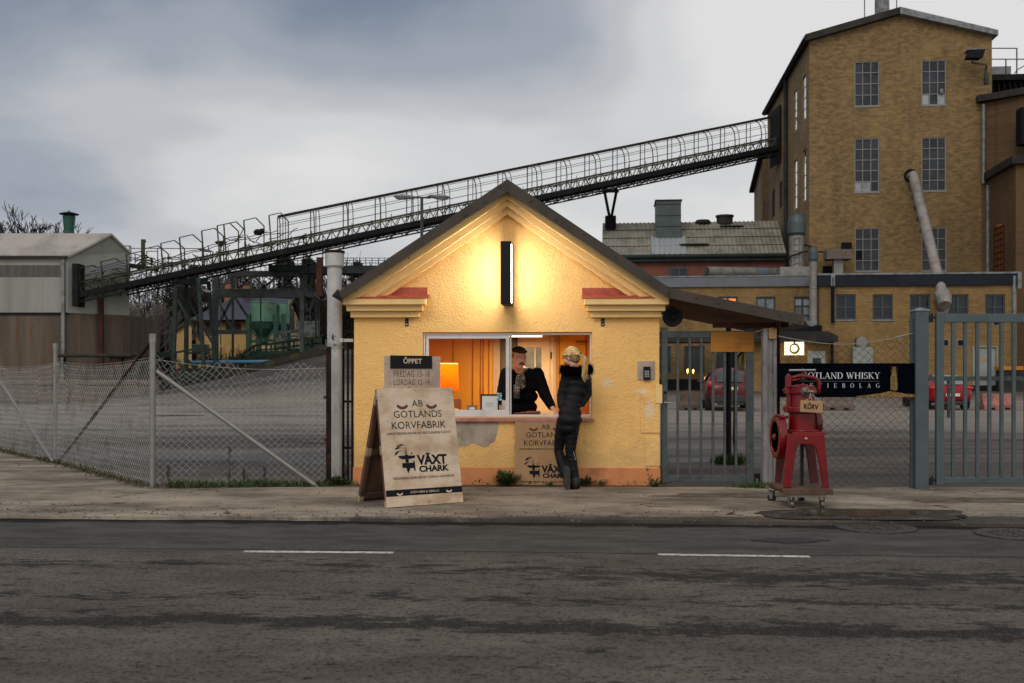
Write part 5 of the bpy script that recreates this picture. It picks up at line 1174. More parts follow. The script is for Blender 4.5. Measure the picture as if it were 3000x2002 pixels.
# torso core, thighs, shanks inside the suit
def torso(mb, k=1.0):
    for v, vy, dy, rx, ry in ((1325,864,.10,.145,.080),(1324,880,.09,.145,.100),(1320,900,.07,.128,.098),(1315,918,.05,.112,.09),(1310,932,.03,.115,.095),(1308,948,.0,.138,.115),(1307,964,-.02,.148,.130),(1303,982,-.01,.128,.115)):
        mb.ell(W_(v, vy, dy), (rx*k, ry*k, .085), 18, 10)
torso(b_, .9)
LS, LE, LW = W_(1299,866,.10), W_(1288,908,.10), W_(1287,936,.05)
RS, RE, RW = W_(1345,868,.12), W_(1349,904,.12), W_(1335,932,.08)
LK, LA = W_(1282,1036,.10), W_(1297,1090,-.08)      # bent leg, toe down
RK, RA = W_(1309,1036,.0), W_(1319,1100,.0)
LH, RH = W_(1295,968,.0), W_(1314,970,.0)
for a in ((LS,LE,LW),(RS,RE,RW)): limb(b_, a, [.045,.038,.028])
limb(b_, [LH,LK,LA], [.075,.05,.038]); limb(b_, [RH,RK,RA], [.075,.05,.038])
fingers(b_, LW+V3((0,.0,-.0)), (-.1,.25,-.7), (.8,.1,-.1), .8, .5, 1)
fingers(b_, RW, (-.25,.2,-.7), (-.8,.1,0), .8, .5, -1)
bd_ = remesh(b_, .0075, 3, .4)
bd_.build('body', M['skin'], wo_, smooth=True)
c_ = MB(); torso(c_, 1.0)
def puffy(mb, pts, rs, n=10, amp=.0032):
    out = []; rr = []
    for i in range(len(pts)-1):
        for k in range(n):
            t = k/n; out.append(V3(pts[i])*(1-t)+V3(pts[i+1])*t); rr.append(rs[i]*(1-t)+rs[i+1]*t + amp*math.sin((i*n+k)*1.9+i))
    out.append(V3(pts[-1])); rr.append(rs[-1]); mb.path(out, rr, 16)
    for p, r in zip(pts, rs): mb.ell(p, r*.98, 14, 9)
puffy(c_, [LS, LE, LW+V3((0,0,.015))], [.062,.050,.038]); puffy(c_, [RS, RE, RW+V3((0,0,.015))], [.062,.050,.038])
puffy(c_, [LH, (LH+LK)/2+V3((-.012,0,0)), LK, (LK+LA)/2+V3((.0,-.01,0)), LA], [.092,.070,.056,.060,.054]); puffy(c_, [RH, (RH+RK)/2, RK, (RK+RA)/2, RA+V3((0,0,-.07))], [.094,.074,.060,.060,.066])
c_.ell(W_(1317,966,-.055), (.078,.075,.095), 14, 10); c_.ell(W_(1298,966,-.055), (.075,.075,.095), 14, 10)
cs = remesh(c_, .0085, 7, .5); cs.build('ski_suit', M['suit_black'], wo_, smooth=True)
g = MB()
for z_ in range(-3, 4): 
    pass
wz_ = W_(1311,931,.03)
g.lathe((wz_.x, wz_.y, wz_.z), [(.112,-.013),(.117,-.012),(.117,.012),(.112,.013)], 28); 
g.xf(lambda v: V3((v.x, wz_.y+(v.y-wz_.y)*.80, v.z))); g.build('waist_belt', M['black_paint'], wo_, smooth=True)
# boots: the left one stands on its toe, sole to the camera
def boot(name, toe, heel, up_, stand):
    g = MB()
    if stand:
        g.ell(toe, (.048,.11,.042), 14, 10); g.ell(heel, (.048,.07,.075), 14, 10); g.tube(heel, up_, .062, 14)
    else:
        g.ell(toe+V3((0,.012,.03)), (.047,.045,.075), 14, 10); g.ell(heel+V3((0,.03,0)), (.045,.055,.07), 14, 10); g.tube(heel+V3((0,.04,-.01)), up_, .055, 14); g.ell((toe+heel)/2+V3((0,.03,0)), (.044,.045,.11), 14, 10)
    bb = remesh(g, .009, 4, .5).build(name, M['boot'], wo_, smooth=True)
    s_ = MB()
    if stand: s_.prism([(toe.x-.05+.0,toe.y-.10),(toe.x+.05,toe.y-.10),(heel.x+.048,heel.y-.07),(heel.x-.048,heel.y-.07)][:4], -.0, .014, 'XY')
    if stand:
        s_ = MB(); s_.ell(V3((toe.x,toe.y,.008)), (.05,.13,.012), 18, 4)
    else:
        m2 = (toe+heel)/2; pts = []
        for i in range(28):
            t = 2*math.pi*i/28; zz_ = math.cos(t)*.132; k = .046 if zz_ < -.03 else (.036 if zz_ < .05 else .040); pts.append((m2.x+k*math.sin(t)+(.006*math.sin(zz_*12)), m2.z+zz_))
        s_.prism(pts, m2.y-.052, m2.y-.030)
        for i in range(9): zz_ = -.10+i*.024; s_.box(m2.x-.034, m2.y-.058, m2.z+zz_, m2.x+.034, m2.y-.0521, m2.z+zz_+.012)
    s_.build('sole', M['boot_sole'], bb)
boot('boot', W_(1301,1110,-.13), W_(1300,1083,-.11), LA+V3((0,0,.04)), False)
rt_ = RA.copy(); rt_.z = .045; boot('boot', rt_+V3((.0,.06,-.01)), rt_+V3((0,-.02,.03)), RA+V3((0,0,.02)), True)
ft = V3((W_(1280,1120,0).x, .06, .035)); g = MB(); g.ell(ft, (.05,.09,.038), 12, 8)
g = MB(); pth = [W_(1301,930,-.085), W_(1283,950,-.13)]
g.path([W_(1276,938,.0)+V3((0,-.09,0)), W_(1275,968,.0)+V3((0,-.10,0))], .003, 5); g.path([W_(1316,1036,-.055), W_(1321,1056,-.07)], .003, 5); g.build('zips', M['steel'], wo_)
# fur collar
g = MB(); cc = W_(1323,851,.07); rr = random.Random(3)
ringp = []
for i in range(28):
    t = 2*math.pi*i/28; ringp.append(cc+V3((.155*math.cos(t), .095*math.sin(t)+.0, .012*math.cos(t*2)-.008*math.sin(t))))
for p in ringp: g.ell(p, (.045,.042,.048), 8, 6)
base_ = remesh(g, .012, 2, .5)
for i in range(5200):
    k = rr.random()*2*math.pi; p = cc+V3((.155*math.cos(k), .095*math.sin(k), .012*math.cos(k*2)-.008*math.sin(k)))
    d = V3((rr.gauss(0,1), rr.gauss(0,1), rr.gauss(0,1))).normalized(); o_ = p+d*.04; tip = p+d*rr.uniform(.062,.098)+V3((rr.gauss(0,.006),rr.gauss(0,.006),rr.gauss(0,.006)-.004)); sd_ = d.cross(V3((0,0,1))).normalized()*.0022
    base_.add([o_-sd_, o_+sd_, tip], [(0,1,2)])
base_.build('fur_collar', M['fur_black'], wo_)
# hair: shell, strands and a long ponytail
def hl(o): return hc + hm @ (V3(o)*.95)
g = MB()
g.ell(hl((0,-.020,.040)), (.086,.098,.088), 20, 14, rot=hm); g.ell(hl((0,-.055,-.005)), (.072,.060,.072), 16, 10, rot=hm); g.ell(hl((.0,.035,.085)), (.060,.050,.040), 14, 8, rot=hm); g.ell(hl((-.052,.03,.045)), (.032,.050,.045), 12, 8, rot=hm)
hair_ = remesh(g, .008, 3, .5); hair_.cm = 1
knot = hl((.0,-.125,.022)); band_ = knot
pk = W_(1333, 813, -.06)
for i in range(320):
    a = rr.uniform(-1.35, 1.35); b = rr.uniform(-.2, 1.3)
    st_p = hl((.082*math.sin(a)*math.cos(b*.6), .075*math.cos(b)*.9-.01, .045+.082*math.sin(b)*math.cos(a)))
    mid = (st_p+pk)/2; dcen = (mid-hl((0,-.02,.04))); mid = hl((0,-.02,.04)) + dcen.normalized()*max(dcen.length, .098+rr.random()*.004)
    pts = [st_p*(1-t)**2+mid*2*t*(1-t)+pk*t*t for t in (0,.2,.4,.6,.8,1)]
    cen = hl((0,-.02,.04)); pts = [cen+(p-cen).normalized()*max((p-cen).length, .090+.004*rr.random()) for p in pts[:-1]]+[pts[-1]]
    hair_.path(pts, [.0035,.004,.004,.004,.0035,.003], 4, cap=False)
tailp = [pk, W_(1340,820,-.10), W_(1344,836,-.125), W_(1342,852,-.13), W_(1339,864,-.12), W_(1341,872,-.11)]
for i in range(120):
    ox, oy = rr.gauss(0, 1), rr.gauss(0, 1); L_ = rr.uniform(.55, 1.15); pts = []
    for k in range(9):
        t = k/8*L_*(len(tailp)-1); j = min(int(t), len(tailp)-2); q_ = tailp[j]*(1-(t-j))+tailp[j+1]*(t-j)
        w2 = (.005+.014*math.sin(min(1, k/8*1.1)*math.pi*.62))*(1.12-.10*k); pts.append(q_+V3((ox*w2+.006*math.sin(k*1.1+i), oy*w2*.8, 0)))
    hair_.path(pts, [.0035]*7+[.0028,.001], 4, cap=False)
for i in range(14):   # flyaway locks at the collar and temple
    s0 = tailp[3]+V3((rr.gauss(0,.01),0,0)); hair_.path([s0, s0+V3((rr.uniform(-.02,.04),-.01,-.04)), s0+V3((rr.uniform(-.02,.07),-.01,-.075-rr.random()*.04))], [.002,.002,.0008], 3, cap=False)
hair_.build('hair', [M['hair_root'], M['hair_blond']], wo_, smooth=True)
g = MB(); g.lathe((pk.x, pk.y, pk.z), [(.014,-.008),(.019,-.004),(.019,.004),(.014,.008)], 14, 'X'); g.build('hair_band', M['black_metal'], wo_)
g = MB()
def ring(c, m, rx, rz, r=.0016, n=18): return [c + m @ V3((rx*math.cos(2*math.pi*i/n), .0, rz*math.sin(2*math.pi*i/n))) for i in range(n+1)]
for s_ in (-1, 1): g.path(ring(hl((s_*.032,.104,.004)), hm, .023, .019), .0022, 5); g.path([hl((s_*.055,.102,.008)), hl((s_*.078,.05,.008)), hl((s_*.082,-.005,.006))], .002, 5)
g.path([hl((-.01,.108,.006)), hl((.01,.108,.006))], .002, 5); g.build('glasses', M['ink_brown'], wo_)

# ---- the man inside
MYd = 13.42
mb0 = V_(1196, 948, MYd); mb0.z = .02
mn = thing('person', 'moustached man in dark coat, flat cap, glasses and checked scarf inside the kiosk', 'person', mb0)
def P_(v, vy, dy=0): return V_(v, vy, MYd+dy) - mb0
hc2 = P_(1191, 824, -.22); hm2 = headframe((.34, -.94, -.06), 0, -4)
def ml(o): return hc2 + hm2 @ (V3(o)*1.1)
b_ = MB(); head(b_, hc2, hm2, 1.1)
limb(b_, [ml((0,-.03,-.08)), P_(1197,858,-.10)], [.058,.064])
def mt(mb, k):
    for v, vy, dy, rx, ry in ((1200,862,-.08,.20,.10),(1198,885,-.05,.225,.125),(1197,910,-.01,.215,.13),(1197,935,.03,.205,.13),(1198,960,.05,.21,.135),(1198,985,.06,.21,.14)):
        mb.ell(P_(v, vy, dy), (rx*k, ry*k, .11), 18, 10)
mt(b_, .88)
SL, EL, WL = P_(1163,858,-.05), P_(1152,905,-.03), P_(1146,938,-.14)
SR, ER, WR = P_(1232,858,-.06), P_(1250,905,-.12), P_(1268,937,-.28)
limb(b_, [SL,EL,WL], [.06,.05,.033]); limb(b_, [SR,ER,WR], [.06,.05,.033])
fingers(b_, WR+V3((0,0,-.005)), (.35,-.6,-.35), (-.1,-.2,-.95), .95, .3, 1); fingers(b_, WL, (0,-.7,-.3), (0,-.2,-.95), .95, .3, -1)
for s_ in (-1, 1): limb(b_, [V3((s_*.10,.07,.80)), V3((s_*.11,.05,.44)), V3((s_*.11,.07,.06))], [.10,.065,.05]); b_.ell((s_*.11,.0,.035), (.045,.12,.035), 12, 8)
remesh(b_, .008, 3, .4).build('body', M['skin'], mn, smooth=True)
c_ = MB(); mt(c_, 1.0); puffy(c_, [SL, EL, WL+V3((0,.03,.01))], [.088,.072,.056], amp=.003); puffy(c_, [SR, ER, WR+V3((-.01,.03,.02))], [.09,.075,.056], amp=.003)
c_.ell(P_(1198,853,-.09), (.16,.085,.05), 14, 8)
remesh(c_, .010, 14, .6).build('coat', M['coat_black'], mn, smooth=True)
g = MB()
for s_ in (-1, 1): g.tube((s_*.11,.07,.04), (s_*.10,.07,.86), .095, 14)
g.build('trousers', M['coat_black'], mn)
# scarf
g = MB()
for k in range(3):
    g.path([P_(1196,852+k*5,-.13)+V3((.085*math.cos(t*.45), -.075*math.sin(t*.45)+.045, .02*math.cos(t*.45+.4)-.01*k)) for t in range(15)], .026, 8)
g.path([P_(1190,862,-.25), P_(1189,876,-.27), P_(1186,892,-.25), P_(1185,904,-.24)], [.026,.030,.034,.034], 10)
g.path([P_(1199,860,-.25), P_(1201,874,-.26), P_(1200,886,-.24), P_(1196,892,-.235)], [.024,.030,.032,.024], 10)
sc_ = remesh(g, .008, 2, .4).build('scarf', M['scarf'], mn, smooth=True)
g = MB(); g2 = MB()
for i, (y_, m_) in enumerate(((884,0),(888,0),(892,0),(896.5,0),(899,1))):
    (g2 if m_ else g).box(P_(1178.5,y_,-.285).x, P_(1180,y_,-.285).y, P_(1180,y_+1.1,-.285).z, P_(1193,y_,-.285).x, P_(1180,y_,-.285).y+.05, P_(1180,y_,-.285).z)
for v in (1183, 1188): g.path([P_(v+2,866,-.287), P_(v,884,-.30), P_(v,902,-.28)], .0022, 4)
g.build('scarf_stripes', M['scarf_white'], mn); g2.build('scarf_stripe', M['scarf_rust'], mn)
g = MB()
for i in range(12): x_ = 1179.5+i*1.15; g.path([P_(x_,903,-.265), P_(x_+rr.uniform(-.6,.6),913+rr.random()*2,-.25)], .0028, 4)
g.build('scarf_fringe', M['scarf'], mn)
# cap, hair, moustache, glasses, eyes
g = MB(); cap_m = hm2 @ Matrix.Rotation(R(-6), 3, 'X')
g.ell(ml((0,-.015,.092)), (.096,.112,.036), 20, 10, rot=cap_m); g.ell(ml((0,.030,.094)), (.086,.092,.026), 18, 8, rot=cap_m); g.ell(ml((0,-.02,.112)), (.078,.085,.034), 18, 8, rot=cap_m); g.ell(ml((0,.092,.078)), (.066,.048,.008), 16, 6, rot=cap_m)
remesh(g, .006, 3, .5).build('cap', M['cap_tweed'], mn, smooth=True)
g = MB(); g.ell(ml((0,-.05,.02)), (.080,.062,.068), 16, 10, rot=hm2); g.ell(ml((-.074,-.002,.03)), (.008,.02,.035), 8, 6, rot=hm2); g.ell(ml((.074,-.002,.03)), (.008,.02,.035), 8, 6, rot=hm2); g.build('hair', M['hair_dark'], mn, smooth=True)
g = MB()
for s_ in (-1, 1):
    for i in range(26): x_ = s_*rr.uniform(.001,.034); g.path([ml((x_*.6,.108,-.034)), ml((x_,.108-abs(x_)*.35,-.046-abs(x_)*.25)), ml((x_*1.25,.101-abs(x_)*.5,-.054-abs(x_)*.3))], [.004,.004,.001], 4)
g.build('moustache', M['hair_dark'], mn)
g = MB(); g.path([ml((-.026,.094,-.060)), ml((-.010,.104,-.0625)), ml((.010,.104,-.0625)), ml((.026,.094,-.060))], .003, 5); g.build('mouth', M['ink_red'], mn)
ew = MB(); ei = MB()
for s_ in (-1, 1):
    ew.ell(ml((s_*.033,.080,.008)), (.0135,.011,.0075), 12, 8, rot=hm2); ei.ell(ml((s_*.034,.090,.008)), (.0055,.003,.0055), 10, 6, rot=hm2)
    ei.path([ml((s_*.018,.096,.029)), ml((s_*.034,.095,.033)), ml((s_*.050,.085,.029))], [.002,.0034,.0015], 5)
ew.build('eyes', M['white_paper'], mn, smooth=True); ei.build('pupils_and_brows', M['hair_dark'], mn)
g = MB()
for s_ in (-1, 1):
    rg_ = []
    for i in range(21):
        t = 2*math.pi*i/20; x_ = .029*math.copysign(abs(math.cos(t))**.7, math.cos(t)); z_ = .022*math.copysign(abs(math.sin(t))**.7, math.sin(t)); rg_.append(ml((s_*.036+x_, .108, .004+z_)))
    g.path(rg_, .0026, 5); g.path([ml((s_*.064,.106,.012)), ml((s_*.085,.055,.012)), ml((s_*.085,-.0,.010))], .0018, 5)
g.path([ml((-.009,.112,.012)), ml((.009,.112,.012))], .0017, 5); g.path([ml((-.009,.111,.02)), ml((.009,.111,.02))], .0015, 5); g.build('glasses', M['gold_wire'], mn)
# ================================================================ THE FACTORY BEHIND
to = at(2371, 1103, 62); TF = Frame(to.x, 62, -5.67); TR = R(-5.67)
def T0(vx, vy, y=0): return TF.fy(vx*1.2766, vy*1.2766, y)     # view pixel on a front plane -> (x, z)
def N0(px, py, y=0): return TF.fy(px, py, y)
def C3(cx_, cy_, y=0): return TF.fy(1900+cx_*.57411, 700+cy_*.57411, y)
def C1(cx_, cy_, y=0): return TF.fy(2100+cx_*.57398, cy_*.57398, y)       # crop of the tower
def grid_window(parent, x0, z0, x1, z1, y, nx_, nz_, fr, gl, bar=.05, name='window', mid=None, proud=.03, glassy=.04, blinds=None):
    g = MB(); f = bar*1.3
    g.box(x0, y-proud, z0, x0+f, y+.06, z1); g.box(x1-f, y-proud, z0, x1, y+.06, z1); g.box(x0+f, y-proud, z0, x1-f, y+.06, z0+f); g.box(x0+f, y-proud, z1-f, x1-f, y+.06, z1)
    for i in range(1, nx_):
        xx = x0+(x1-x0)*i/nx_; b2_ = bar*(1.5 if mid == i else 1); g.box(xx-b2_/2, y-proud+.008, z0+f, xx+b2_/2, y+.05, z1-f)
    for j in range(1, nz_):
        zz_ = z0+(z1-z0)*j/nz_; g.box(x0+f, y-proud+.012, zz_-bar/2, x1-f, y+.045, zz_+bar/2)
    o = g.build(name, fr, parent)
    g = MB(); g.box(x0+f*.5, y+glassy, z0+f*.5, x1-f*.5, y+glassy+.01, z1-f*.5); g.build('pane', gl, o)
    return o
def wallholes(mb, x0, x1, z0, z1, holes, y0, y1):
    """front wall with rectangular openings, as abutting blocks"""
    xs_ = sorted({x0, x1} | {h[0] for h in holes} | {h[2] for h in holes}); zs_ = sorted({z0, z1} | {h[1] for h in holes} | {h[3] for h in holes})
    for i in range(len(xs_)-1):
        run = None
        for j in range(len(zs_)-1):
            cxm, czm = (xs_[i]+xs_[i+1])/2, (zs_[j]+zs_[j+1])/2
            hit = any(h[0] < cxm < h[2] and h[1] < czm < h[3] for h in holes)
            if hit:
                if run is not None: mb.box(xs_[i], y0, run, xs_[i+1], y1, zs_[j]); run = None
            elif run is None: run = zs_[j]
        if run is not None: mb.box(xs_[i], y0, run, xs_[i+1], y1, zs_[-1])
tw = thing('brick_tower', 'tall yellow-brown brick factory tower with a low gable roof and tall grid windows', 'building', (to.x, 62, 0), TR)
TW = N0(2906, 600)[0]; zE = N0(2371, 105)[1]; zE2 = N0(2906, 95)[1]; apx_, apz_ = N0(2641, 28)
wins = []
for cx0, cx1, cy0, cy1, nz_ in ((703,829,312,544,4),(1045,1170,306,538,4),(703,829,706,982,5),(1045,1170,701,976,5),(705,830,1165,1386,4),(1045,1172,1163,1384,4)):
    a = C1(cx0, cy1); b = C1(cx1, cy0); wins.append((a[0], a[1], b[0], b[1], nz_))
DEP = 17.3; lz = zE
g = MB(); wallholes(g, 0, TW, 0, zE, wins, 0, .35); g.prism([(0, zE), (TW, zE), (TW, zE2), (apx_, apz_)], 0, .35)
g.build('front_wall', M['brick_tower'], tw)
# left side wall with its tall narrow windows
def S1(cx_, cy_): return TF.fx(2100+cx_*.57398, cy_*.57398, 0)     # (y, z) on the side wall
sw = []
for cx0, cx1, cy0, cy1 in ((437,455,376,602),(393,409,452,658),(346,358,540,728),(439,455,755,1020),(394,410,810,1060)):
    a = S1(cx1, cy1); b = S1(cx0, cy0); c2_ = S1(cx1, cy0); sw.append((min(a[0], b[0]), a[1], max(a[0], b[0]), c2_[1]))
g = MB(); tmp = MB(); wallholes(tmp, .35, DEP, 0, zE-.3, [(s[0], s[1], s[2], s[3]) for s in sw], 0, .35)
g.add([(v[1], v[0], v[2]) for v in tmp.v], tmp.f); g.build('side_wall', M['brick_tower'], tw)
g = MB(); g.box(TW-.35, .35, 0, TW, DEP, zE2-.3); g.box(.35, DEP-.35, 0, TW-.35, DEP, zE-.3); g.build('back_walls', M['brick_tower'], tw)
for s in sw:
    g = MB(); g.box(.06, s[0], s[1], .12, s[2], s[3]); o = g.build('side_window', M['sky_glass'], tw); g = MB()
    for k in range(1, 4): g.box(.045, s[0], s[1]+(s[3]-s[1])*k/4-.02, .059, s[2], s[1]+(s[3]-s[1])*k/4+.02); g.build('glazing_bars', M['window_white'], o)
for a in wins:
    grid_window(tw, a[0], a[1], a[2], a[3], .06, 3, a[4], M['window_white'], M['grey_glass'], .042)
    g = MB(); g.box(a[0]-.05, -.03, a[1]-.07, a[2]+.05, -.001, a[1]-.001); g.build('sill', M['window_white'], tw)
for i, (cx_, cy_, m_) in enumerate(((1108,335,'dark_glass'),(785,340,'dark_glass'),(725,1302,'roof_black'),(1150,620,'pale_glass'),(806,952,'dark_glass'),(1150,955,'dark_glass'),(1065,510,'pale_glass'),(1150,510,'pale_glass'),(763,960,'pale_glass'),(725,960,'pale_glass'))):
    for a in wins:
        x, z = C1(cx_, cy_)
        if a[0] < x < a[2] and a[1] < z < a[3]:
            i_, j_ = int((x-a[0])/(a[2]-a[0])*3), int((z-a[1])/(a[3]-a[1])*a[4]); w3, h3 = (a[2]-a[0])/3, (a[3]-a[1])/a[4]
            g = MB(); g.box(a[0]+i_*w3+.03, .085, a[1]+j_*h3+.03, a[0]+(i_+1)*w3-.03, .098, a[1]+(j_+1)*h3-.03); g.build('odd_pane', M[m_], tw)
g = MB(); x, z = C1(1147, 468); g.ell((x, -.02, z), (.12,.1,.17), 12, 8); g.build('vent_hood', M['coping'], tw)
# roof with dark verge and side eaves
ov = .45
g = MB(); p0, p1, p2_ = N0(2365, 100, -ov), N0(2638, 20, -ov), N0(2925, 88, -ov)
g.prism([(p0[0]-.1, p0[1]), p1, (p1[0], p1[1]-.38), (p0[0]-.1, p0[1]-.38)], -ov, DEP+.2); g.build('roof_slope', M['roof_dark'], tw)
g = MB(); g.prism([(p1[0]+.002, p1[1]), p2_, (p2_[0], p2_[1]-.30), (p1[0]+.002, p1[1]-.38)], -ov, DEP+.2); g.build('roof_slope', M['coping'], tw)
g = MB(); g.tube((p0[0]-.12, -ov, p0[1]-.2), (p0[0]-.12, DEP+.2, p0[1]-.2), .10, 8); g.build('gutter', M['roof_dark'], tw)
def downpipe(parent, x, y, z0, z1, m, r=.055):
    g = MB(); g.tube((x, y, z0), (x, y, z1), r, 8); g.build('downpipe', m, parent)
yy_, z_ = S1(362, 400); downpipe(tw, -.14, yy_, 5, z_, M['roof_dark'], .14)
# rear, lower block of the tower
g = MB(); z1_, z2_ = TF.fx(2260, 465, -.0)[1], TF.fx(2228, 537, -.0)[1]
g.prism([(DEP+.01, 0), (DEP+5, 0), (DEP+5, 16.0), (DEP+.01, 17.6)], -.35, 8, 'YZ'); g.build('rear_block', M['brick_tower'], tw)
g = MB(); g.prism([(DEP+.0, 17.61), (DEP+5.3, 15.95), (DEP+5.3, 16.2), (DEP+.0, 17.9)], -.7, 8, 'YZ'); g.build('rear_roof', M['roof_dark'], tw)
g = MB()
for cx0, cx1, cy0, cy1 in ((322,334,935,1055),(284,296,978,1100)):
    a = S1(cx1, cy1); b = S1(cx0, cy0); g.box(-.37 if a[0] > DEP else -.02, a[0], a[1], -.001 if a[0] <= DEP else -.352, b[0], b[1])
g.build('side_openings', M['roof_black'], tw)
# ridge cowl, masts
x, z = N0(2584, 20, 1.5)
cw_ = thing('roof_cowl', 'pale blue ventilation cowl on the ridge of the brick tower', 'ventilator', TF.w(x, 1.5, apz_-.3), TR)
g = MB(); g.lathe((0,0,0), [(.42,-.6),(.42,2.2),(.55,2.3),(.55,2.5),(.4,2.8)], 16); g.build('stack', M['coping'], cw_)
for px_, lab in ((2533, 'thin mast on the tower roof left of the pale cowl'), (2627, 'thin mast on the tower roof right of the pale cowl')):
    x, z = N0(px_, 20, 5); o = thing('roof_mast', lab, 'mast', TF.w(x, 5, zE+1), TR); g = MB(); g.tube((0,0,-.5), (0,0,5), .03, 6); g.tube((-.25,0,3.9), (.25,0,3.9), .02, 5); g.build('pole', M['steel_grey'], o)
# floodlight on the tower's upper right corner
x, z = C1(1310, 280, -1.0)
fl = thing('floodlight', 'rectangular floodlight on a bent arm high on the tower right corner', 'floodlight', TF.w(x, -1.0, z), TR)
g = MB(); g.add([(-.42,-.5,.06),(.5,-.5,.16),(.5,.35,.18),(-.3,.35,.1),(-.55,-.5,-.28),(.35,-.5,-.32),(.35,.35,-.25),(-.4,.35,-.2)], [(0,1,2,3),(7,6,5,4),(0,4,5,1),(1,5,6,2),(2,6,7,3),(3,7,4,0)]); g.build('housing', M['steel_dark'], fl)
g = MB(); g.box(-.45,-.45,.165,.52,.36,.21); g.build('lid', M['coping'], fl)
g = MB(); g.path([(-.05,0,-.28),(-.05,.1,-.42),(.9,.6,-.42),(1.02,.95,-.55),(1.02,.98,-1.3)], .05, 6); g.box(.92,.85,-1.4,1.14,1.0,-.8); g.build('arm', M['steel_grey'], fl)
# long pale diagonal exhaust pipe
x0, z0 = C1(990, 903); x1, z1 = C1(1150, 1500, -7.6)
dp = thing('exhaust_pipe', 'long pale riveted pipe slanting down across the tower front to the lower roof', 'pipe', TF.w(x0, 0, z0), TR)
a = V3((0, .1, 0)); b = V3((x1-x0, -7.6, z1-z0)); g = MB(); g.path([a, V3((0,-.5,.02)), b], [.26,.27,.27], 18)
for k in range(9): p = a.lerp(b, .08+.1*k); q_ = a.lerp(b, .083+.1*k); g.tube(p, q_, .282, 18)
g.build('pipe', M['pipe_pale'], dp, smooth=False)
g = MB(); g.tube(b, b+(b-a).normalized()*.75+V3((0,0,-.1)), .40, 14, .30); g.tube(b+V3((.1,0,-.6)), b+V3((.15,0,-1.0)), .32, 12, .16); g.box(b.x+.25, b.y-.15, b.z-.5, b.x+.42, b.y+.1, b.z-.05); g.build('outlet', M['pipe_pale'], dp)
g = MB(); g.lathe((0,.0,.05), [(.30,-.04),(.40,-.04),(.40,.06)], 20, 'Y'); g.build('collar', M['roof_black'], dp)

# ---- the two-storey range in front of the tower
LY = -7.2
lo = thing('brick_range', 'long two-storey yellow brick range with blue-framed windows and dark parapet, in front of the tower', 'building', (to.x, 62, 0), TR)
def B3(cx_, cy_, y=LY): return C3(cx_, cy_, y)
GZ = .45
hs_ = []; wl_ = []
for cx0, cx1 in ((955,1058),(1143,1247),(1333,1438),(1528,1632),(1717,1820)):
    a = B3(cx0, 413); b = B3(cx1, 283); wl_.append((a[0], a[1], b[0], b[1]))
dr = (*B3(1660, 758), *B3(1775, 553)); vt = [(*B3(1503,550), *B3(1533,512)), (*B3(1572,550), *B3(1615,512)), (*B3(1755,445), *B3(1792,420))]
Lx0, Lx1 = B3(872, 500)[0], B3(1880, 500)[0]; zt = B3(1400, 240)[1]; zp = B3(1400, 183)[1]
g = MB(); wallholes(g, Lx0, Lx1, 0, zt, wl_+[(dr[0],0,dr[2],dr[3])], LY, LY+.35); g.build('front_wall', M['brick_low'], lo)
g = MB(); g.box(Lx0, LY+.35, 0, Lx0+.35, -.02, zt); g.box(Lx1-.35, LY+.35, 0, Lx1, -.02, zt); g.build('side_walls', M['brick_low'], lo)
g = MB(); g.box(Lx0-.12, LY-.14, zt, Lx1+.1, LY-.0, zp); g.box(Lx0-.12, LY, zt, Lx0, -.03, zp); n = 150
for i in range(n): x = Lx0-.1+(Lx1-Lx0+.15)*i/n; g.box(x, LY-.165, zt+.01, x+.05, LY-.141, zp-.01)
g.build('parapet', M['fascia_dark'], lo)
g = MB(); g.box(Lx0-.16, LY-.2, zp+.001, Lx1+.14, LY+.25, zp+.09); g.build('coping', M['coping'], lo)
g = MB(); g.box(Lx0, LY+.25, zp-.25, Lx1, -.03, zp-.12); g.build('flat_roof', M['roof_dark'], lo)
for k, a in enumerate(wl_):
    grid_window(lo, a[0], a[1], a[2], a[3], LY+.1, 2, 2, M['window_blue'], M['dark_glass'], .065, mid=1)
    g = MB(); g.box(a[0]-.04, LY-.05, a[1]-.07, a[2]+.04, LY-.001, a[1]-.001); g.build('sill', M['coping'], lo)
g = MB(); g.box(dr[0], LY+.08, GZ, dr[2], LY+.14, dr[3]); d_ = g.build('door', M['door_pale'], lo)
g = MB(); g.box(dr[0]-.06, LY-.03, GZ, dr[0], LY+.1, dr[3]+.06); g.box(dr[2], LY-.03, GZ, dr[2]+.06, LY+.1, dr[3]+.06); g.box(dr[0], LY-.03, dr[3], dr[2], LY+.1, dr[3]+.06); g.build('door_frame', M['door_pale'], lo)
a = B3(1704, 628); b = B3(1732, 616); g = MB(); g.box(a[0], LY+.06, a[1], b[0], LY+.079, b[1]); a = B3(1708, 616); b = B3(1728, 606); g.box(a[0], LY+.06, a[1], b[0], LY+.079, b[1]); g.build('door_notice', M['plywood_orange'], d_)
g = MB(); a = B3(1672, 688); g.box(a[0]-.03, LY+.0, a[1]-.05, a[0]+.05, LY+.079, a[1]+.05); g.build('handle', M['black_metal'], d_)
for v_ in vt: g = MB(); g.box(v_[0], LY-.03, v_[1], v_[2], LY-.001, v_[3]); o = g.build('vent_grille', M['window_white'], lo); g = MB(); g.box(v_[0]+.05, LY-.04, v_[1]+.05, v_[2]-.05, LY-.031, v_[3]-.05); g.build('louvre', M['steel_dark'], o)
g = MB(); g.box(Lx0-.02, LY-.04, 0, Lx1, LY-.001, B3(1400, 748)[1]); g.build('plinth', M['steel_dark'], lo)
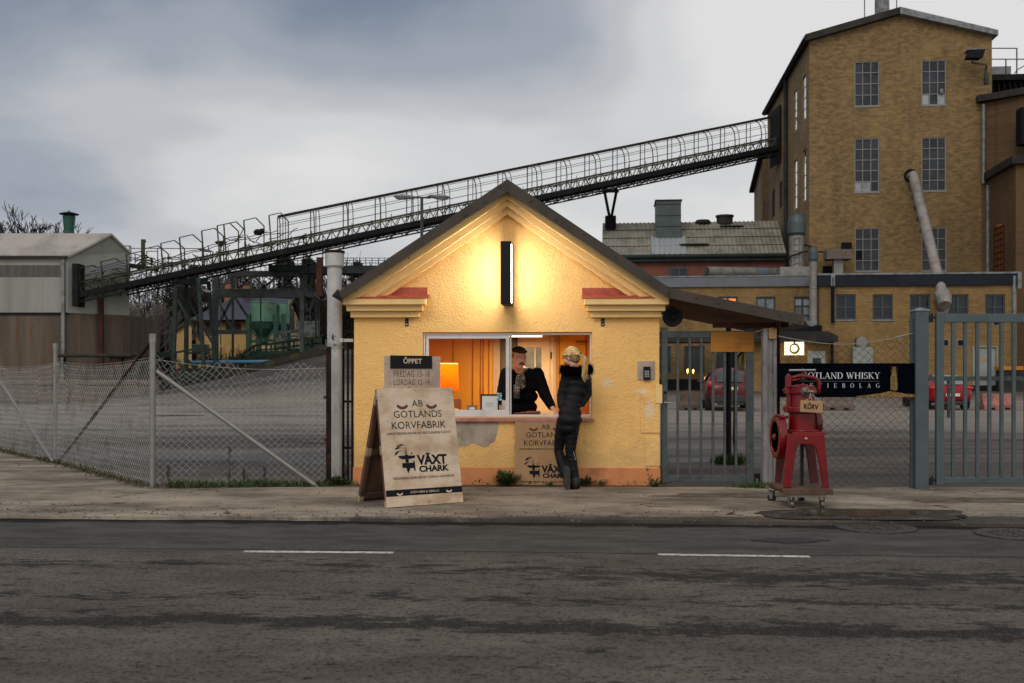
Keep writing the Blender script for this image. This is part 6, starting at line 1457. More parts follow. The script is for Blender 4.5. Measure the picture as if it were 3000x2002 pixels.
x, z = B3(936, 190); x2, z2 = B3(936, 430); downpipe(lo, x, LY-.2, z2, z-.1, M['roof_black'], .09); g = MB(); g.box(x-.1, LY-.28, zt, x+.1, LY-.17, zp); g.build('hopper_head', M['coping'], lo)
x, z = B3(1862, 190); downpipe(lo, x, LY-.12, GZ, z, M['coping'], .09); g = MB(); g.box(x+.12, LY-.3, zt-.2, x+.3, LY-.16, zp+.05); g.build('parapet_end', M['coping'], lo)
# ---- set-back left wing with the pale parapet
LW_ = -5.4
le = thing('brick_wing', 'lower yellow brick wing with a pale ribbed parapet, left of the dark parapet range', 'building', (to.x, 62, 0), TR)
def Lf(vx, vy, y=LW_): return T0(vx, vy, y)
wx0_ = Lf(1390, 700)[0]; zt2 = Lf(1700, 659)[1]; zp2 = Lf(1700, 636)[1]
wl2 = [(1735,1780,681,733), (1822,1862,681,745), (1648,1693,681,735), (1570,1617,795,857), (1480,1540,795,857), (1644,1690,795,857), (1725,1770,795,857)]
h2 = [(Lf(a,d_)[0], Lf(a,d_)[1], Lf(b,c_)[0], Lf(b,c_)[1]) for a, b, c_, d_ in wl2]
g = MB(); wallholes(g, wx0_, Lx0-.001, 0, zt2, h2, LW_, LW_+.35); g.build('front_wall', M['brick_low'], le)
g = MB(); g.box(wx0_-.1, LW_-.12, zt2, Lx0-.13, LW_, zp2); n = 170
for i in range(n): x = wx0_+(Lx0-.2-wx0_)*i/n; g.box(x, LW_-.145, zt2+.02, x+.045, LW_-.121, zp2-.02)
g.build('parapet', M['fascia_light'], le)
g = MB(); g.box(wx0_-.14, LW_-.17, zp2+.001, Lx0-.13, LW_+.25, zp2+.07); g.build('coping', M['coping'], le)
g = MB(); g.box(wx0_, LW_+.25, zp2-.3, Lx0-.13, 6.4, zp2-.15); g.build('flat_roof', M['roof_dark'], le)
for k, a in enumerate(h2): grid_window(le, a[0], a[1], a[2], a[3], LW_+.1, 2, 3 if k in (1,) else 1 if k > 2 else 1, M['window_blue'], M['pale_glass'] if k in (0,1) else M['lit_orange'] if k == 2 else M['dark_glass'], .07, mid=1)
g = MB(); g.box(wx0_, LW_-.04, 0, Lx0-.01, LW_-.001, 1.15); g.build('plinth', M['steel_dark'], le)
for (a, b) in ((1578,851),(1591,852)):
    x, z = Lf(a, b, LW_+.05); t = thing('window_candle', 'small lit candle lamp glowing in the ground floor window, %s of the pair' % ('left' if a < 1580 else 'right'), 'candle lamp', TF.w(x, LW_+.08, z-.08), TR, 'lit candles in the range window')
    g = MB(); g.ell((0,0,.08), (.045,.03,.09), 8, 6); g.tube((-.0,0,-.1), (0,0,.0), .02, 6); g.build('flame', M['candle'], t)
# entrance porch, dark canopy, lit company sign and doors
pxl, pyy = Lf(1700, 785, -8.6)[0], -8.6
po = thing('entrance_porch', 'brick entrance porch with a thick dark flat canopy in front of the range', 'porch', (to.x, 62, 0), TR)
def Pq(vx, vy, y=pyy): return T0(vx, vy, y)
x0, x1 = Pq(1500, 800)[0], Pq(1898, 800)[0]; zc_ = Pq(1800, 786)[1]
g = MB(); g.box(x0+4.6, pyy, 0, x1, LY-.001, zc_); g.build('wall', M['brick_low'], po)
g = MB(); g.prism([(x0-.2, zc_+.001), (Pq(1917,784)[0], zc_+.001), (Pq(1917,772)[0], Pq(1917,773)[1]), (Pq(1895,760)[0], Pq(1895,762)[1]), (x0-.2, Pq(1895,762)[1])], pyy-.7, LY-.001); g.build('canopy_roof', M['roof_dark'], po)
g = MB(); g.box(Pq(1790,750)[0], pyy-.2, Pq(1895,761)[1], Pq(1885,750)[0], LY-.002, Pq(1885,747)[1]); g.build('upstand', M['roof_black'], po)
downpipe(po, Pq(1909,800)[0], pyy-.05, GZ, zc_, M['roof_black'], .08)
a = Pq(1853, 900, pyy-.03); b = Pq(1893, 806, pyy-.03); g = MB(); g.box(a[0], pyy-.05, GZ, b[0], pyy-.001, b[1]); d_ = g.build('door', M['door_pale'], po)
a = Pq(1865, 841, pyy-.03); b = Pq(1884, 822, pyy-.03); g = MB(); g.box(a[0], pyy-.08, a[1], b[0], pyy-.051, b[1]); g.build('pane', M['grey_glass'], d_)
a = Pq(1801, 815, pyy-.5); b = Pq(1845, 783, pyy-.5)
si = thing('lit_sign', 'glowing square sign with a golden ring emblem at the factory entrance', 'sign', TF.w((a[0]+b[0])/2, pyy-.5, (a[1]+b[1])/2), TR)
hw, hh = (b[0]-a[0])/2, (b[1]-a[1])/2
g = MB(); g.box(-hw, 0, -hh, hw, .12, hh); g.build('light_panel', M['sign_lit'], si)
g = MB(); g.box(-hw-.02, .02, -hh-.03, hw+.02, .14, -hh-.001); g.build('rim', M['coping'], si)
g = MB(); n = 24; vs = []
for i in range(n+1):
    t = 2*math.pi*i/n; k = .12+.035*math.cos(t+.8)
    for r_ in (.235+k*.35, .235-k*.55): vs.append((r_*math.cos(t)*.95, -.006, -.03+r_*math.sin(t)))
g.add(vs, [(2*i, 2*i+1, 2*i+3, 2*i+2) for i in range(n)]); g.lathe((0,-.006,.27), [(0,-.003),(.05,.0)], 10, 'Y'); g.build('emblem', M['sign_gold'], si)
# cabinet and ventilation box on the range wall
a = B3(1042, 760, LY-.4); b = B3(1145, 553, LY-.4)
cb_ = thing('steel_cabinet', 'pale green steel cabinet standing against the range wall', 'cabinet', TF.w((a[0]+b[0])/2, LY-.35, GZ), TR)
hw = (b[0]-a[0])/2; g = MB(); g.box(-hw, -.1, 0, hw, .34, b[1]-GZ); g.build('case', M['door_pale'], cb_, bevel=.01)
g = MB(); g.box(-.25, -.12, b[1]-GZ-1.05, .1, -.101, b[1]-GZ-.93); g.build('notice', M['plywood_orange'], cb_)
a = B3(1060, 553, LY-.4); b = B3(1120, 506, LY-.4)
hp = thing('heat_pump', 'grey fan unit with a round white grille above the green cabinet', 'fan unit', TF.w((a[0]+b[0])/2, LY-.35, a[1]), TR)
hw = (b[0]-a[0])/2; g = MB(); g.box(-hw, 0, 0, hw, .33, b[1]-a[1]); g.build('case', M['chimney_blue'], hp, bevel=.02)
g = MB(); g.lathe((0, -.001, (b[1]-a[1])*.5), [(0,-.06),(.26,-.05),(.30,0)], 20, 'Y'); g.build('grille', M['window_white'], hp)
# ---- brick annex to the right with its platform
an = thing('brick_annex', 'darker brick annex with stepped eaves at the right edge of the picture', 'building', (to.x, 62, 0), TR)
def loc(px, py, Yd): return TF.Mi @ (at(px, py, Yd) - TF.o)
u0 = loc(2876, 303, 61); u1 = loc(3000, 276, 59.3); u2 = loc(3300, 260, 58.5)
g = MB(); pts = [(u0.x-.0, u0.y), (u1.x, u1.y), (u2.x+3, u2.y), (u2.x+3, 12), (TW+.01, 12), (TW+.01, .3), (u0.x+.05, .3)]
g.prism(pts, 0, u0.z, 'XY'); g.build('upper_wall', M['brick_annex'], an)
pts2 = [(u0.x-.35, u0.y-.35), (u1.x, u1.y-.4), (u2.x+3, u2.y-.4), (u2.x+3, 12), (TW+.4, 12)]
g = MB(); g.prism(pts2, u0.z+.01, u0.z+.38, 'XY'); g.build('upper_eaves', M['roof_dark'], an)
v0 = loc(2889, 535, 61); v1 = loc(2976, 483, 56.2); v2 = loc(3300, 480, 55.5)
g = MB(); g.prism([(v0.x, -.05), (v1.x, v1.y), (v2.x, v2.y), (v2.x, -.9), (v0.x+.4, -.9)], 0, v1.z, 'XY'); g.build('lower_wall', M['brick_annex'], an)
g = MB(); g.prism([(v0.x-.25, -.06), (v1.x-.3, v1.y-.3), (v2.x, v2.y-.3), (v2.x, -.6), (v0.x+.4, -.6)], v1.z+.005, v1.z+.42, 'XY'); g.build('lower_eaves', M['roof_dark'], an)
d1 = (V3((v1.x, v1.y, 0)) - V3((v0.x, -.05, 0))); 
c_, t__ = TF.ray(2929, 700); nn_ = V3((-d1.y, d1.x, 0)); tt = (V3((v0.x, -.05, 0))-c_).dot(nn_)/t__.dot(nn_); pw_ = c_+t__*tt
dd = d1.normalized(); nrm_ = V3((dd.y, -dd.x, 0)); nrm_ = nrm_ if nrm_.x < 0 else -nrm_
def aw(u, z, o): return V3((pw_.x, pw_.y, 0)) + dd*u + nrm_*o + V3((0,0,z))
zb_, ztp = CAMZ-(800-HY)/FPX*58.6, CAMZ-(655-HY)/FPX*58.6
g = MB(); pr = [(-.75, zb_), (.75, zb_), (.75, ztp-.45), (.5, ztp-.1), (0, ztp), (-.5, ztp-.1), (-.75, ztp-.45)]
n = len(pr); g.add([aw(a, b, .03) for a, b in pr], [tuple(range(n))]); aw_ = g.build('arched_window', mat('dim_orange', (.30,.10,.03), .6, emis=(.9,.2,.03), est=.05), an)
g = MB()
for k in range(-3, 4): g.beam(aw(k*.24, zb_, .05), aw(k*.24, ztp-.15, .05), .04)
for k in range(8): g.beam(aw(-.75, zb_+.35*k+.1, .05), aw(.75, zb_+.35*k+.1, .05), .04)
g.build('glazing_bars', M['rust_dark'], aw_)
x, z = N0(2885, 300, -.35); downpipe(an, x-.05, -.3, N0(2885, 540)[1], z-.1, M['coping'], .09); downpipe(an, N0(2892,540,-.4)[0], -.5, N0(2890,800,-.3)[1], N0(2890,545,-.3)[1], M['coping'], .09)
g = MB(); a = loc(2986, 425, 58); g.box(a.x, a.y-.3, a.z, a.x+3, a.y+.5, a.z+2.0); g.build('dark_hatch', M['roof_black'], an)
pf = thing('roof_platform', 'steel platform with railings and cross braces on the annex roof, top right', 'platform', (to.x, 62, 0), TR)
def Lp(px, py, y=3): return V3((N0(px, py, y)[0], y, N0(px, py, y)[1]))
g = MB()
for y in (1.5, 6):
    a = Lp(2905, 222, y); b = Lp(3060, 216, y); g.box(a.x, y-.1, a.z-.3, b.x, y+.1, a.z)
g.box(Lp(2905,222,1.5).x, 1.5, Lp(2905,222,1.5).z+.001, Lp(3060,222,1.5).x, 6, Lp(2905,222,1.5).z+.06); g.build('deck', M['steel_dark'], pf)
g = MB()
for px_ in (2947, 2979, 3012): g.beam(Lp(px_, 222, 1.5), Lp(px_, 142 if px_ > 2960 else 175, 1.5), .06)
for py_ in (142, 174): g.beam(Lp(2903, py_, 1.5), Lp(2979 if py_ == 142 else 3060, py_, 1.5), .05)
g.path([Lp(2972,216,1.5), Lp(2980,205,1.5), Lp(3060,160,1.5)], .03, 5); g.build('railing', M['steel_grey'], pf)
g = MB()
for i in range(9):
    a = Lp(2906+i*16, 224, 1.6); b = Lp(2914+i*18, 285, 1.6); g.beam(a, V3((b.x, 1.6, u0.z+.4)), .05); g.beam(V3((a.x+.6, 5, a.z)), V3((b.x-.3, 5, u0.z+.4)), .07)
for i in range(5): a = Lp(2905, 232+i*10, 2.5); b = Lp(3060, 222+i*14, 2.5); g.beam(a, b, .06)
g.build('braces', M['steel_dark'], pf)
g = MB(); a = Lp(2905, 221, 2.5); b = Lp(2962, 194, 2.5); g.box(a.x, 2.5, a.z+.05, b.x, 3.4, b.z); g.build('water_tank', M['coping'], pf)

# ---- pink building with corrugated roof
PK = 6.6
pk_ = thing('pink_building', 'pink rendered building with a mossy corrugated roof beside the brick tower', 'building', (to.x, 62, 0), TR)
ex0, ez0 = T0(1375, 587, PK-.4); ex1, ez1 = T0(1817, 585, PK-.4); rx0, rz0 = T0(1383, 513, PK+3.4); rx1, rz1 = T0(1779, 509, PK+3.4)
ex0 = rx0
g = MB(); g.box(rx0+.2, PK, 0, -.36, PK+6.8, ez0-.3); g.prism([(PK, ez0-.3), (PK+6.8, ez0-.3), (PK+3.4, rz0-.25)], rx0+.2, rx0+.4, 'YZ'); g.build('wall', M['pink_render'], pk_)
def corr(mb, xa, xb, pa, pb, amp=.035, per=.28, t=.03):
    n = int((xb-xa)/per*4); vs = []
    for i in range(n+1):
        x = xa+(xb-xa)*i/n; o = amp*math.sin(2*math.pi*(x-xa)/per)
        for (y, z) in (pa, pb): vs.append((x, y, z+o))
    mb.add(vs, [(2*i, 2*i+2, 2*i+3, 2*i+1) for i in range(n)])
g = MB(); corr(g, ex0, -.36, (PK-.4, ez0), (PK+3.4, rz0)); corr(g, ex0, -.36, (PK+3.4, rz0), (PK+7.2, ez0))
rf = g.build('roof', M['corrugated'], pk_)
g = MB(); a = T0(1496, 584, PK-.3); b = T0(1570, 550, PK+1.5); yb2 = PK+1.6; zr = lambda y: ez0+(rz0-ez0)*(y-(PK-.4))/3.8; corr(g, a[0], T0(1576,584,PK)[0], (PK-.42, zr(PK-.42)+.06), (yb2, zr(yb2)+.06), .03, .35); g.build('new_sheet', M['corrugated_new'], rf)
g = MB()
for k in range(1, 4): yk_ = PK-.4+3.8*k/4; g.box(ex0, yk_, zr(yk_)+.03, -.38, yk_+.06, zr(yk_)+.065)
for cx_, cy_ in ((1040,575),(1130,590),(1200,575)): x, z = TF.fy(1700+cx_/3.357, 560+cy_/3.357, PK+.5); g.ell((x, PK+.6, zr(PK+.6)+.08), (.5,.35,.06), 8, 5)
for cx_ in (1430, 1490, 1550): x, z = TF.fy(1700+cx_/3.357, 560+338/3.357, PK+2.7); g.ell((x, PK+2.7, zr(PK+2.7)+.08), (.45,.2,.06), 8, 5)
g.build('moss_and_laps', M['moss'], rf)
g = MB(); g.tube((ex0, PK-.5, ez0-.1), (-.4, PK-.5, ez0-.1), .13, 8); g.box(ex0, PK-.42, ez0-.42, -.4, PK-.001, ez0-.1); g.build('gutter', M['steel_green'], pk_)
for a0_, a1_, b0_, b1_ in ((880,1062,752,860),(1580,1750,745,860),(1815,1975,750,860)):
    a = TF.fy(1700+a0_/3.357, 560+b1_/3.357, PK); b = TF.fy(1700+a1_/3.357, 560+b0_/3.357, PK); grid_window(pk_, a[0], a[1]-.5, b[0], b[1], PK-.05, 2, 1, M['window_blue'], M['dark_glass'], .08, mid=1)
a = T0(1506, 547, PK+1.4); b = T0(1563, 460, PK+1.4)
g = MB(); g.box(a[0], PK+1.4, a[1]-.8, b[0], PK+4.0, b[1]); ch = g.build('chimney', M['chimney_blue'], rf); g = MB(); g.box(a[0]-.08, PK+1.32, b[1]+.001, b[0]+.08, PK+4.1, b[1]+.06)
for k in (1, 2, 3): z = a[1]+(b[1]-a[1])*k/3.4; g.box(a[0]-.01, PK+1.385, z, b[0]+.01, PK+1.399, z+.05)
g.build('cap_and_seams', M['steel_green'], ch)
x, z = T0(1663, 508, PK+3.4); g = MB(); g.lathe((x, PK+3.4, rz0), [(.55,-.2),(.55,.28),(.62,.3),(.62,.42),(0,.48)], 16); g.build('roof_ventilator', M['roof_dark'], rf); g = MB(); g.lathe((T0(1613,508,PK+3.4)[0], PK+3.4, rz0), [(.6,-.1),(.45,.12),(0,.14)], 12); g.build('roof_ventilator', M['roof_dark'], rf); g = MB(); g.tube((T0(1485,508,PK+3.4)[0], PK+6.4, rz0-.1), (T0(1485,508,PK+3.4)[0], PK+6.4, rz0+.35), .12, 8); g.build('roof_ventilator', M['roof_dark'], rf)
# roof-top ducts and flues
du = thing('horizontal_duct', 'fat pale round duct lying on the wing roof in front of the pink wall', 'duct', (to.x, 62, 0), TR)
dy = PK-3.2; a = T0(1622, 628, dy); b = T0(1812, 632, dy+2.2); r_ = (T0(1622,640,dy)[1]-T0(1622,614,dy)[1])*-.5
n = 7; A_, B_ = V3((a[0], dy, a[1]+.08)), V3((b[0], dy+2.2, b[1]+.1))
for k in range(n):
    p = A_.lerp(B_, k/n); q_ = A_.lerp(B_, (k+1)/n-.003); g = MB(); g.tube(p, q_, r_*(1.0), 20); g.tube(p, p.lerp(q_, .06), r_*1.04, 20); g.build('duct_section', M['duct_blue'] if k == 4 else M['duct'], du)
def stack(name, label, vx, vw, y, zb, vtop, cowl_v, m='duct', cowl=True):
    x, z = T0(vx, vtop, y); k = (T0(vx+vw/2, vtop, y)[0]-T0(vx-vw/2, vtop, y)[0])/2; o = thing(name, label, 'flue', TF.w(x, y, zb), TR); H_ = z-zb; zc2 = T0(vx, cowl_v, y)[1]-zb
    g = MB(); g.lathe((0,0,0), [(k*.86,0),(k*.86,zc2+.1)], 20)
    for j in range(5): g.lathe((0,0,zc2*j/5), [(k*.86,0),(k*.90,.02),(k*.90,.06),(k*.86,.08)], 20)
    g.build('pipe', M[m], o); g = MB(); g.lathe((0,0,0), [(k*.9,zc2-.02),(k*1.12,zc2+.12),(k*1.12,zc2+(H_-zc2)*.62),(k*.92,H_-.1),(k*.92,H_),(k*.8,H_)], 20); g.build('cowl', M['cowl'], o); return o, k
o, k = stack('flue_stack', 'thick pale flue with a wide dark grey cowl rising from the wing roof', 1828, 38, -3.0, zp2-.2, 493, 541)
g = MB(); g.box(-1.0, -.6, 0, 1.0, .8, .9); g.build('base_box', M['duct'], o); g = MB(); x = k; g.tube((k*.7,0,2.2), (k*2.2,1,2.2), .05, 6); g.path([(-.6,-.4,1.0),(-.4,-.5,1.5),(.3,-.5,1.75),(1.4,-.2,1.75)], .045, 6); g.build('bracket_bars', M['steel_dark'], o)
g = MB(); g.lathe((-.12*1, -k*.86-.01, 3.1), [(0,-.02),(.24,-.02),(.24,.03)], 14, 'Y'); g.build('hatch', M['cowl'], o)
g = MB(); g.box(-.3, -k*.86-.06, .95, -.25, -k*.86-.02, 2.6); g.box(.1, -k*.86-.06, .95, .15, -k*.86-.02, 2.6)
for j in range(5): g.box(-.25, -k*.86-.05, 1.1+j*.35, .1, -k*.86-.03, 1.14+j*.35)
g.build('ladder', M['coping'], o)
o, k = stack('flue_stack', 'slim pale flue with small cowl in front of the wing wall above the porch', 1866, 20, LY-.35, Pq(1866,752)[1]-.1, 567, 600)
# small vent box and window box on the range roof
a = T0(1914, 632, -1.5); b = T0(1930, 600, -1.5); vb = thing('roof_vent', 'small rusty-topped vent box on the range roof against the tower', 'vent', TF.w(a[0], -1.5, a[1]), TR)
g = MB(); g.box(0, 0, -.3, .5, .5, .9); g.build('shaft', M['duct'], vb); g = MB(); g.box(-.45, -.3, .901, .95, .8, 1.45); g.build('hood', M['concrete_old'], vb)
for cx_, cy_, lab in ((664,1257,'small dark opening box on the tower left of the lowest window'), (568,1378,'small dark box on the tower foot beside the rusty vent')):
    x, z = C1(cx_, cy_, -.2); o = thing('wall_box', lab, 'box', TF.w(x, -.01, z), TR); g = MB(); g.box(-.28, -.2, -.22, .28, 0, .22); g.build('case', M['roof_black'], o)

# ================================================================ CARS, BARRIERS
def make_car(name, label, loc_, rz, L_, W__, H_, paint, glass, kind):
    o = thing(name, label, 'car', loc_, rz)
    suv = kind == 'suv'; zb = .26 if suv else .22; zbelt = H_*(.60 if suv else .61); hw = W__/2
    #  y along the car, rear end at y=0
    if suv: st_ = [(0,.50,.74,.80,.84,.86),(.06,.42,.80,.93,1.0,1.02),(.22,.36,.93,1.10,1.24,1.30),(.42,.32,.98,1.12,1.46,1.56),(.75,.30,1,1.12,1.58,1.66),(1.6,.28,1,1.10,1.62,1.69),(2.5,.28,1,1.08,1.56,1.64),(3.1,.28,1,1.06,1.22,1.26),(3.4,.3,.98,1.0,1.04,1.08),(4.1,.32,.93,.86,.90,.93),(L_,.45,.70,.62,.66,.70)]
    else:   st_ = [(0,.46,.72,.70,.74,.78),(.06,.36,.82,.84,.90,.93),(.20,.30,.94,.92,.97,.99),(.45,.28,.98,.95,1.06,1.12),(.95,.26,1,.95,1.33,1.40),(1.6,.26,1,.94,1.37,1.44),(2.2,.26,1,.93,1.34,1.41),(2.8,.26,1,.91,1.06,1.12),(3.1,.28,.98,.88,.92,.96),(3.8,.3,.92,.74,.78,.80),(L_,.42,.70,.56,.60,.64)]
    vs = []; m = 12
    for y, zl, wf, zs, zr1, zr in st_:
        a = hw*wf; rf_ = .74 if zr > zs+.25 else .86
        half = [(0, zl-.02), (a*.86, zl), (a*.98, zl+.12), (a, (zl+zs)/2), (a*.96, zs), (a*rf_, zr1), (0, zr)]
        pts = half + [(-p[0], p[1]) for p in half[-2:0:-1]]
        vs += [(p[0], y, p[1]) for p in pts]
    fs = [(i*m+j, i*m+(j+1)%m, (i+1)*m+(j+1)%m, (i+1)*m+j) for i in range(len(st_)-1) for j in range(m)] + [tuple(range(m))[::-1], tuple((len(st_)-1)*m+j for j in range(m))]
    g = MB(); g.add(vs, fs); g.build('body', paint, o, smooth=True, sub=2)
    s = 1 if suv else .92
    # rear window, curved over the tailgate
    if suv: rw = [(.10,1.10,.60),(.20,1.24,.58),(.34,1.42,.55),(.44,1.50,.52)]
    else: rw = [(.20,1.00,.57),(.36,1.11,.56),(.58,1.26,.53),(.80,1.37,.50)]
    g = MB(); vs = []
    for (y, z, wd) in rw:
        for k in range(9): u = -1+2*k/8; vs.append((u*wd*W__/1.8, y-.055+.13*abs(u)**3, z))
    g.add(vs, [(i*9+k, i*9+k+1, (i+1)*9+k+1, (i+1)*9+k) for i in range(3) for k in range(8)]); g.build('rear_window', glass, o, smooth=True)
    for s_ in (-1, 1):
        g = MB(); yy = ((.75,1.16,1.50),(1.6,1.15,1.54),(2.45,1.13,1.50),(3.0,1.12,1.14)) if suv else ((.95,1.0,1.27),(1.6,.99,1.31),(2.2,.97,1.28),(2.8,.95,.98))
        vs = []
        for (y, za, zb2) in yy: vs += [(s_*(hw*.965+.012), y, za), (s_*(hw*.80+.015), y, zb2)]
        g.add(vs, [(0,2,3,1),(2,4,5,3),(4,6,7,5)]); g.build('side_window', M['car_glass'], o, smooth=True)
        g = MB()
        if suv: g.ell((s_*hw*.80, .10, 1.02), (.15,.10,.13), 12, 8); 
        else: g.ell((s_*hw*.80, .10, .86), (.15,.09,.075), 12, 8)
        g.build('tail_light', M['tail_light'], o, smooth=True)
        g = MB(); g.ell((s_*(hw+.10), 2.75 if suv else 2.4, 1.12*s), (.09,.06,.07), 10, 6); g.build('mirror', paint, o, smooth=True)
        for yw in (.82, L_-.85):
            r_ = .35 if suv else .31
            g = MB(); g.lathe((s_*(hw-.12), yw, r_), [(r_*.55,-.11),(r_*.9,-.115),(r_,-.08),(r_,.08),(r_*.9,.115),(r_*.55,.11),(r_*.55,-.11)], 28, 'X'); wh = g.build('wheel', M['tyre'], o)
            g = MB(); g.lathe((s_*(hw-.10), yw, r_), [(0,-.02),(r_*.56,-.02),(r_*.56,.03),(0,.05)], 20, 'X'); g.build('rim', M['rim'], wh)
    g = MB(); 
    if suv: g.box(-hw*.82, -.045, .34, hw*.82, .06, .60); g.box(-hw*.55, -.03, .24, hw*.55, .1, .339)
    else: g.box(-hw*.60, -.02, .20, hw*.60, .1, .36)
    g.build('rear_bumper', M['plastic'], o, bevel=.03)
    zp_ = .86 if suv else .60
    g = MB(); g.box(-.26, -.055 if not suv else .0, zp_-.055, .26, -.045 if not suv else .01, zp_+.055); p_ = g.build('number_plate', M['plate'], o)
    if suv: g = MB(); g.box(-.33, -.02, .80, .33, .05, .93); g.build('plate_recess', M['plastic'], o); p_.location = (0,-.03,0)
    if suv:
        g = MB()
        for s_ in (-1, 1): g.path([(s_*.62,.75,1.62),(s_*.62,.95,1.70),(s_*.62,2.3,1.69),(s_*.62,2.5,1.62)], .02, 6)
        g.build('roof_rails', M['steel'], o)
    return o
ca = yard_pt(1676, 944); sp_ = at(0, 0, 1)
make_car('parked_car', 'dark red SUV parked in the yard behind the pedestrian gate', (V_(1677, 900, 39.3).x, 39.3, yard_h(5, 39.3)), R(-7), 4.4, 1.80, 1.69, M['car_maroon'], M['car_glass'], 'suv')
make_car('parked_car', 'bright red hatchback parked in the yard behind the driveway gate', (V_(2186, 900, 40.6).x, 40.6, yard_h(14, 40.6)), R(-4), 4.1, 1.72, 1.43, M['car_red'], M['car_glass_green'], 'hatch')
def barrier(c_x0, c_x1, c_y0, c_y1, Yd, m, label):
    a = at(1900+c_x0*.57411, 700+c_y1*.57411, Yd); b = at(1900+c_x1*.57411, 700+c_y0*.57411, Yd); o = thing('concrete_barrier', label, 'concrete barrier', ((a.x+b.x)/2, Yd, yard_h(a.x, Yd)), R(-4), 'concrete barriers in the yard'); hw = (b.x-a.x)/2; h = .62
    g = MB(); g.prism([(-.28,0),(.28,0),(.28,.18),(.13,.36),(.10,h),(-.10,h),(-.13,.36),(-.28,.18)], -hw, hw, 'YZ'); bb = g.build('block', m, o, bevel=.02)
    g = MB(); g.box(-hw*.6, -.285, 0.0, -hw*.3, -.281, .09); g.box(hw*.3, -.285, 0, hw*.6, -.281, .09); g.build('lifting_slots', M['roof_black'], bb)
barrier(160, 262, 792, 855, 40.5, M['barrier_dark'], 'brown concrete barrier left of the dark red SUV')
barrier(888, 1042, 803, 866, 40.5, M['concrete_old'], 'weathered concrete barrier seen beneath the navy banner')
barrier(1700, 1860, 808, 872, 41.5, M['barrier_pink'], 'pinkish concrete barrier right of the bright red hatchback')
# long low rail and clutter by the range wall
o = thing('guard_rail', 'long grey horizontal rail on low posts in front of the range wall', 'rail', (V_(2133,0,33).x, 33, 0)); g = MB(); g.box(0,0,1.16,9,.06,1.30); g.build('rail', M['steel_grey'], o)
for k in range(3): g = MB(); g.box(.6+k*3.4, .061, 0, .68+k*3.4, .14, 1.28); g.build('post', M['steel_grey'], o)
a = C3(1785, 700, LY-1); o = thing('grit_bin', 'yellow-lidded dark bin against the range wall at the right', 'bin', TF.w(a[0]+.6, LY-1, GZ), TR); g = MB(); g.box(-.6,-.4,0,.7,.4,1.15); g.build('body', M['roof_dark'], o, bevel=.02); g = MB(); g.box(-.65,-.45,1.151,.75,.45,1.35); g.build('lid', M['yellow_sign'], o, bevel=.02)

# ================================================================ CONVEYOR BRIDGE
cA = at(218, 893, 60.8); cB = at(2284, 452, 73.8)
cv = thing('conveyor_bridge', 'long dark steel conveyor bridge with hooped cage climbing from the shed to the tower', 'conveyor', cA)
dC = cB-cA; LC = dC.length; dc = dC.normalized(); hC = dc.cross(V3((0,0,1))).normalized(); hC = hC if hC.y < 0 else -hC; uC = V3((0,0,1))
def cp(t, o, z): return dc*(t*LC) + hC*o + uC*z     # o>0 is towards the camera
def tC(vx):   # parameter where the line crosses a view column
    px = vx*1.2766; k = (px-CX)/FPX; return (k*cA.y-cA.x)/(dC.x-k*dC.y)
tS = tC(505)
g = MB()
for o_ in (-1.0, 1.0):
    g.beam(cp(0,o_,.42), cp(1,o_,.42), .22, .32); g.beam(cp(0,o_,0), cp(1,o_,0), .09)
g.beam(cp(0,.0,.42), cp(1,.0,.42), .9, .12); g.build('main_beams', M['steel_dark'], cv)
g = MB(); n = 92
for i in range(n):
    t0_, t1_ = i/n, (i+1)/n
    for o_ in (-1.0, 1.0): g.beam(cp(t0_,o_,0 if i % 2 else .36), cp(t1_,o_,.36 if i % 2 else 0), .05)
    if i % 2: g.beam(cp(t0_,-1,.0), cp(t0_,1,.0), .05)
g.build('lower_lattice', M['steel_dark'], cv)
g = MB(); n = 150; rr = random.Random(12)
g.beam(cp(0,.45,1.12), cp(1,.45,1.12), .07); g.beam(cp(0,-.45,1.12), cp(1,-.45,1.12), .07)
for i in range(n):
    t0_, t1_ = i/n, (i+1)/n; o_ = .45
    g.beam(cp(t0_,o_,.55 if i % 2 else 1.12), cp(t1_,o_,1.12 if i % 2 else .55), .055)
    if i % 2: g.beam(cp(t0_,-o_,.55), cp(t1_,-o_,1.12), .04)
    if i % 4 == 0: g.beam(cp(t0_,-.45,1.05), cp(t0_,.45,1.05), .05); g.path([cp(t0_,.5,.55), cp(t0_,.55,1.25+rr.random()*.15)], .03, 4)
g.build('belt_frame', M['lattice_green'], cv)
g = MB(); g.beam(cp(.0,0,1.2), cp(1,0,1.2), .7, .05); g.build('belt', M['steel_dark'], cv)
for i in range(int(LC/1.4)):
    if i % 2: continue
# cage hoops
HT = 2.75
def hoop(t, h=HT, broken=False, r=.035, mname='steel_mossy'):
    pts = [cp(t, 1.05, .5), cp(t, 1.05, h*.56), cp(t, .92, h*.76), cp(t, .55, h*.90), cp(t, .0, h*.97), cp(t, -.6, h), cp(t, -1.05, h), cp(t, -1.05, .5)]
    g.path(pts, r, 5)
g = MB(); hs2 = []
ts0 = tC(640); nH = 17
for i in range(nH+1):
    t = ts0 + (1-ts0)*i/nH; hoop(t); hoop(min(.998, t+.007), r=.026)
g.build('cage_hoops', M['steel_mossy'], cv)
g = MB()
for o_, z_ in ((1.05,1.1),(1.05,1.5),(.92,2.09),(.55,2.47),(0,2.67),(-1.05,1.3),(-1.05,1.75),(-1.05,2.2)):
    g.beam(cp(ts0,o_,z_), cp(.995,o_,z_), .028)
g.build('cage_rails', M['steel_mossy'], cv)
g = MB(); g.beam(cp(ts0,-.85,HT+.05), cp(.995,-.85,HT+.05), .45, .12); g.build('ridge_strip', M['steel_dark'], cv)
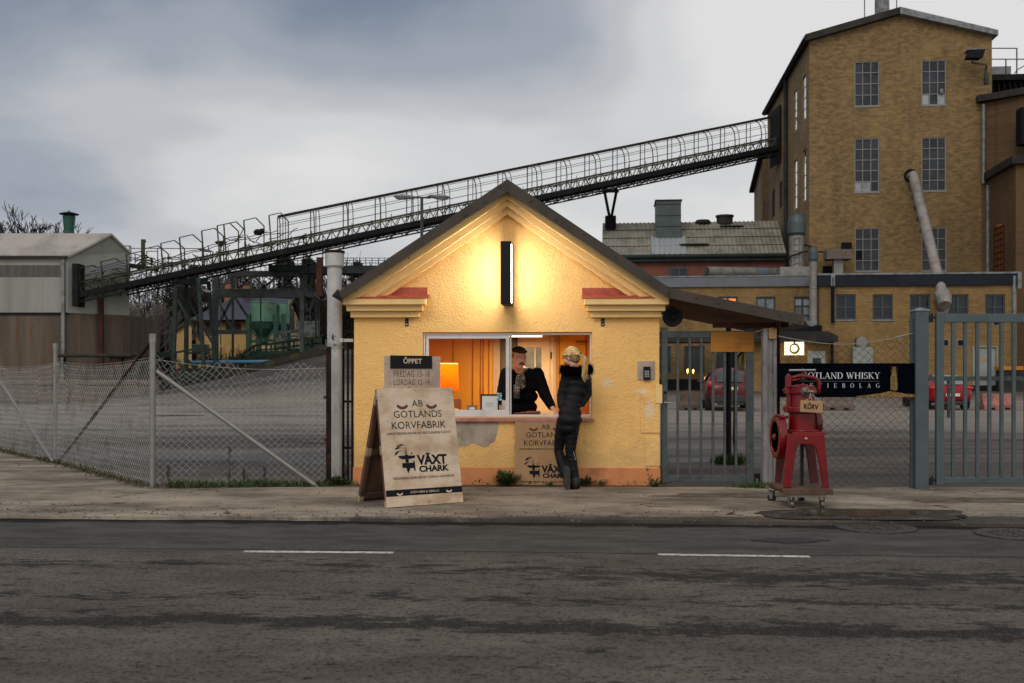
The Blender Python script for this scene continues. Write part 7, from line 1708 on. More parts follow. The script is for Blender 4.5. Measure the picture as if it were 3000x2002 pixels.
# the lower, older half: upright frames, sagging rails, work lamps
g = MB(); fr_t = [tC(v) for v in (192, 243, 300, 340, 378, 420, 470, 505, 520, 565, 622)]
for i, t in enumerate(fr_t):
    h = 1.9+.85*min(1, i/7); lean = .012
    g.beam(cp(t,1.0,.2), cp(t-.004,1.0,h), .07); g.beam(cp(t-.004,1.0,h), cp(t+lean,.2,h+.12), .05); g.beam(cp(t+lean,.2,h+.12), cp(t+lean*2,-.9,h-.35), .05); g.beam(cp(t+lean*2,-.9,h-.35), cp(t+lean*2,-1,.3), .06)
g.build('frames', M['steel_mossy'], cv)
g = MB()
for z_, o_ in ((1.05,1.0),(1.45,1.0),(1.8,-1.0),(1.1,-1.0)):
    k = 30; pts = [cp(ts0*i/k, o_+.03*math.sin(i*2.1), z_*(.75+.35*min(1, i/k*1.3))+.05*math.sin(i*1.7+z_*3)) for i in range(k+1)]; g.path(pts, .028, 4)
g.build('hand_rails', M['steel_green'], cv)
g = MB(); k = 34
for j in range(3): g.path([cp(tC(300)*i/k + .15*0, .3-.2*j, 1.5+.16*j+.9*i/k*.2) for i in range(k+1)], .05, 5)
g.build('cable_bundle', M['fascia_light'], cv)
rr = random.Random(5)
for i in range(60):
    g = MB(); t = rr.uniform(.02, ts0+.03); a = cp(t, rr.uniform(-.9,.9), rr.uniform(.5, 1.9)); b = a + dc*rr.uniform(-1.2,1.2) + uC*rr.uniform(-.7,.7) + hC*rr.uniform(-.3,.3); g.path([a, (a+b)/2+uC*rr.uniform(-.15,.15), b], .03, 4); g.build('loose_bar', M['rust_dark'], cv)
g = MB(); p = cp(tC(592), 0, 2.0); g.ell(p, (.28,.22,.2), 10, 6); g.ell(p+V3((.25,0,.1)), (.18,.16,.14), 8, 5); g.build('drive_motor', M['steel_dark'], cv)
g = MB(); g.box(*cp(.0,1.15,-.15)[:], *(cp(.022,-1.15,2.0))[:]); g.build('head_housing', M['steel_dark'], cv)
g = MB(); a, b = cp(.985,1.3,-.6), cp(1.0,-1.3,HT+.35); g.box(a.x, a.y, a.z, b.x, b.y, b.z); g.build('tower_hood', M['steel_dark'], cv)
# belt supports
def fr_leg(name, label, mb, m, loc_, cat='support'): o = thing(name, label, cat, loc_); mb.xf(lambda v: v-V3(loc_)); mb.build('frame', m, o); return o
tV = tC(1401); base = cA+cp(tV, 0, 0); g = MB(); topz = base.z+.05; bz_ = CAMZ-(655-HY)/FPX*base.y
by2 = base.y+2.3; zb2_ = CAMZ-(500*1.2766-HY)/FPX*by2; sx2 = (base.x/base.y)*by2-base.x
for s_ in (-1, 1): g.beam(V3((base.x+s_*.42, base.y, topz)), V3((base.x+sx2+s_*.06, by2, zb2_)), .16)
g.beam(V3((base.x-.55, base.y, topz-.1)), V3((base.x+.55, base.y, topz-.1)), .2)
o = fr_leg('v_support', 'narrow V-shaped steel support under the conveyor above the pink building', g, M['steel_dark'], V3((base.x, base.y, 0)))
g = MB(); g.box(sx2-.35, 1.95, zb2_-.7, sx2+.35, 2.65, zb2_+.1); g.box(sx2-.3, 2.0, 0, sx2+.3, 2.6, zb2_-.7); g.build('pier', M['roof_black'], o)
tG = tC(440); base = cA+cp(tG, 0, 0); g = MB()
for y_ in (-1.0, 1.0):
    a = V3((base.x-.6, base.y+y_, base.z)); b = V3((base.x+.7, base.y+y_, base.z)); a0 = V3((base.x-.75, base.y+y_*1.3, 0)); b0 = V3((base.x+1.2, base.y+y_*1.3, 0)); g.beam(a, a0, .22); g.beam(b, b0, .2); g.beam(a.lerp(a0,.15), b.lerp(b0,.55), .12); g.beam(a.lerp(a0,.62), b.lerp(b0,.58), .12); g.beam(a.lerp(a0,.66), b.lerp(b0,.95), .14)
g.beam(V3((base.x-1.1,base.y,base.z-.1)), V3((base.x+.9,base.y,base.z-.1)), .5, .35); fr_leg('trestle', 'rust and blue painted steel trestle carrying the lower conveyor', g, M['steel_green'], V3((base.x, base.y, 0)))
g = MB(); base = cA+cp(tC(232), 0, 0); g.beam(V3((base.x,base.y,base.z)), V3((base.x,base.y,0)), .24); fr_leg('support_post', 'rusty red support post under the foot of the conveyor', g, M['rust_red'], V3((base.x, base.y, 0)))
def lamp_on(label, vx, vy, Yd, zbase, arm, hw=.5, kind='cobra', dir_=1):
    p = V_(vx, vy, Yd); o = thing('street_lamp' if zbase < 1 else 'work_lamp', label, 'lamp', V3((p.x+arm*0, Yd, zbase)))
    H_ = p.z-zbase; g = MB()
    if kind == 'cobra':
        g.tube((0,0,-.1), (0,0,H_-.1), .06, 8, .045); g.path([(0,0,H_-.12),(0,0,H_),(dir_*.25,0,H_+.08)], .035, 6); g.build('mast', M['steel_grey'], o)
        g = MB(); g.ell((dir_*(.25+hw/2),-.0,H_+.10), (hw*.62,.17,.11), 12, 7, rot=Matrix.Rotation(R(-12*dir_),3,'Y')); g.build('lamp_head', M['coping'], o, smooth=True)
    elif kind == 'bowl':
        g.tube((0,0,-.1), (0,0,H_-.35), .045, 6); g.build('mast', M['steel_grey'], o); g = MB(); g.lathe((0,0,H_), [(.05,-.4),(.12,-.3),(.42,-.06),(.45,0),(.3,.06),(0,.08)], 16); g.build('lamp_head', M['steel_grey'], o)
    return o
lamp_on('small lamp bending over the conveyor near the white shed', 493, 672, 62, 6.2, 0, .7, dir_=-1)
# =================== double street lamp behind the kiosk
p = V_(968, 452, 36); dl = thing('street_lamp', 'tall street lamp with two opposite flat heads behind the kiosk roof', 'street lamp', (p.x, 36, 0))
H_ = p.z
g = MB(); g.tube((0,0,-.1), (0,0,H_), .075, 10, .05); g.tube((-.30,0,H_-.01), (.30,0,H_-.04), .03, 8); g.build('mast', M['steel_grey'], dl)
for s_ in (-1, 1):
    g = MB(); g.ell((s_*.58,0,H_), (.40,.16,.075), 16, 8, rot=Matrix.Rotation(R(3),3,'Y')); hd = g.build('lamp_head', M['coping'], dl, smooth=True)
    g = MB(); g.ell((s_*.66,0,H_-.055), (.24,.12,.05), 12, 6); g.build('lens', M['pale_glass'], hd, smooth=True)
def crp2(cx_, cy_, Yd): return at(500+cx_/3.7333, 680+cy_/3.7333, Yd)
def lamp2(label, cx_, cy_, Yd, dir_, hw=.5, kind='cobra'):
    p = crp2(cx_, cy_, Yd); v = ((p.x/Yd*FPX+CX)/1.2766, (HY-(p.z-CAMZ)*FPX/Yd)/1.2766); return lamp_on(label, v[0], v[1], Yd, 0, 0, hw, kind, dir_)
lamp2('grey street lamp with a stubby tilted head in front of the green hopper', 985, 650, 68, 1, .75)
lamp2('street lamp with a pale flat head close left of the white pipe', 1622, 750, 68, 1, .75)
lamp2('lamp mast with a bowl-shaped head rising above the conveyor', 548, 110, 78, 1, kind='bowl')
lamp2('street lamp with a drooping head standing behind the conveyor frames', 460, 215, 72, -1, .7)

# ================================================================ WHITE SHED, LEFT
ha = at(198, 750, 60); hb = at(378, 741, 62.6); hp = at(325, 688, 61.5)
sh = thing('white_shed', 'large white sheet-metal shed on a rust-streaked concrete base at the left edge', 'building', (ha.x, 60, 0))
SF = ha - V3((0,0,0))
def sl_(p): return V3((p.x-ha.x, p.y-60, p.z))
zb1 = at(198, 917, 60).z; A1_ = sl_(ha); P1_ = sl_(hp); B1_ = sl_(hb)
gd = V3((B1_.x-A1_.x, B1_.y-A1_.y, 0)); LX = -26
g = MB(); g.box(LX, 0, zb1, 0, .2, A1_.z)
g.add([(0,0,zb1),(B1_.x,B1_.y,zb1),(B1_.x,B1_.y,B1_.z),(P1_.x,P1_.y,P1_.z),(0,0,A1_.z)], [(0,1,2,3,4)]); g.build('sheet_walls', M['hall_sheet'], sh)
g = MB(); g.box(LX, .06, 0, -.02, .2, zb1-.001); q_ = gd*.90; g.add([(-.02,.06,0),(q_.x,q_.y,0),(q_.x,q_.y,zb1),(-.02,.06,zb1)], [(0,1,2,3)]); q3_ = q_+V3((.5,5,0)); g.add([(q_.x,q_.y,0),(q3_.x,q3_.y,0),(q3_.x,q3_.y,zb1),(q_.x,q_.y,zb1)], [(0,1,2,3)]); g.build('concrete_base', M['hall_concrete'], sh)
g = MB(); nrm2 = V3((.2,-.2,0)); bk_ = V3((LX,0,0))
r0, r1 = V3((.12,-.18,A1_.z+.0)), V3((P1_.x+.1,P1_.y-.15,P1_.z+.06)); rb = V3((B1_.x+.1,B1_.y,B1_.z+.05))
for a, b in ((r0, r1), (r1, rb)):
    g.add([a, b, b+V3((LX,0,0)), a+V3((LX,0,0)), a-V3((0,0,.12)), b-V3((0,0,.12)), b+V3((LX,0,-.12)), a+V3((LX,0,-.12))], [(0,1,2,3),(4,7,6,5),(0,4,5,1),(1,5,6,2),(2,6,7,3),(3,7,4,0)])
g.build('roof', M['hall_roof'], sh)
g = MB(); g.box(LX, -.26, A1_.z-.16, .1, -.1, A1_.z-.02); g.build('gutter', M['roof_dark'], sh)
za, zb3 = V_(72, 609, 60).z, V_(72, 636, 60).z; g = MB(); g.box(LX, -.02, zb3, V_(146,0,60).x-ha.x, -.001, za); g.build('window_strip', M['hall_window'], sh)
g = MB(); g.box(-.30, -.16, .5, -.12, -.01, A1_.z-.2); g.build('downpipe', M['coping'], sh)
g = MB(); g.box(LX, -.03, zb1-.1, .02, .05, zb1+.02); g.build('flashing', M['steel_dark'], sh)
for i in range(24): pass
g = MB()
for i in range(27): x = -i*.95-.5; g.box(x, -.012, zb1+.05, x+.03, -.001, zb3-.02)
g.build('sheet_seams', M['hall_sheet'], sh)
pc = at(233, 690, 63.5)
gc = thing('green_ventilator', 'tapered dark green roof ventilator with a flat conical rain cap on the white shed', 'ventilator', (pc.x, 62, P1_.z-.1))
s9 = 62/FPX; hz_ = lambda py: (CAMZ-(py-HY)*s9)-(P1_.z-.1)
g = MB(); g.lathe((0,0,0), [(14*s9,hz_(692)-.2),(14*s9,hz_(676)),(14.5*s9,hz_(674)),(18*s9,hz_(636)),(18.5*s9,hz_(634)),(16*s9,hz_(634))], 20); g.build('stack', M['green_paint'], gc)
g = MB(); g.lathe((0,0,0), [(27*s9,hz_(629)),(27.5*s9,hz_(627)),(10*s9,hz_(622)),(2*s9,hz_(620)),(1.5*s9,hz_(617)),(0,hz_(616))], 24)
for k in range(6): a = k*math.pi/3; g.tube((16*s9*math.cos(a),16*s9*math.sin(a),hz_(635)), (15*s9*math.cos(a),15*s9*math.sin(a),hz_(627)), .025, 5)
g.build('rain_cap', M['roof_dark'], gc)
# walkway and gantry between shed and frame
def c1p(cx_, cy_, Yd): return at(cx_/3.7333, 580+cy_/3.7333, Yd)
wk = thing('steel_walkway', 'thin steel walkway with railings leading from the shed gable behind the conveyor', 'walkway', c1p(1080, 725, 64))
o0 = c1p(1080, 725, 64)
def wl3(cx_, cy_, Yd=64): return c1p(cx_, cy_, Yd)-o0
g = MB(); g.beam(wl3(1075,725), wl3(1400,715), .5, .15); g.beam(wl3(1230,712), wl3(1720,785), .6, .25); g.beam(wl3(1020,742), wl3(1080,745), .1); g.build('deck', M['rust_dark'], wk)
g = MB()
for a, b in (((1095,720),(1095,612)),((1095,612),(1300,608)),((1095,665),(1300,668)),((1380,710),(1380,600)),((1240,590),(1420,600)),((1240,650),(1420,655)),((1415,700),(1415,530)),((1432,700),(1432,530)),((1360,527),(1432,527)),((1160,712),(1240,600)),((1210,712),(1290,600)),((1478,720),(1478,620)),((1420,600),(1780,700)),((1420,650),(1780,720)),((1605,690),(1605,585)),((1605,585),(1725,585)),((1725,750),(1725,555)),((1435,552),(2240,556)),((1780,665),(1780,780)),((1780,665),(2200,690)),((1780,720),(2200,740)),((1880,770),(1880,680)),((1665,740),(1665,655))):
    g.beam(wl3(*a), wl3(*b), .045)
g.build('railings', M['rust_red'], wk)
g = MB(); g.beam(wl3(1390,850), wl3(1400,730), .25); g.beam(wl3(1150,900), wl3(1230,730), .22); g.beam(wl3(1085,860), wl3(1220,720), .06); g.build('legs', M['rust_red'], wk)
g = MB(); g.tube(wl3(1565,760), wl3(1565,455), .13, 8); g.beam(wl3(1565,480), wl3(1592,470), .16); g.beam(wl3(1500,735), wl3(1555,690), .09); g.beam(wl3(1740,765), wl3(1575,690), .09); g.build('mast', M['steel_mossy'], wk)
# tall steel gantry frame
gy = 66; go = crp2(500, 1280, gy); go.z = 0
gn = thing('steel_gantry', 'open grey steel gantry frame with cross braces and a long walkway behind the kiosk', 'gantry', go)
def gp_(cx_, cy_, Yd=gy): return crp2(cx_, cy_, Yd)-go
for cx_, top_v, yd in ((497,470,66),(680,470,69),(1436,440,66),(1590,700,69),(712,470,72),(880,470,72),(968,470,72),(1128,470,72),(1222,470,72),(1375,470,72)):
    a = gp_(cx_, top_v, yd); b = gp_(cx_, 1290 if cx_ in (497,680,1436,1590) else 650, yd)
    if cx_ in (497,680,1436,1590): b.z = 0
    g = MB(); g.beam(a, b, .24 if cx_ in (497,1436) else .13); g.build('column', M['steel_grey'] if cx_ != 680 else M['steel_green'], gn)
g = MB(); g.beam(gp_(500,670), gp_(1440,670), .30, .55); g.beam(gp_(1440,668), gp_(1600,690,69), .3, .4); g.beam(gp_(640,462), gp_(1600,455), .4, .35); g.beam(gp_(510,1095), gp_(870,1098), .18, .25); g.beam(gp_(1160,1105), gp_(1400,1080), .15, .2); g.build('beams', M['steel_grey'], gn)
g = MB()
for a, b in (((500,700),(675,1080)),((672,730),(510,1040)),((700,710),(850,940)),((520,650),(660,500)),((760,470),(870,560)),((900,470),(760,600)),((900,470),(1060,640)),((1190,470),(1000,620)),((1240,470),(1380,640)),((1365,470),(1190,640)),((1390,475),(1570,670)),((1575,710),(1480,960)),((1470,780),(1530,960))):
    g.beam(gp_(*a, 67), gp_(*b, 67), .14)
g.build('braces', M['steel_grey'], gn)
g = MB(); a = gp_(1100,405); b = gp_(1430,405); g.beam(a, b, 1.6, .35); g.beam(gp_(1430,425), gp_(2700,425), 1.4, .45); g.build('walkway_deck', M['steel_green'], gn)
g = MB()
for cy_ in (286, 312, 340, 370): g.beam(gp_(1900,cy_), gp_(2800,cy_), .035)
for cx_ in range(1930, 2800, 68): g.beam(gp_(cx_,400), gp_(cx_,282), .04)
for cx_ in range(1340, 1640, 48): g.beam(gp_(cx_,400), gp_(cx_,312), .04)
g.beam(gp_(1340,312), gp_(1640,312), .04); g.beam(gp_(1340,350), gp_(1640,350), .035)
for cx_ in (1455, 1482, 1664): g.beam(gp_(cx_,700,65), gp_(cx_,30,65), .06)
for k in range(14): g.beam(gp_(1455,650-k*44,65), gp_(1482,650-k*44,65), .04)
g.build('railings', M['steel_green'], gn)
g = MB(); g.beam(gp_(1625,700,64), gp_(1630,280,64), .34); g.build('rusty_column', M['rust_red'], gn)
# green hopper on its frame
ho = crp2(1020, 1250, 72); ho.z = 0
hp_ = thing('green_hopper', 'pale green cylindrical hopper with a dark conical bottom on green legs', 'hopper', ho)
s10 = 72/FPX/3.7333
def hq(cx_, cy_): p = crp2(cx_, cy_, 72)-ho; return p
g = MB(); z0_, z1_ = hq(0,985).z, hq(0,780).z; g.lathe((0,0,0), [(142*s10,z0_),(142*s10,z0_+.06),(140*s10,z0_+.06),(140*s10,z1_),(146*s10,z1_),(146*s10,z1_+.08),(0,z1_+.1)], 28); g.lathe((180*s10,.7,0), [(75*s10,z0_-.1),(75*s10,z1_-.05),(0,z1_)], 18); g.build('drum', M['hopper_green'], hp_)
g = MB(); g.lathe((0,0,0), [(135*s10,z0_-.01),(120*s10,hq(0,1060).z),(60*s10,hq(0,1150).z),(40*s10,hq(0,1230).z),(0,hq(0,1231).z)], 20); g.lathe((180*s10,.7,0), [(72*s10,z0_-.11),(35*s10,hq(0,1120).z)], 16)
g.build('cone', M['hopper_dark'], hp_)
g = MB()
for cx_ in (868, 1168, 1250): g.beam(hq(cx_, 900)+V3((0,-.4,0)), V3((hq(cx_,900).x,-.4,.0)), .30)
for cx_ in (890, 1240): g.beam(hq(cx_, 990)+V3((0,1.6,0)), V3((hq(cx_,900).x,1.6,.0)), .25)
g.beam(hq(855,1000)+V3((0,-.4,0)), hq(1255,1000)+V3((0,-.4,0)), .15, .2); g.beam(hq(855,1200)+V3((0,-.4,0)), hq(1400,1180)+V3((0,-.4,0)), .12, .2)
for a, b in (((900,1080),(1000,1200)),((1150,1060),(1050,1200)),((1250,1100),(1380,1090)),((1250,1150),(1400,1140))): g.beam(hq(*a)+V3((0,-.45,0)), hq(*b)+V3((0,-.45,0)), .10)
g.build('legs', M['hopper_dark'], hp_)
pn2 = crp2(1385, 1150, 70); pt = thing('green_panel_screen', 'flaking pale green sheet-metal screen right of the hopper', 'screen', pn2)
g = MB(); q_ = crp2(1622, 975, 70)-pn2; g.box(0, 0, 0, q_.x, .08, q_.z); g.build('sheet', M['panel_green'], pt); g = MB()
for x in (0, q_.x): g.box(x-.06, -.08, -pn2.z, x+.06, -.001, q_.z+.05)
g.build('posts', M['panel_green'], pt)
wb_ = crp2(1152, 1255, 68); o = thing('white_box', 'white plastic container on the green staging', 'container', wb_); g = MB(); q_ = crp2(1222, 1175, 68)-wb_; g.box(0,0,0,q_.x,.8,q_.z); g.build('box', M['coping'], o, bevel=.03); g = MB(); g.box(-.03,-.03,q_.z+.001,q_.x+.03,.83,q_.z+.06); g.build('lid', M['coping'], o)

# yellow house with the blue roof
hy = 84; ho2 = crp2(275, 1290, hy); ho2.z = 0
hs3 = thing('yellow_house', 'yellow house with a dark blue hipped roof and two brick chimneys beyond the conveyor', 'house', ho2)
def hh_(cx_, cy_, Yd=hy): return crp2(cx_, cy_, Yd)-ho2
g = MB(); e1 = hh_(858, 950); e0 = hh_(275, 950); ez = e0.z; g.box(0, 0, 0, e1.x, 9, ez); ge0, ge1, gpk = hh_(1248, 900, 82), hh_(1385, 965, 88), hh_(1305, 712, 85)
g.build('wall', M['house_yellow'], hs3)
g = MB(); gx0_, gx1_ = hh_(1248,0,83).x, hh_(1388,0,89).x; yA, yB = 83-hy, 90-hy
g.add([(gx0_,yA,0),(gx1_,yB,0),(gx1_,yB,ez),((gx0_+gx1_)/2-.3,(yA+yB)/2,gpk.z),(gx0_,yA,ez)], [(0,1,2,3,4)]); g.box(e1.x+.01, .5, 0, gx0_-.01, 8, ez); g.build('gable_wall', M['house_pale'], hs3)
g = MB(); rA = V3((hh_(560,700).x, 4.5, hh_(560,700,hy+4.5).z)); rB = V3(((gx0_+gx1_)/2-.25, 4.5, gpk.z+.1)); ea = V3((-.5,-.5,ez-.12)); eb = V3((gx0_-.3, -.8+ (yA), ez-.12)); ec = V3((gx1_+.5, yB+.2, ez-.12)); ed = V3((-.5,9.5,ez-.12))
g.add([ea, eb, rB, rA], [(0,1,2,3)]); g.add([ea, rA, ed], [(0,1,2)]); g.add([rA, rB, ec, ed], [(0,1,2,3)]); g.build('roof', M['roof_blue'], hs3)
g = MB(); g.beam(V3((gx0_-.05,yA-.1,ez-.1)), V3((rB.x,4.3,rB.z)), .1, .25); g.beam(V3((rB.x,4.3,rB.z)), V3((gx1_+.15,yB-.1,ez-.3)), .1, .25); g.beam(V3((-.5,-.55,ez-.16)), V3((e1.x,-.55,ez-.16)), .1, .18); g.build('bargeboards', M['trim_dark'], hs3)
for cx_, cy0 in ((640,568),(838,590)):
    a = hh_(cx_-30, 640, hy+5); b = hh_(cx_+30 if cx_ < 700 else cx_+40, cy0, hy+5); g = MB(); g.box(a.x, 4.4, a.z-1.2, b.x, 5.4, b.z); o = g.build('chimney', M['chimney_brick'], hs3); g = MB(); g.box(a.x-.06,4.34,b.z+.001,b.x+.06,5.46,b.z+.12); g.build('cap', M['trim_dark'], o)
for a0_, a1_, b0_, b1_ in ((290,362,1000,1130),(380,452,1000,1130),(605,660,1000,1110),(700,770,1000,1110)):
    a = hh_(a0_, b1_); b = hh_(a1_, b0_); grid_window(hs3, a.x, a.z, b.x, b.z, -.02, 2, 1, M['trim_dark'], M['grey_glass'], .14, mid=1)
a = hh_(1310,1110,85); g = MB(); g.box(a.x-.0, yA+1.4, a.z, a.x+.35, yA+1.9, a.z+2.0); g.build('gable_window', M['trim_dark'], hs3)
g = MB(); x0a = hh_(78, 1210).x; x1a = -.02; xm_ = hh_(185,0).x; zr_ = hh_(200, 985).z; g.add([(x0a,-1,0),(x1a,-1,0),(x1a,-1,zr_-.0),(x0a,-1,hh_(78,1100).z)], [(0,1,2,3)]); g.build('annex_gable', M['house_yellow'], hs3)
g = MB(); g.beam(V3((x0a-.3,-1.1,hh_(60,1110).z)), V3((x1a+.1,-1.1,zr_+.2)), .3, .3); g.build('annex_verge', M['trim_dark'], hs3)
gl = crp2(547, 1245, 80); o = thing('fire_glow', 'tiny orange lamp glowing low in front of the yellow house', 'lamp', gl); g = MB(); g.ell((0,0,0), (.06,.06,.09), 8, 6); g.build('bulb', M['orange_glow'], o); g = MB(); g.tube((0,.12,-gl.z), (0,.12,-.1), .05, 6); g.build('post', M['rust_dark'], o)

# low walls, green girders, ramp railing, blue pipe, clutter
def yb_(vx, vy, Yd): p = V_(vx, vy, Yd); return p
lw = thing('low_concrete_wall', 'long low concrete wall across the far left of the yard', 'wall', (V_(-20,0,56).x, 56, 0))
a = V_(-60,0,56).x-lw.location.x; b = V_(362,0,56).x-lw.location.x
g = MB(); g.box(a, 0, 0, b, .4, V_(0,883,56).z); g.build('wall', M['concrete_old'], lw); g = MB(); g.box(a, -.1, V_(0,883,56).z+.001, b, .5, V_(0,872,56).z); g.build('coping', M['concrete_old'], lw)
# dark retaining kerb that climbs with the ramp
rp = [(360,905,63.2),(440,893,63.0),(520,878,63),(600,858,63),(680,838,63),(752,816,63),(800,806,63)]
rw = thing('ramp_wall', 'dark mossy retaining wall climbing beside the asphalt ramp', 'wall', (-10, 63, 0))
def rl(v): return v - V3((-10,63,0))
g = MB(); lower = [rl(V_(a, b+4, c)) for a, b, c in rp]; 
for i in range(len(rp)-1):
    a, b = lower[i], lower[i+1]; h = .80
    g.add([a-V3((0,0,.6)), b-V3((0,0,.6)), b+V3((0,0,h)), a+V3((0,0,h)), a+V3((0,.5,-.6)), b+V3((0,.5,-.6)), b+V3((0,.5,h)), a+V3((0,.5,h))], [(0,1,2,3),(7,6,5,4),(3,2,6,7)])
p0 = rl(V_(348,905,63.2)); g.box(p0.x-3.4, p0.y, -.0, p0.x+.3, p0.y+.5, p0.z+.62)
g.build('wall', M['steel_mossy'] if False else mat('mossy_wall', (.022,.021,.016), .95, c2=(.04,.042,.016), sc=1.2, lo=.5, hi=.62), rw)
gr = thing('green_girder', 'green painted steel girder running up along the ramp wall', 'girder', (-10, 65, 0))
def gl2(v): return v - V3((-10,65,0))
g = MB(); up = [gl2(V_(a, b, c)) for a, b, c in ((375,868,65.5),(470,860,65.5),(560,848,65.5),(640,835,65.5),(700,818,65.5),(760,800,65.5))]
for i in range(5): g.beam(up[i], up[i+1], .35, .28)
g.build('girder', M['rail_green'], gr)
g = MB(); 
for v in up: g.beam(v+V3((0,.1,0)), V3((v.x, v.y+.1, 0)), .18)
g.build('stanchions', M['rail_green'], gr)
rg2 = thing('ramp_railing', 'green handrail with posts on the staging in front of the hopper', 'railing', (-9, 68, 0))
def r2l(cx_, cy_, Yd=68): return crp2(cx_, cy_, Yd)-V3((-9,68,0))
g = MB()
for a, b, w_ in (((690,1420),(910,1245),.09),((740,1420),(960,1290),.07),((910,1245),(1050,1225),.09),((1050,1232),(1620,1150),.10),((1140,1275),(1640,1215),.08),((960,1290),(1280,1275),.07),((800,1400),(1640,1290),.12),((820,1440),(1300,1350),.14)):
    g.beam(r2l(*a), r2l(*b), w_*1.5)
g.build('handrails', M['moss'], rg2)
g = MB()
for cx_, cy_ in ((910,1250),(1045,1230),(1100,1225),(1235,1205),(1350,1190),(1435,1175),(1520,1165),(1570,1160),(1600,1160),(1640,1150),(1460,1170),(1490,1170)): g.beam(r2l(cx_,cy_), r2l(cx_,cy_+150), .12)
g.box(*(r2l(1430,1290)[:]), *(r2l(1645,1270)+V3((0,1.5,0)))[:]); g.box(*(r2l(860,1370)[:]), *(r2l(1430,1300)+V3((0,1.5,0)))[:]); g.build('staging', M['rail_green'], rg2)
bpi = thing('blue_pipe', 'light blue pipe lying horizontally behind the ramp wall', 'pipe', V_(436,832,67)); g = MB(); q_ = V_(618,830,67)-V_(436,832,67); g.tube((0,0,0), q_, .11, 10); g.build('pipe', M['blue_pipe'], bpi); g = MB()
for t in (.05,.5,.95): g.box(q_.x*t-.1,-.1,-1.9,q_.x*t+.1,.1,-.086)
g.build('pads', M['red_wall'], bpi)
rwl = thing('red_brick_wall', 'low reddish wall behind the blue pipe at the foot of the hopper yard', 'wall', (V_(400,0,67.5).x, 67.5, 0)); g = MB(); g.box(-3,0,0,V_(640,0,67.5).x-V_(400,0,67.5).x,.3,V_(0,850,67.5).z); g.build('wall', M['red_wall'], rwl)
g = MB(); g.box(-3,-.05,V_(0,850,67.5).z+.001,V_(640,0,67.5).x-V_(400,0,67.5).x,.35,V_(0,846,67.5).z); g.build('coping', M['trim_dark'], rwl)
# staging and tanks at the foot of the conveyor
for i, (vx0, vx1, vy0, vy1, Yd, m_, nm, lab) in enumerate(((120,300,812,820,57,'roof_dark','dark_duct','long dark duct lying in front of the shed base'),(300,395,808,822,66,'rail_green','green_trough','green steel trough in front of the shed corner'),(440,470,790,812,68,'hopper_dark','green_drum','dark green box beside the trestle foot'),(250,300,820,845,57.5,'red_wall','rubble_box','reddish skip-like box behind the mesh fence'),(660,705,800,830,69,'rail_green','green_bin','green bin at the foot of the hopper legs'))):
    a = V_(vx0, vy1, Yd); b = V_(vx1, vy0, Yd); o = thing(nm, lab, nm.replace('_', ' '), V3((a.x, Yd, 0))); W2 = b.x-a.x
    g = MB(); g.box(0, 0, a.z, W2, 1.0, b.z); g.build('body', M[m_], o, bevel=.06)
    g = MB(); 
    for x in (.1*W2, .85*W2): g.box(x, .4, 0, x+.08, .5, a.z-.001)
    g.build('legs', M['steel_dark'], o)
# ================================================================ TREES, SHRUBS, WEEDS
def grow(mb, p, d, L0, r, depth, rr, spread=.5, n=3, sides=4, up=.15, minr=.008):
    k = 4; pts = [V3(p)]; q = V3(p); dd = V3(d).normalized()
    for i in range(k):
        dd = (dd + V3((rr.gauss(0,.10), rr.gauss(0,.10), rr.gauss(0,.06)+up*.15))).normalized(); q = q + dd*L0/k; pts.append(q.copy())
    mb.path(pts, [max(minr, r*(1-.32*i/k)) for i in range(k+1)], sides, cap=False)
    if depth <= 0: return
    m = n if depth > 1 else n+1
    for j in range(m):
        t = rr.uniform(.45, 1.0) if j else 1.0
        b = pts[min(k, int(t*k))]; s = V3((rr.gauss(0,1), rr.gauss(0,1), rr.gauss(0,.6))).normalized()
        nd = (dd*(1-spread*.5) + s*spread + V3((0,0,up))).normalized()
        grow(mb, b, nd, L0*rr.uniform(.62,.82), r*.62, depth-1, rr, spread, n, 3, up, minr)
def tree(name, label, c, H_, seed, m, depth=6, spread=.5, minr=.012, group=None, n=3):
    rr = random.Random(seed); o = thing(name, label, 'tree', c, 0, group); g = MB(); th = H_*.26
    g.path([V3((0,0,-.3)), V3((.05,0,th*.5)), V3((0,.05,th))], [H_*.022, H_*.018, H_*.015], 8, cap=False); g.build('trunk', m, o)
    g = MB()
    for j in range(4): grow(g, V3((0,0,th*(.75+.08*j))), V3((rr.gauss(0,.5), rr.gauss(0,.5), 1.1)), H_*.22, H_*.011, depth-1, rr, spread, n, 4, .2, minr)
    g.build('crown', m, o); return o
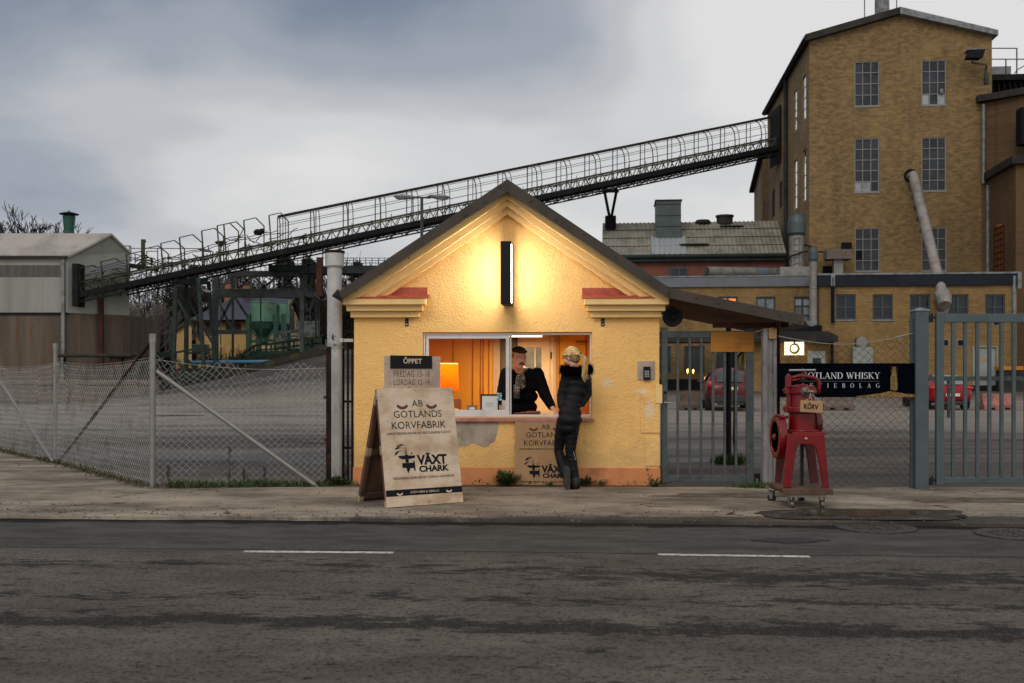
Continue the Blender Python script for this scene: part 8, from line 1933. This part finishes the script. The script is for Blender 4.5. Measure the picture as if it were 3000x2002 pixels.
# bare trees over the shed roof
tree('bare_tree', 'leafless tree with a round twiggy crown behind the white shed, at the left edge', (V_(32,0,78).x, 78, 0), 15.2, 3, M['bark_far'], 7, .52, .022, 'leafless trees in the distance')
tree('bare_tree', 'smaller leafless tree behind the shed ridge, left of the green ventilator', (V_(85,0,80).x, 80, 0), 13.2, 11, M['bark_far'], 6, .5, .022, 'leafless trees in the distance')
k = 0
for vx, Yd, H_, lab in ((508,98,15,'leafless tree rising above the yellow house roof'), (470,104,14,'leafless tree left of the blue roofed house'), (560,102,12.5,'leafless tree behind the chimneys of the yellow house'), (610,96,11.5,'leafless tree behind the gantry braces'), (668,100,12,'leafless tree right of the yellow house'), (712,100,12.5,'leafless tree behind the gantry column'), (792,92,14,'leafless tree close to the left slope of the kiosk roof'), (815,96,12.5,'leafless tree peeping over the kiosk eave'), (400,104,12.5,'leafless tree behind the trestle'), (350,98,9.5,'pale thin leafless tree beside the shed'), (320,94,9,'slender pale leafless tree next to the concrete base')):
    k += 1; tree('bare_tree', lab, (V_(vx,0,Yd).x, Yd, 0), H_, 20+k, M['bark_pale'] if 'pale' in lab else M['bark_far'], 6, .5, .02, 'leafless trees in the distance')
def pine(label, vx, Yd, H_, seed):
    rr = random.Random(seed); o = thing('pine_tree', label, 'tree', (V_(vx,0,Yd).x, Yd, 0)); g = MB(); g.tube((0,0,-.2), (0,0,H_*.9), .22, 8, .05); g.build('trunk', M['bark'], o); g = MB()
    for i in range(3000):
        z = H_*(.25+.75*rr.random()**.8); rad = H_*.24*(1-(z/H_-.25)/.80)**.7*(.8+.35*math.sin(z*2.3+seed)); a = rr.random()*2*math.pi; q = rad*math.sqrt(rr.random()); c = V3((q*math.cos(a), q*math.sin(a), z+rr.gauss(0,.15)))
        d = V3((rr.gauss(0,1), rr.gauss(0,1), rr.gauss(0,.5))).normalized()*.28; e_ = d.cross(V3((rr.gauss(0,1), rr.gauss(0,1), rr.gauss(0,1)))).normalized()*.09; g.add([c-e_, c+d, c+e_, c-d*.4], [(0,1,2,3)])
    g.build('crown', M['needles'], o)
pine('dark evergreen tree between the gantry and the white pipe', 655, 96, 12.5, 1); pine('dark evergreen tree just left of the white pipe post', 708, 92, 11.5, 2); pine('dark evergreen tree showing over the kiosk eave', 822, 93, 11.2, 3)
pine('broad dark evergreen behind the trestle left of the yellow house', 445, 108, 12.5, 4)
# far wood, one mass of bare stems and brush
rr = random.Random(9); g = MB()
for i in range(150):
    x = rr.uniform(-62, -14); y = rr.uniform(108, 138); H_ = rr.uniform(9.5, 13.5); 
    g.path([V3((x,y,0)), V3((x+rr.gauss(0,.3),y,H_*.6)), V3((x+rr.gauss(0,.5),y,H_))], [.14,.09,.02], 4, cap=False)
    for j in range(46):
        z = H_*rr.uniform(.2,.98); a = rr.random()*6.28; l = rr.uniform(.8,2.6)*(1.15-z/H_*.6); p = V3((x,y,z)); q = p+V3((math.cos(a)*l, math.sin(a)*l, rr.uniform(.3,1.6))); g.path([p, (p+q)/2+V3((0,0,rr.uniform(-.2,.2))), q], [.045,.03,.012], 3, cap=False)
for i in range(42000):
    x = rr.uniform(-66, -12); y = rr.uniform(106, 132); top = 8.6+2.6*mnoise.noise(V3((x*.12, 3, 1)))+1.2*mnoise.noise(V3((x*.45,1,5))); z = rr.random()**.75*top; s_ = rr.uniform(.12,.34)
    d = V3((rr.gauss(0,1), rr.gauss(0,.6), rr.gauss(0,1.2))).normalized()*s_*1.5; e_ = d.cross(V3((rr.gauss(0,1), rr.gauss(0,1), rr.gauss(0,1)))).normalized()*s_*.55; c = V3((x,y,z)); g.add([c-e_, c+d, c+e_, c-d], [(0,1,2,3)])
g.build('far_wood', M['brush'], kind='stuff', fix=False)
# twiggy shrubs in front of the yellow house
for i, (cx_, lab) in enumerate(((400,'bushy bare shrub in front of the left windows of the yellow house'), (640,'bare shrub in front of the yellow house wall'), (760,'tall bare shrub beside the green hopper'))):
    p = crp2(cx_, 1290, 79); o = thing('bare_shrub', lab, 'shrub', (p.x, 79, 0)); g = MB(); r3 = random.Random(i+40)
    for j in range(16): grow(g, V3((r3.gauss(0,.3), r3.gauss(0,.3), 0)), V3((r3.gauss(0,.5), r3.gauss(0,.4), 1)), 1.4, .035, 3, r3, .45, 2, 3, .2, .018)
    g.build('branches', M['brush'], o)
# weeds along the fence feet
def leafq(mb, c, d, w_, fold=.0):
    d = V3(d); e_ = d.cross(V3((0,0,1)))
    if e_.length < 1e-4: e_ = V3((1,0,0))
    e_ = e_.normalized()*w_; mb.add([c, c+d*.5-e_, c+d, c+d*.5+e_], [(0,1,2,3)])
def litter(name, path_, n, m, kind='stuff', hmax=.09, sp=.06, seed=1, flat=False, w_=.007):
    r3 = random.Random(seed); g = MB()
    for i in range(n):
        t = r3.random()*(len(path_)-1); j = int(t); p = V3(path_[j]).lerp(V3(path_[j+1]), t-j)+V3((r3.gauss(0,sp), r3.gauss(0,sp), 0)); cl = .5+.5*mnoise.noise(V3((p.x*2.2, p.y*2.2, seed))); 
        if r3.random() > cl+.15: continue
        if flat:
            p.z = .025+r3.random()*.03; leafq(g, p, V3((r3.gauss(0,1), r3.gauss(0,1), r3.gauss(0,.3))).normalized()*r3.uniform(.03,.07), .014)
        else:
            h = hmax*r3.uniform(.3,1)*(.5+cl); d = V3((r3.gauss(0,.45), r3.gauss(0,.45), 1)).normalized()*h; leafq(g, p, d, w_)
    return g.build(name, m, kind=kind, fix=False)
fp = [A3, A2, A1, A0, AP]
litter('grass_tufts', [A0+V3((.2,0,0)), AP], 1500, M['leaf'], hmax=.13, seed=2); litter('grass_tufts', [A2, A1, A0], 2200, M['leaf_olive'], hmax=.10, seed=3); litter('dry_leaves', [A2, A1, A0, AP], 1500, M['leaf_dry'], flat=True, seed=4, sp=.09)
litter('grass_tufts', [V3((-2.33,12.75,0)), V3((-1.95,12.72,0))], 900, M['leaf'], hmax=.09, seed=6, sp=.04); litter('grass_tufts', [V3((2.62,12.3,0)), V3((2.95,12.3,0))], 400, M['leaf'], hmax=.10, seed=7)
litter('moss_strip', [V3((4.75,12.0,0)), V3((5.7,12.05,0))], 1500, M['leaf_olive'], hmax=.02, seed=8, sp=.05); litter('grass_tufts', [c_pt for c_pt in (gpt(1655,1063), gpt(1695,1064))], 900, M['leaf'], hmax=.16, seed=9, sp=.09)
litter('dry_leaves', [V3((-1.9,12.62,0)), V3((1.9,12.5,0))], 260, M['leaf_olive'], flat=True, seed=12, sp=.04); litter('moss_strip', [V3((-20.5,62.4,.3)), V3((-18.8,62.4,.6)), V3((-14.7,62.4,1.55)), V3((-11,62.4,2.4))], 3500, M['moss'], hmax=.35, seed=13, sp=.12, w_=.03)
# leafy weeds at the kiosk foot
def rosette(label, vx, vy, Yd, n, s_, seed):
    p = V_(vx, vy, Yd); p.z = .01; o = thing('weed', label, 'weed', p); r3 = random.Random(seed); g = MB()
    for i in range(n):
        a = r3.random()*6.28; l = s_*r3.uniform(.5,1); d = V3((math.cos(a), math.sin(a)*.6, r3.uniform(.25,1.4))).normalized(); b = V3((r3.gauss(0,.02), r3.gauss(0,.02), 0))
        for k in range(4):
            q = b+d*l*(k/4)+V3((0,0,-.10*l*(k/4)**2)); nd = (d+V3((0,0,-.35*k/4))).normalized(); sd = nd.cross(V3((0,0,1))).normalized()
            leafq(g, q, (nd*.7+sd*.7)*l*.26, .014*s_/.15); leafq(g, q, (nd*.7-sd*.7)*l*.26, .014*s_/.15)
        leafq(g, b+d*l*.75, d*l*.35, .018*s_/.15)
        g.path([b, b+d*l*.8], [.0025,.0012], 3, cap=False)
    g.build('leaves', M['leaf'], o, fix=False); g = MB(); g.tube((0,0,-.02), (0,0,.04), .007, 6); g.build('root', M['stem_dry'], o)
rosette('large leafy green weed at the left foot of the wall sign board', 1160, 1112, 12.55, 60, .20, 1)
rosette('leafy green weed growing beside the woman at the kiosk foot', 1341, 1114, 12.6, 36, .14, 2)
rosette('small low weed at the foot of the kiosk plinth, second from the gate', 1380, 1114, 12.58, 16, .08, 3)
rosette('tiny weed under the middle of the wall sign board', 1262, 1113, 12.5, 14, .07, 4)
rosette('dark weed clump at the right corner of the kiosk', 1502, 1118, 12.4, 26, .12, 5)
rosette('green weed at the foot of the white pipe post', 775, 1112, 12.65, 40, .13, 6)
def drystalk(label, vx, vy, Yd, H_, seed, lean=0, n=26):
    p = V_(vx, vy, Yd); p.z = 0; o = thing('dry_stalk', label, 'weed', p); r3 = random.Random(seed); g = MB()
    pts = [V3((lean*(k/8)**1.3*H_+r3.gauss(0,.006), r3.gauss(0,.006), H_*k/8)) for k in range(9)]; g.path(pts, [.006-.0005*k for k in range(9)], 4, cap=False)
    for i in range(n):
        t = r3.uniform(.1,1)*8; k = min(7, int(t)); b = pts[k].lerp(pts[k+1], t-k); a = r3.random()*6.28; l = H_*r3.uniform(.12,.34)*(1.15-t/8); e_ = b+V3((math.cos(a)*l, math.sin(a)*l*.5, l*.6)); g.path([b, (b+e_)/2-V3((0,0,.01)), e_], [.003,.0025,.0015], 3, cap=False)
        for j in range(5): q = b.lerp(e_, r3.uniform(.3,1)); leafq(g, q, V3((r3.gauss(0,1), r3.gauss(0,1), r3.gauss(0,1))).normalized()*.022, .005)
    g.build('stem', M['stem_dry'], o, fix=False); return o
drystalk('tall dry brown weed stalk growing through the mesh between the two braces', 527, 1118, 12.3, .47, 1); drystalk('dry weed stalk with seed heads right of the tallest one', 560, 1118, 12.35, .24, 2); drystalk('thin dry weed stalk near the slanting brace', 606, 1120, 12.3, .26, 3); drystalk('short green-brown weed stalk by the thick fence post', 385, 1122, 12.2, .26, 4)
drystalk('bare leaning twig at the right corner of the kiosk', 1504, 1116, 12.45, .30, 7, .6, 8); drystalk('upright dry twig in front of the orange plinth corner', 1496, 1112, 12.48, .22, 8, -.3, 10)
drystalk('dry weed beside the rusty gate leaf', 792, 1100, 12.9, .25, 9)
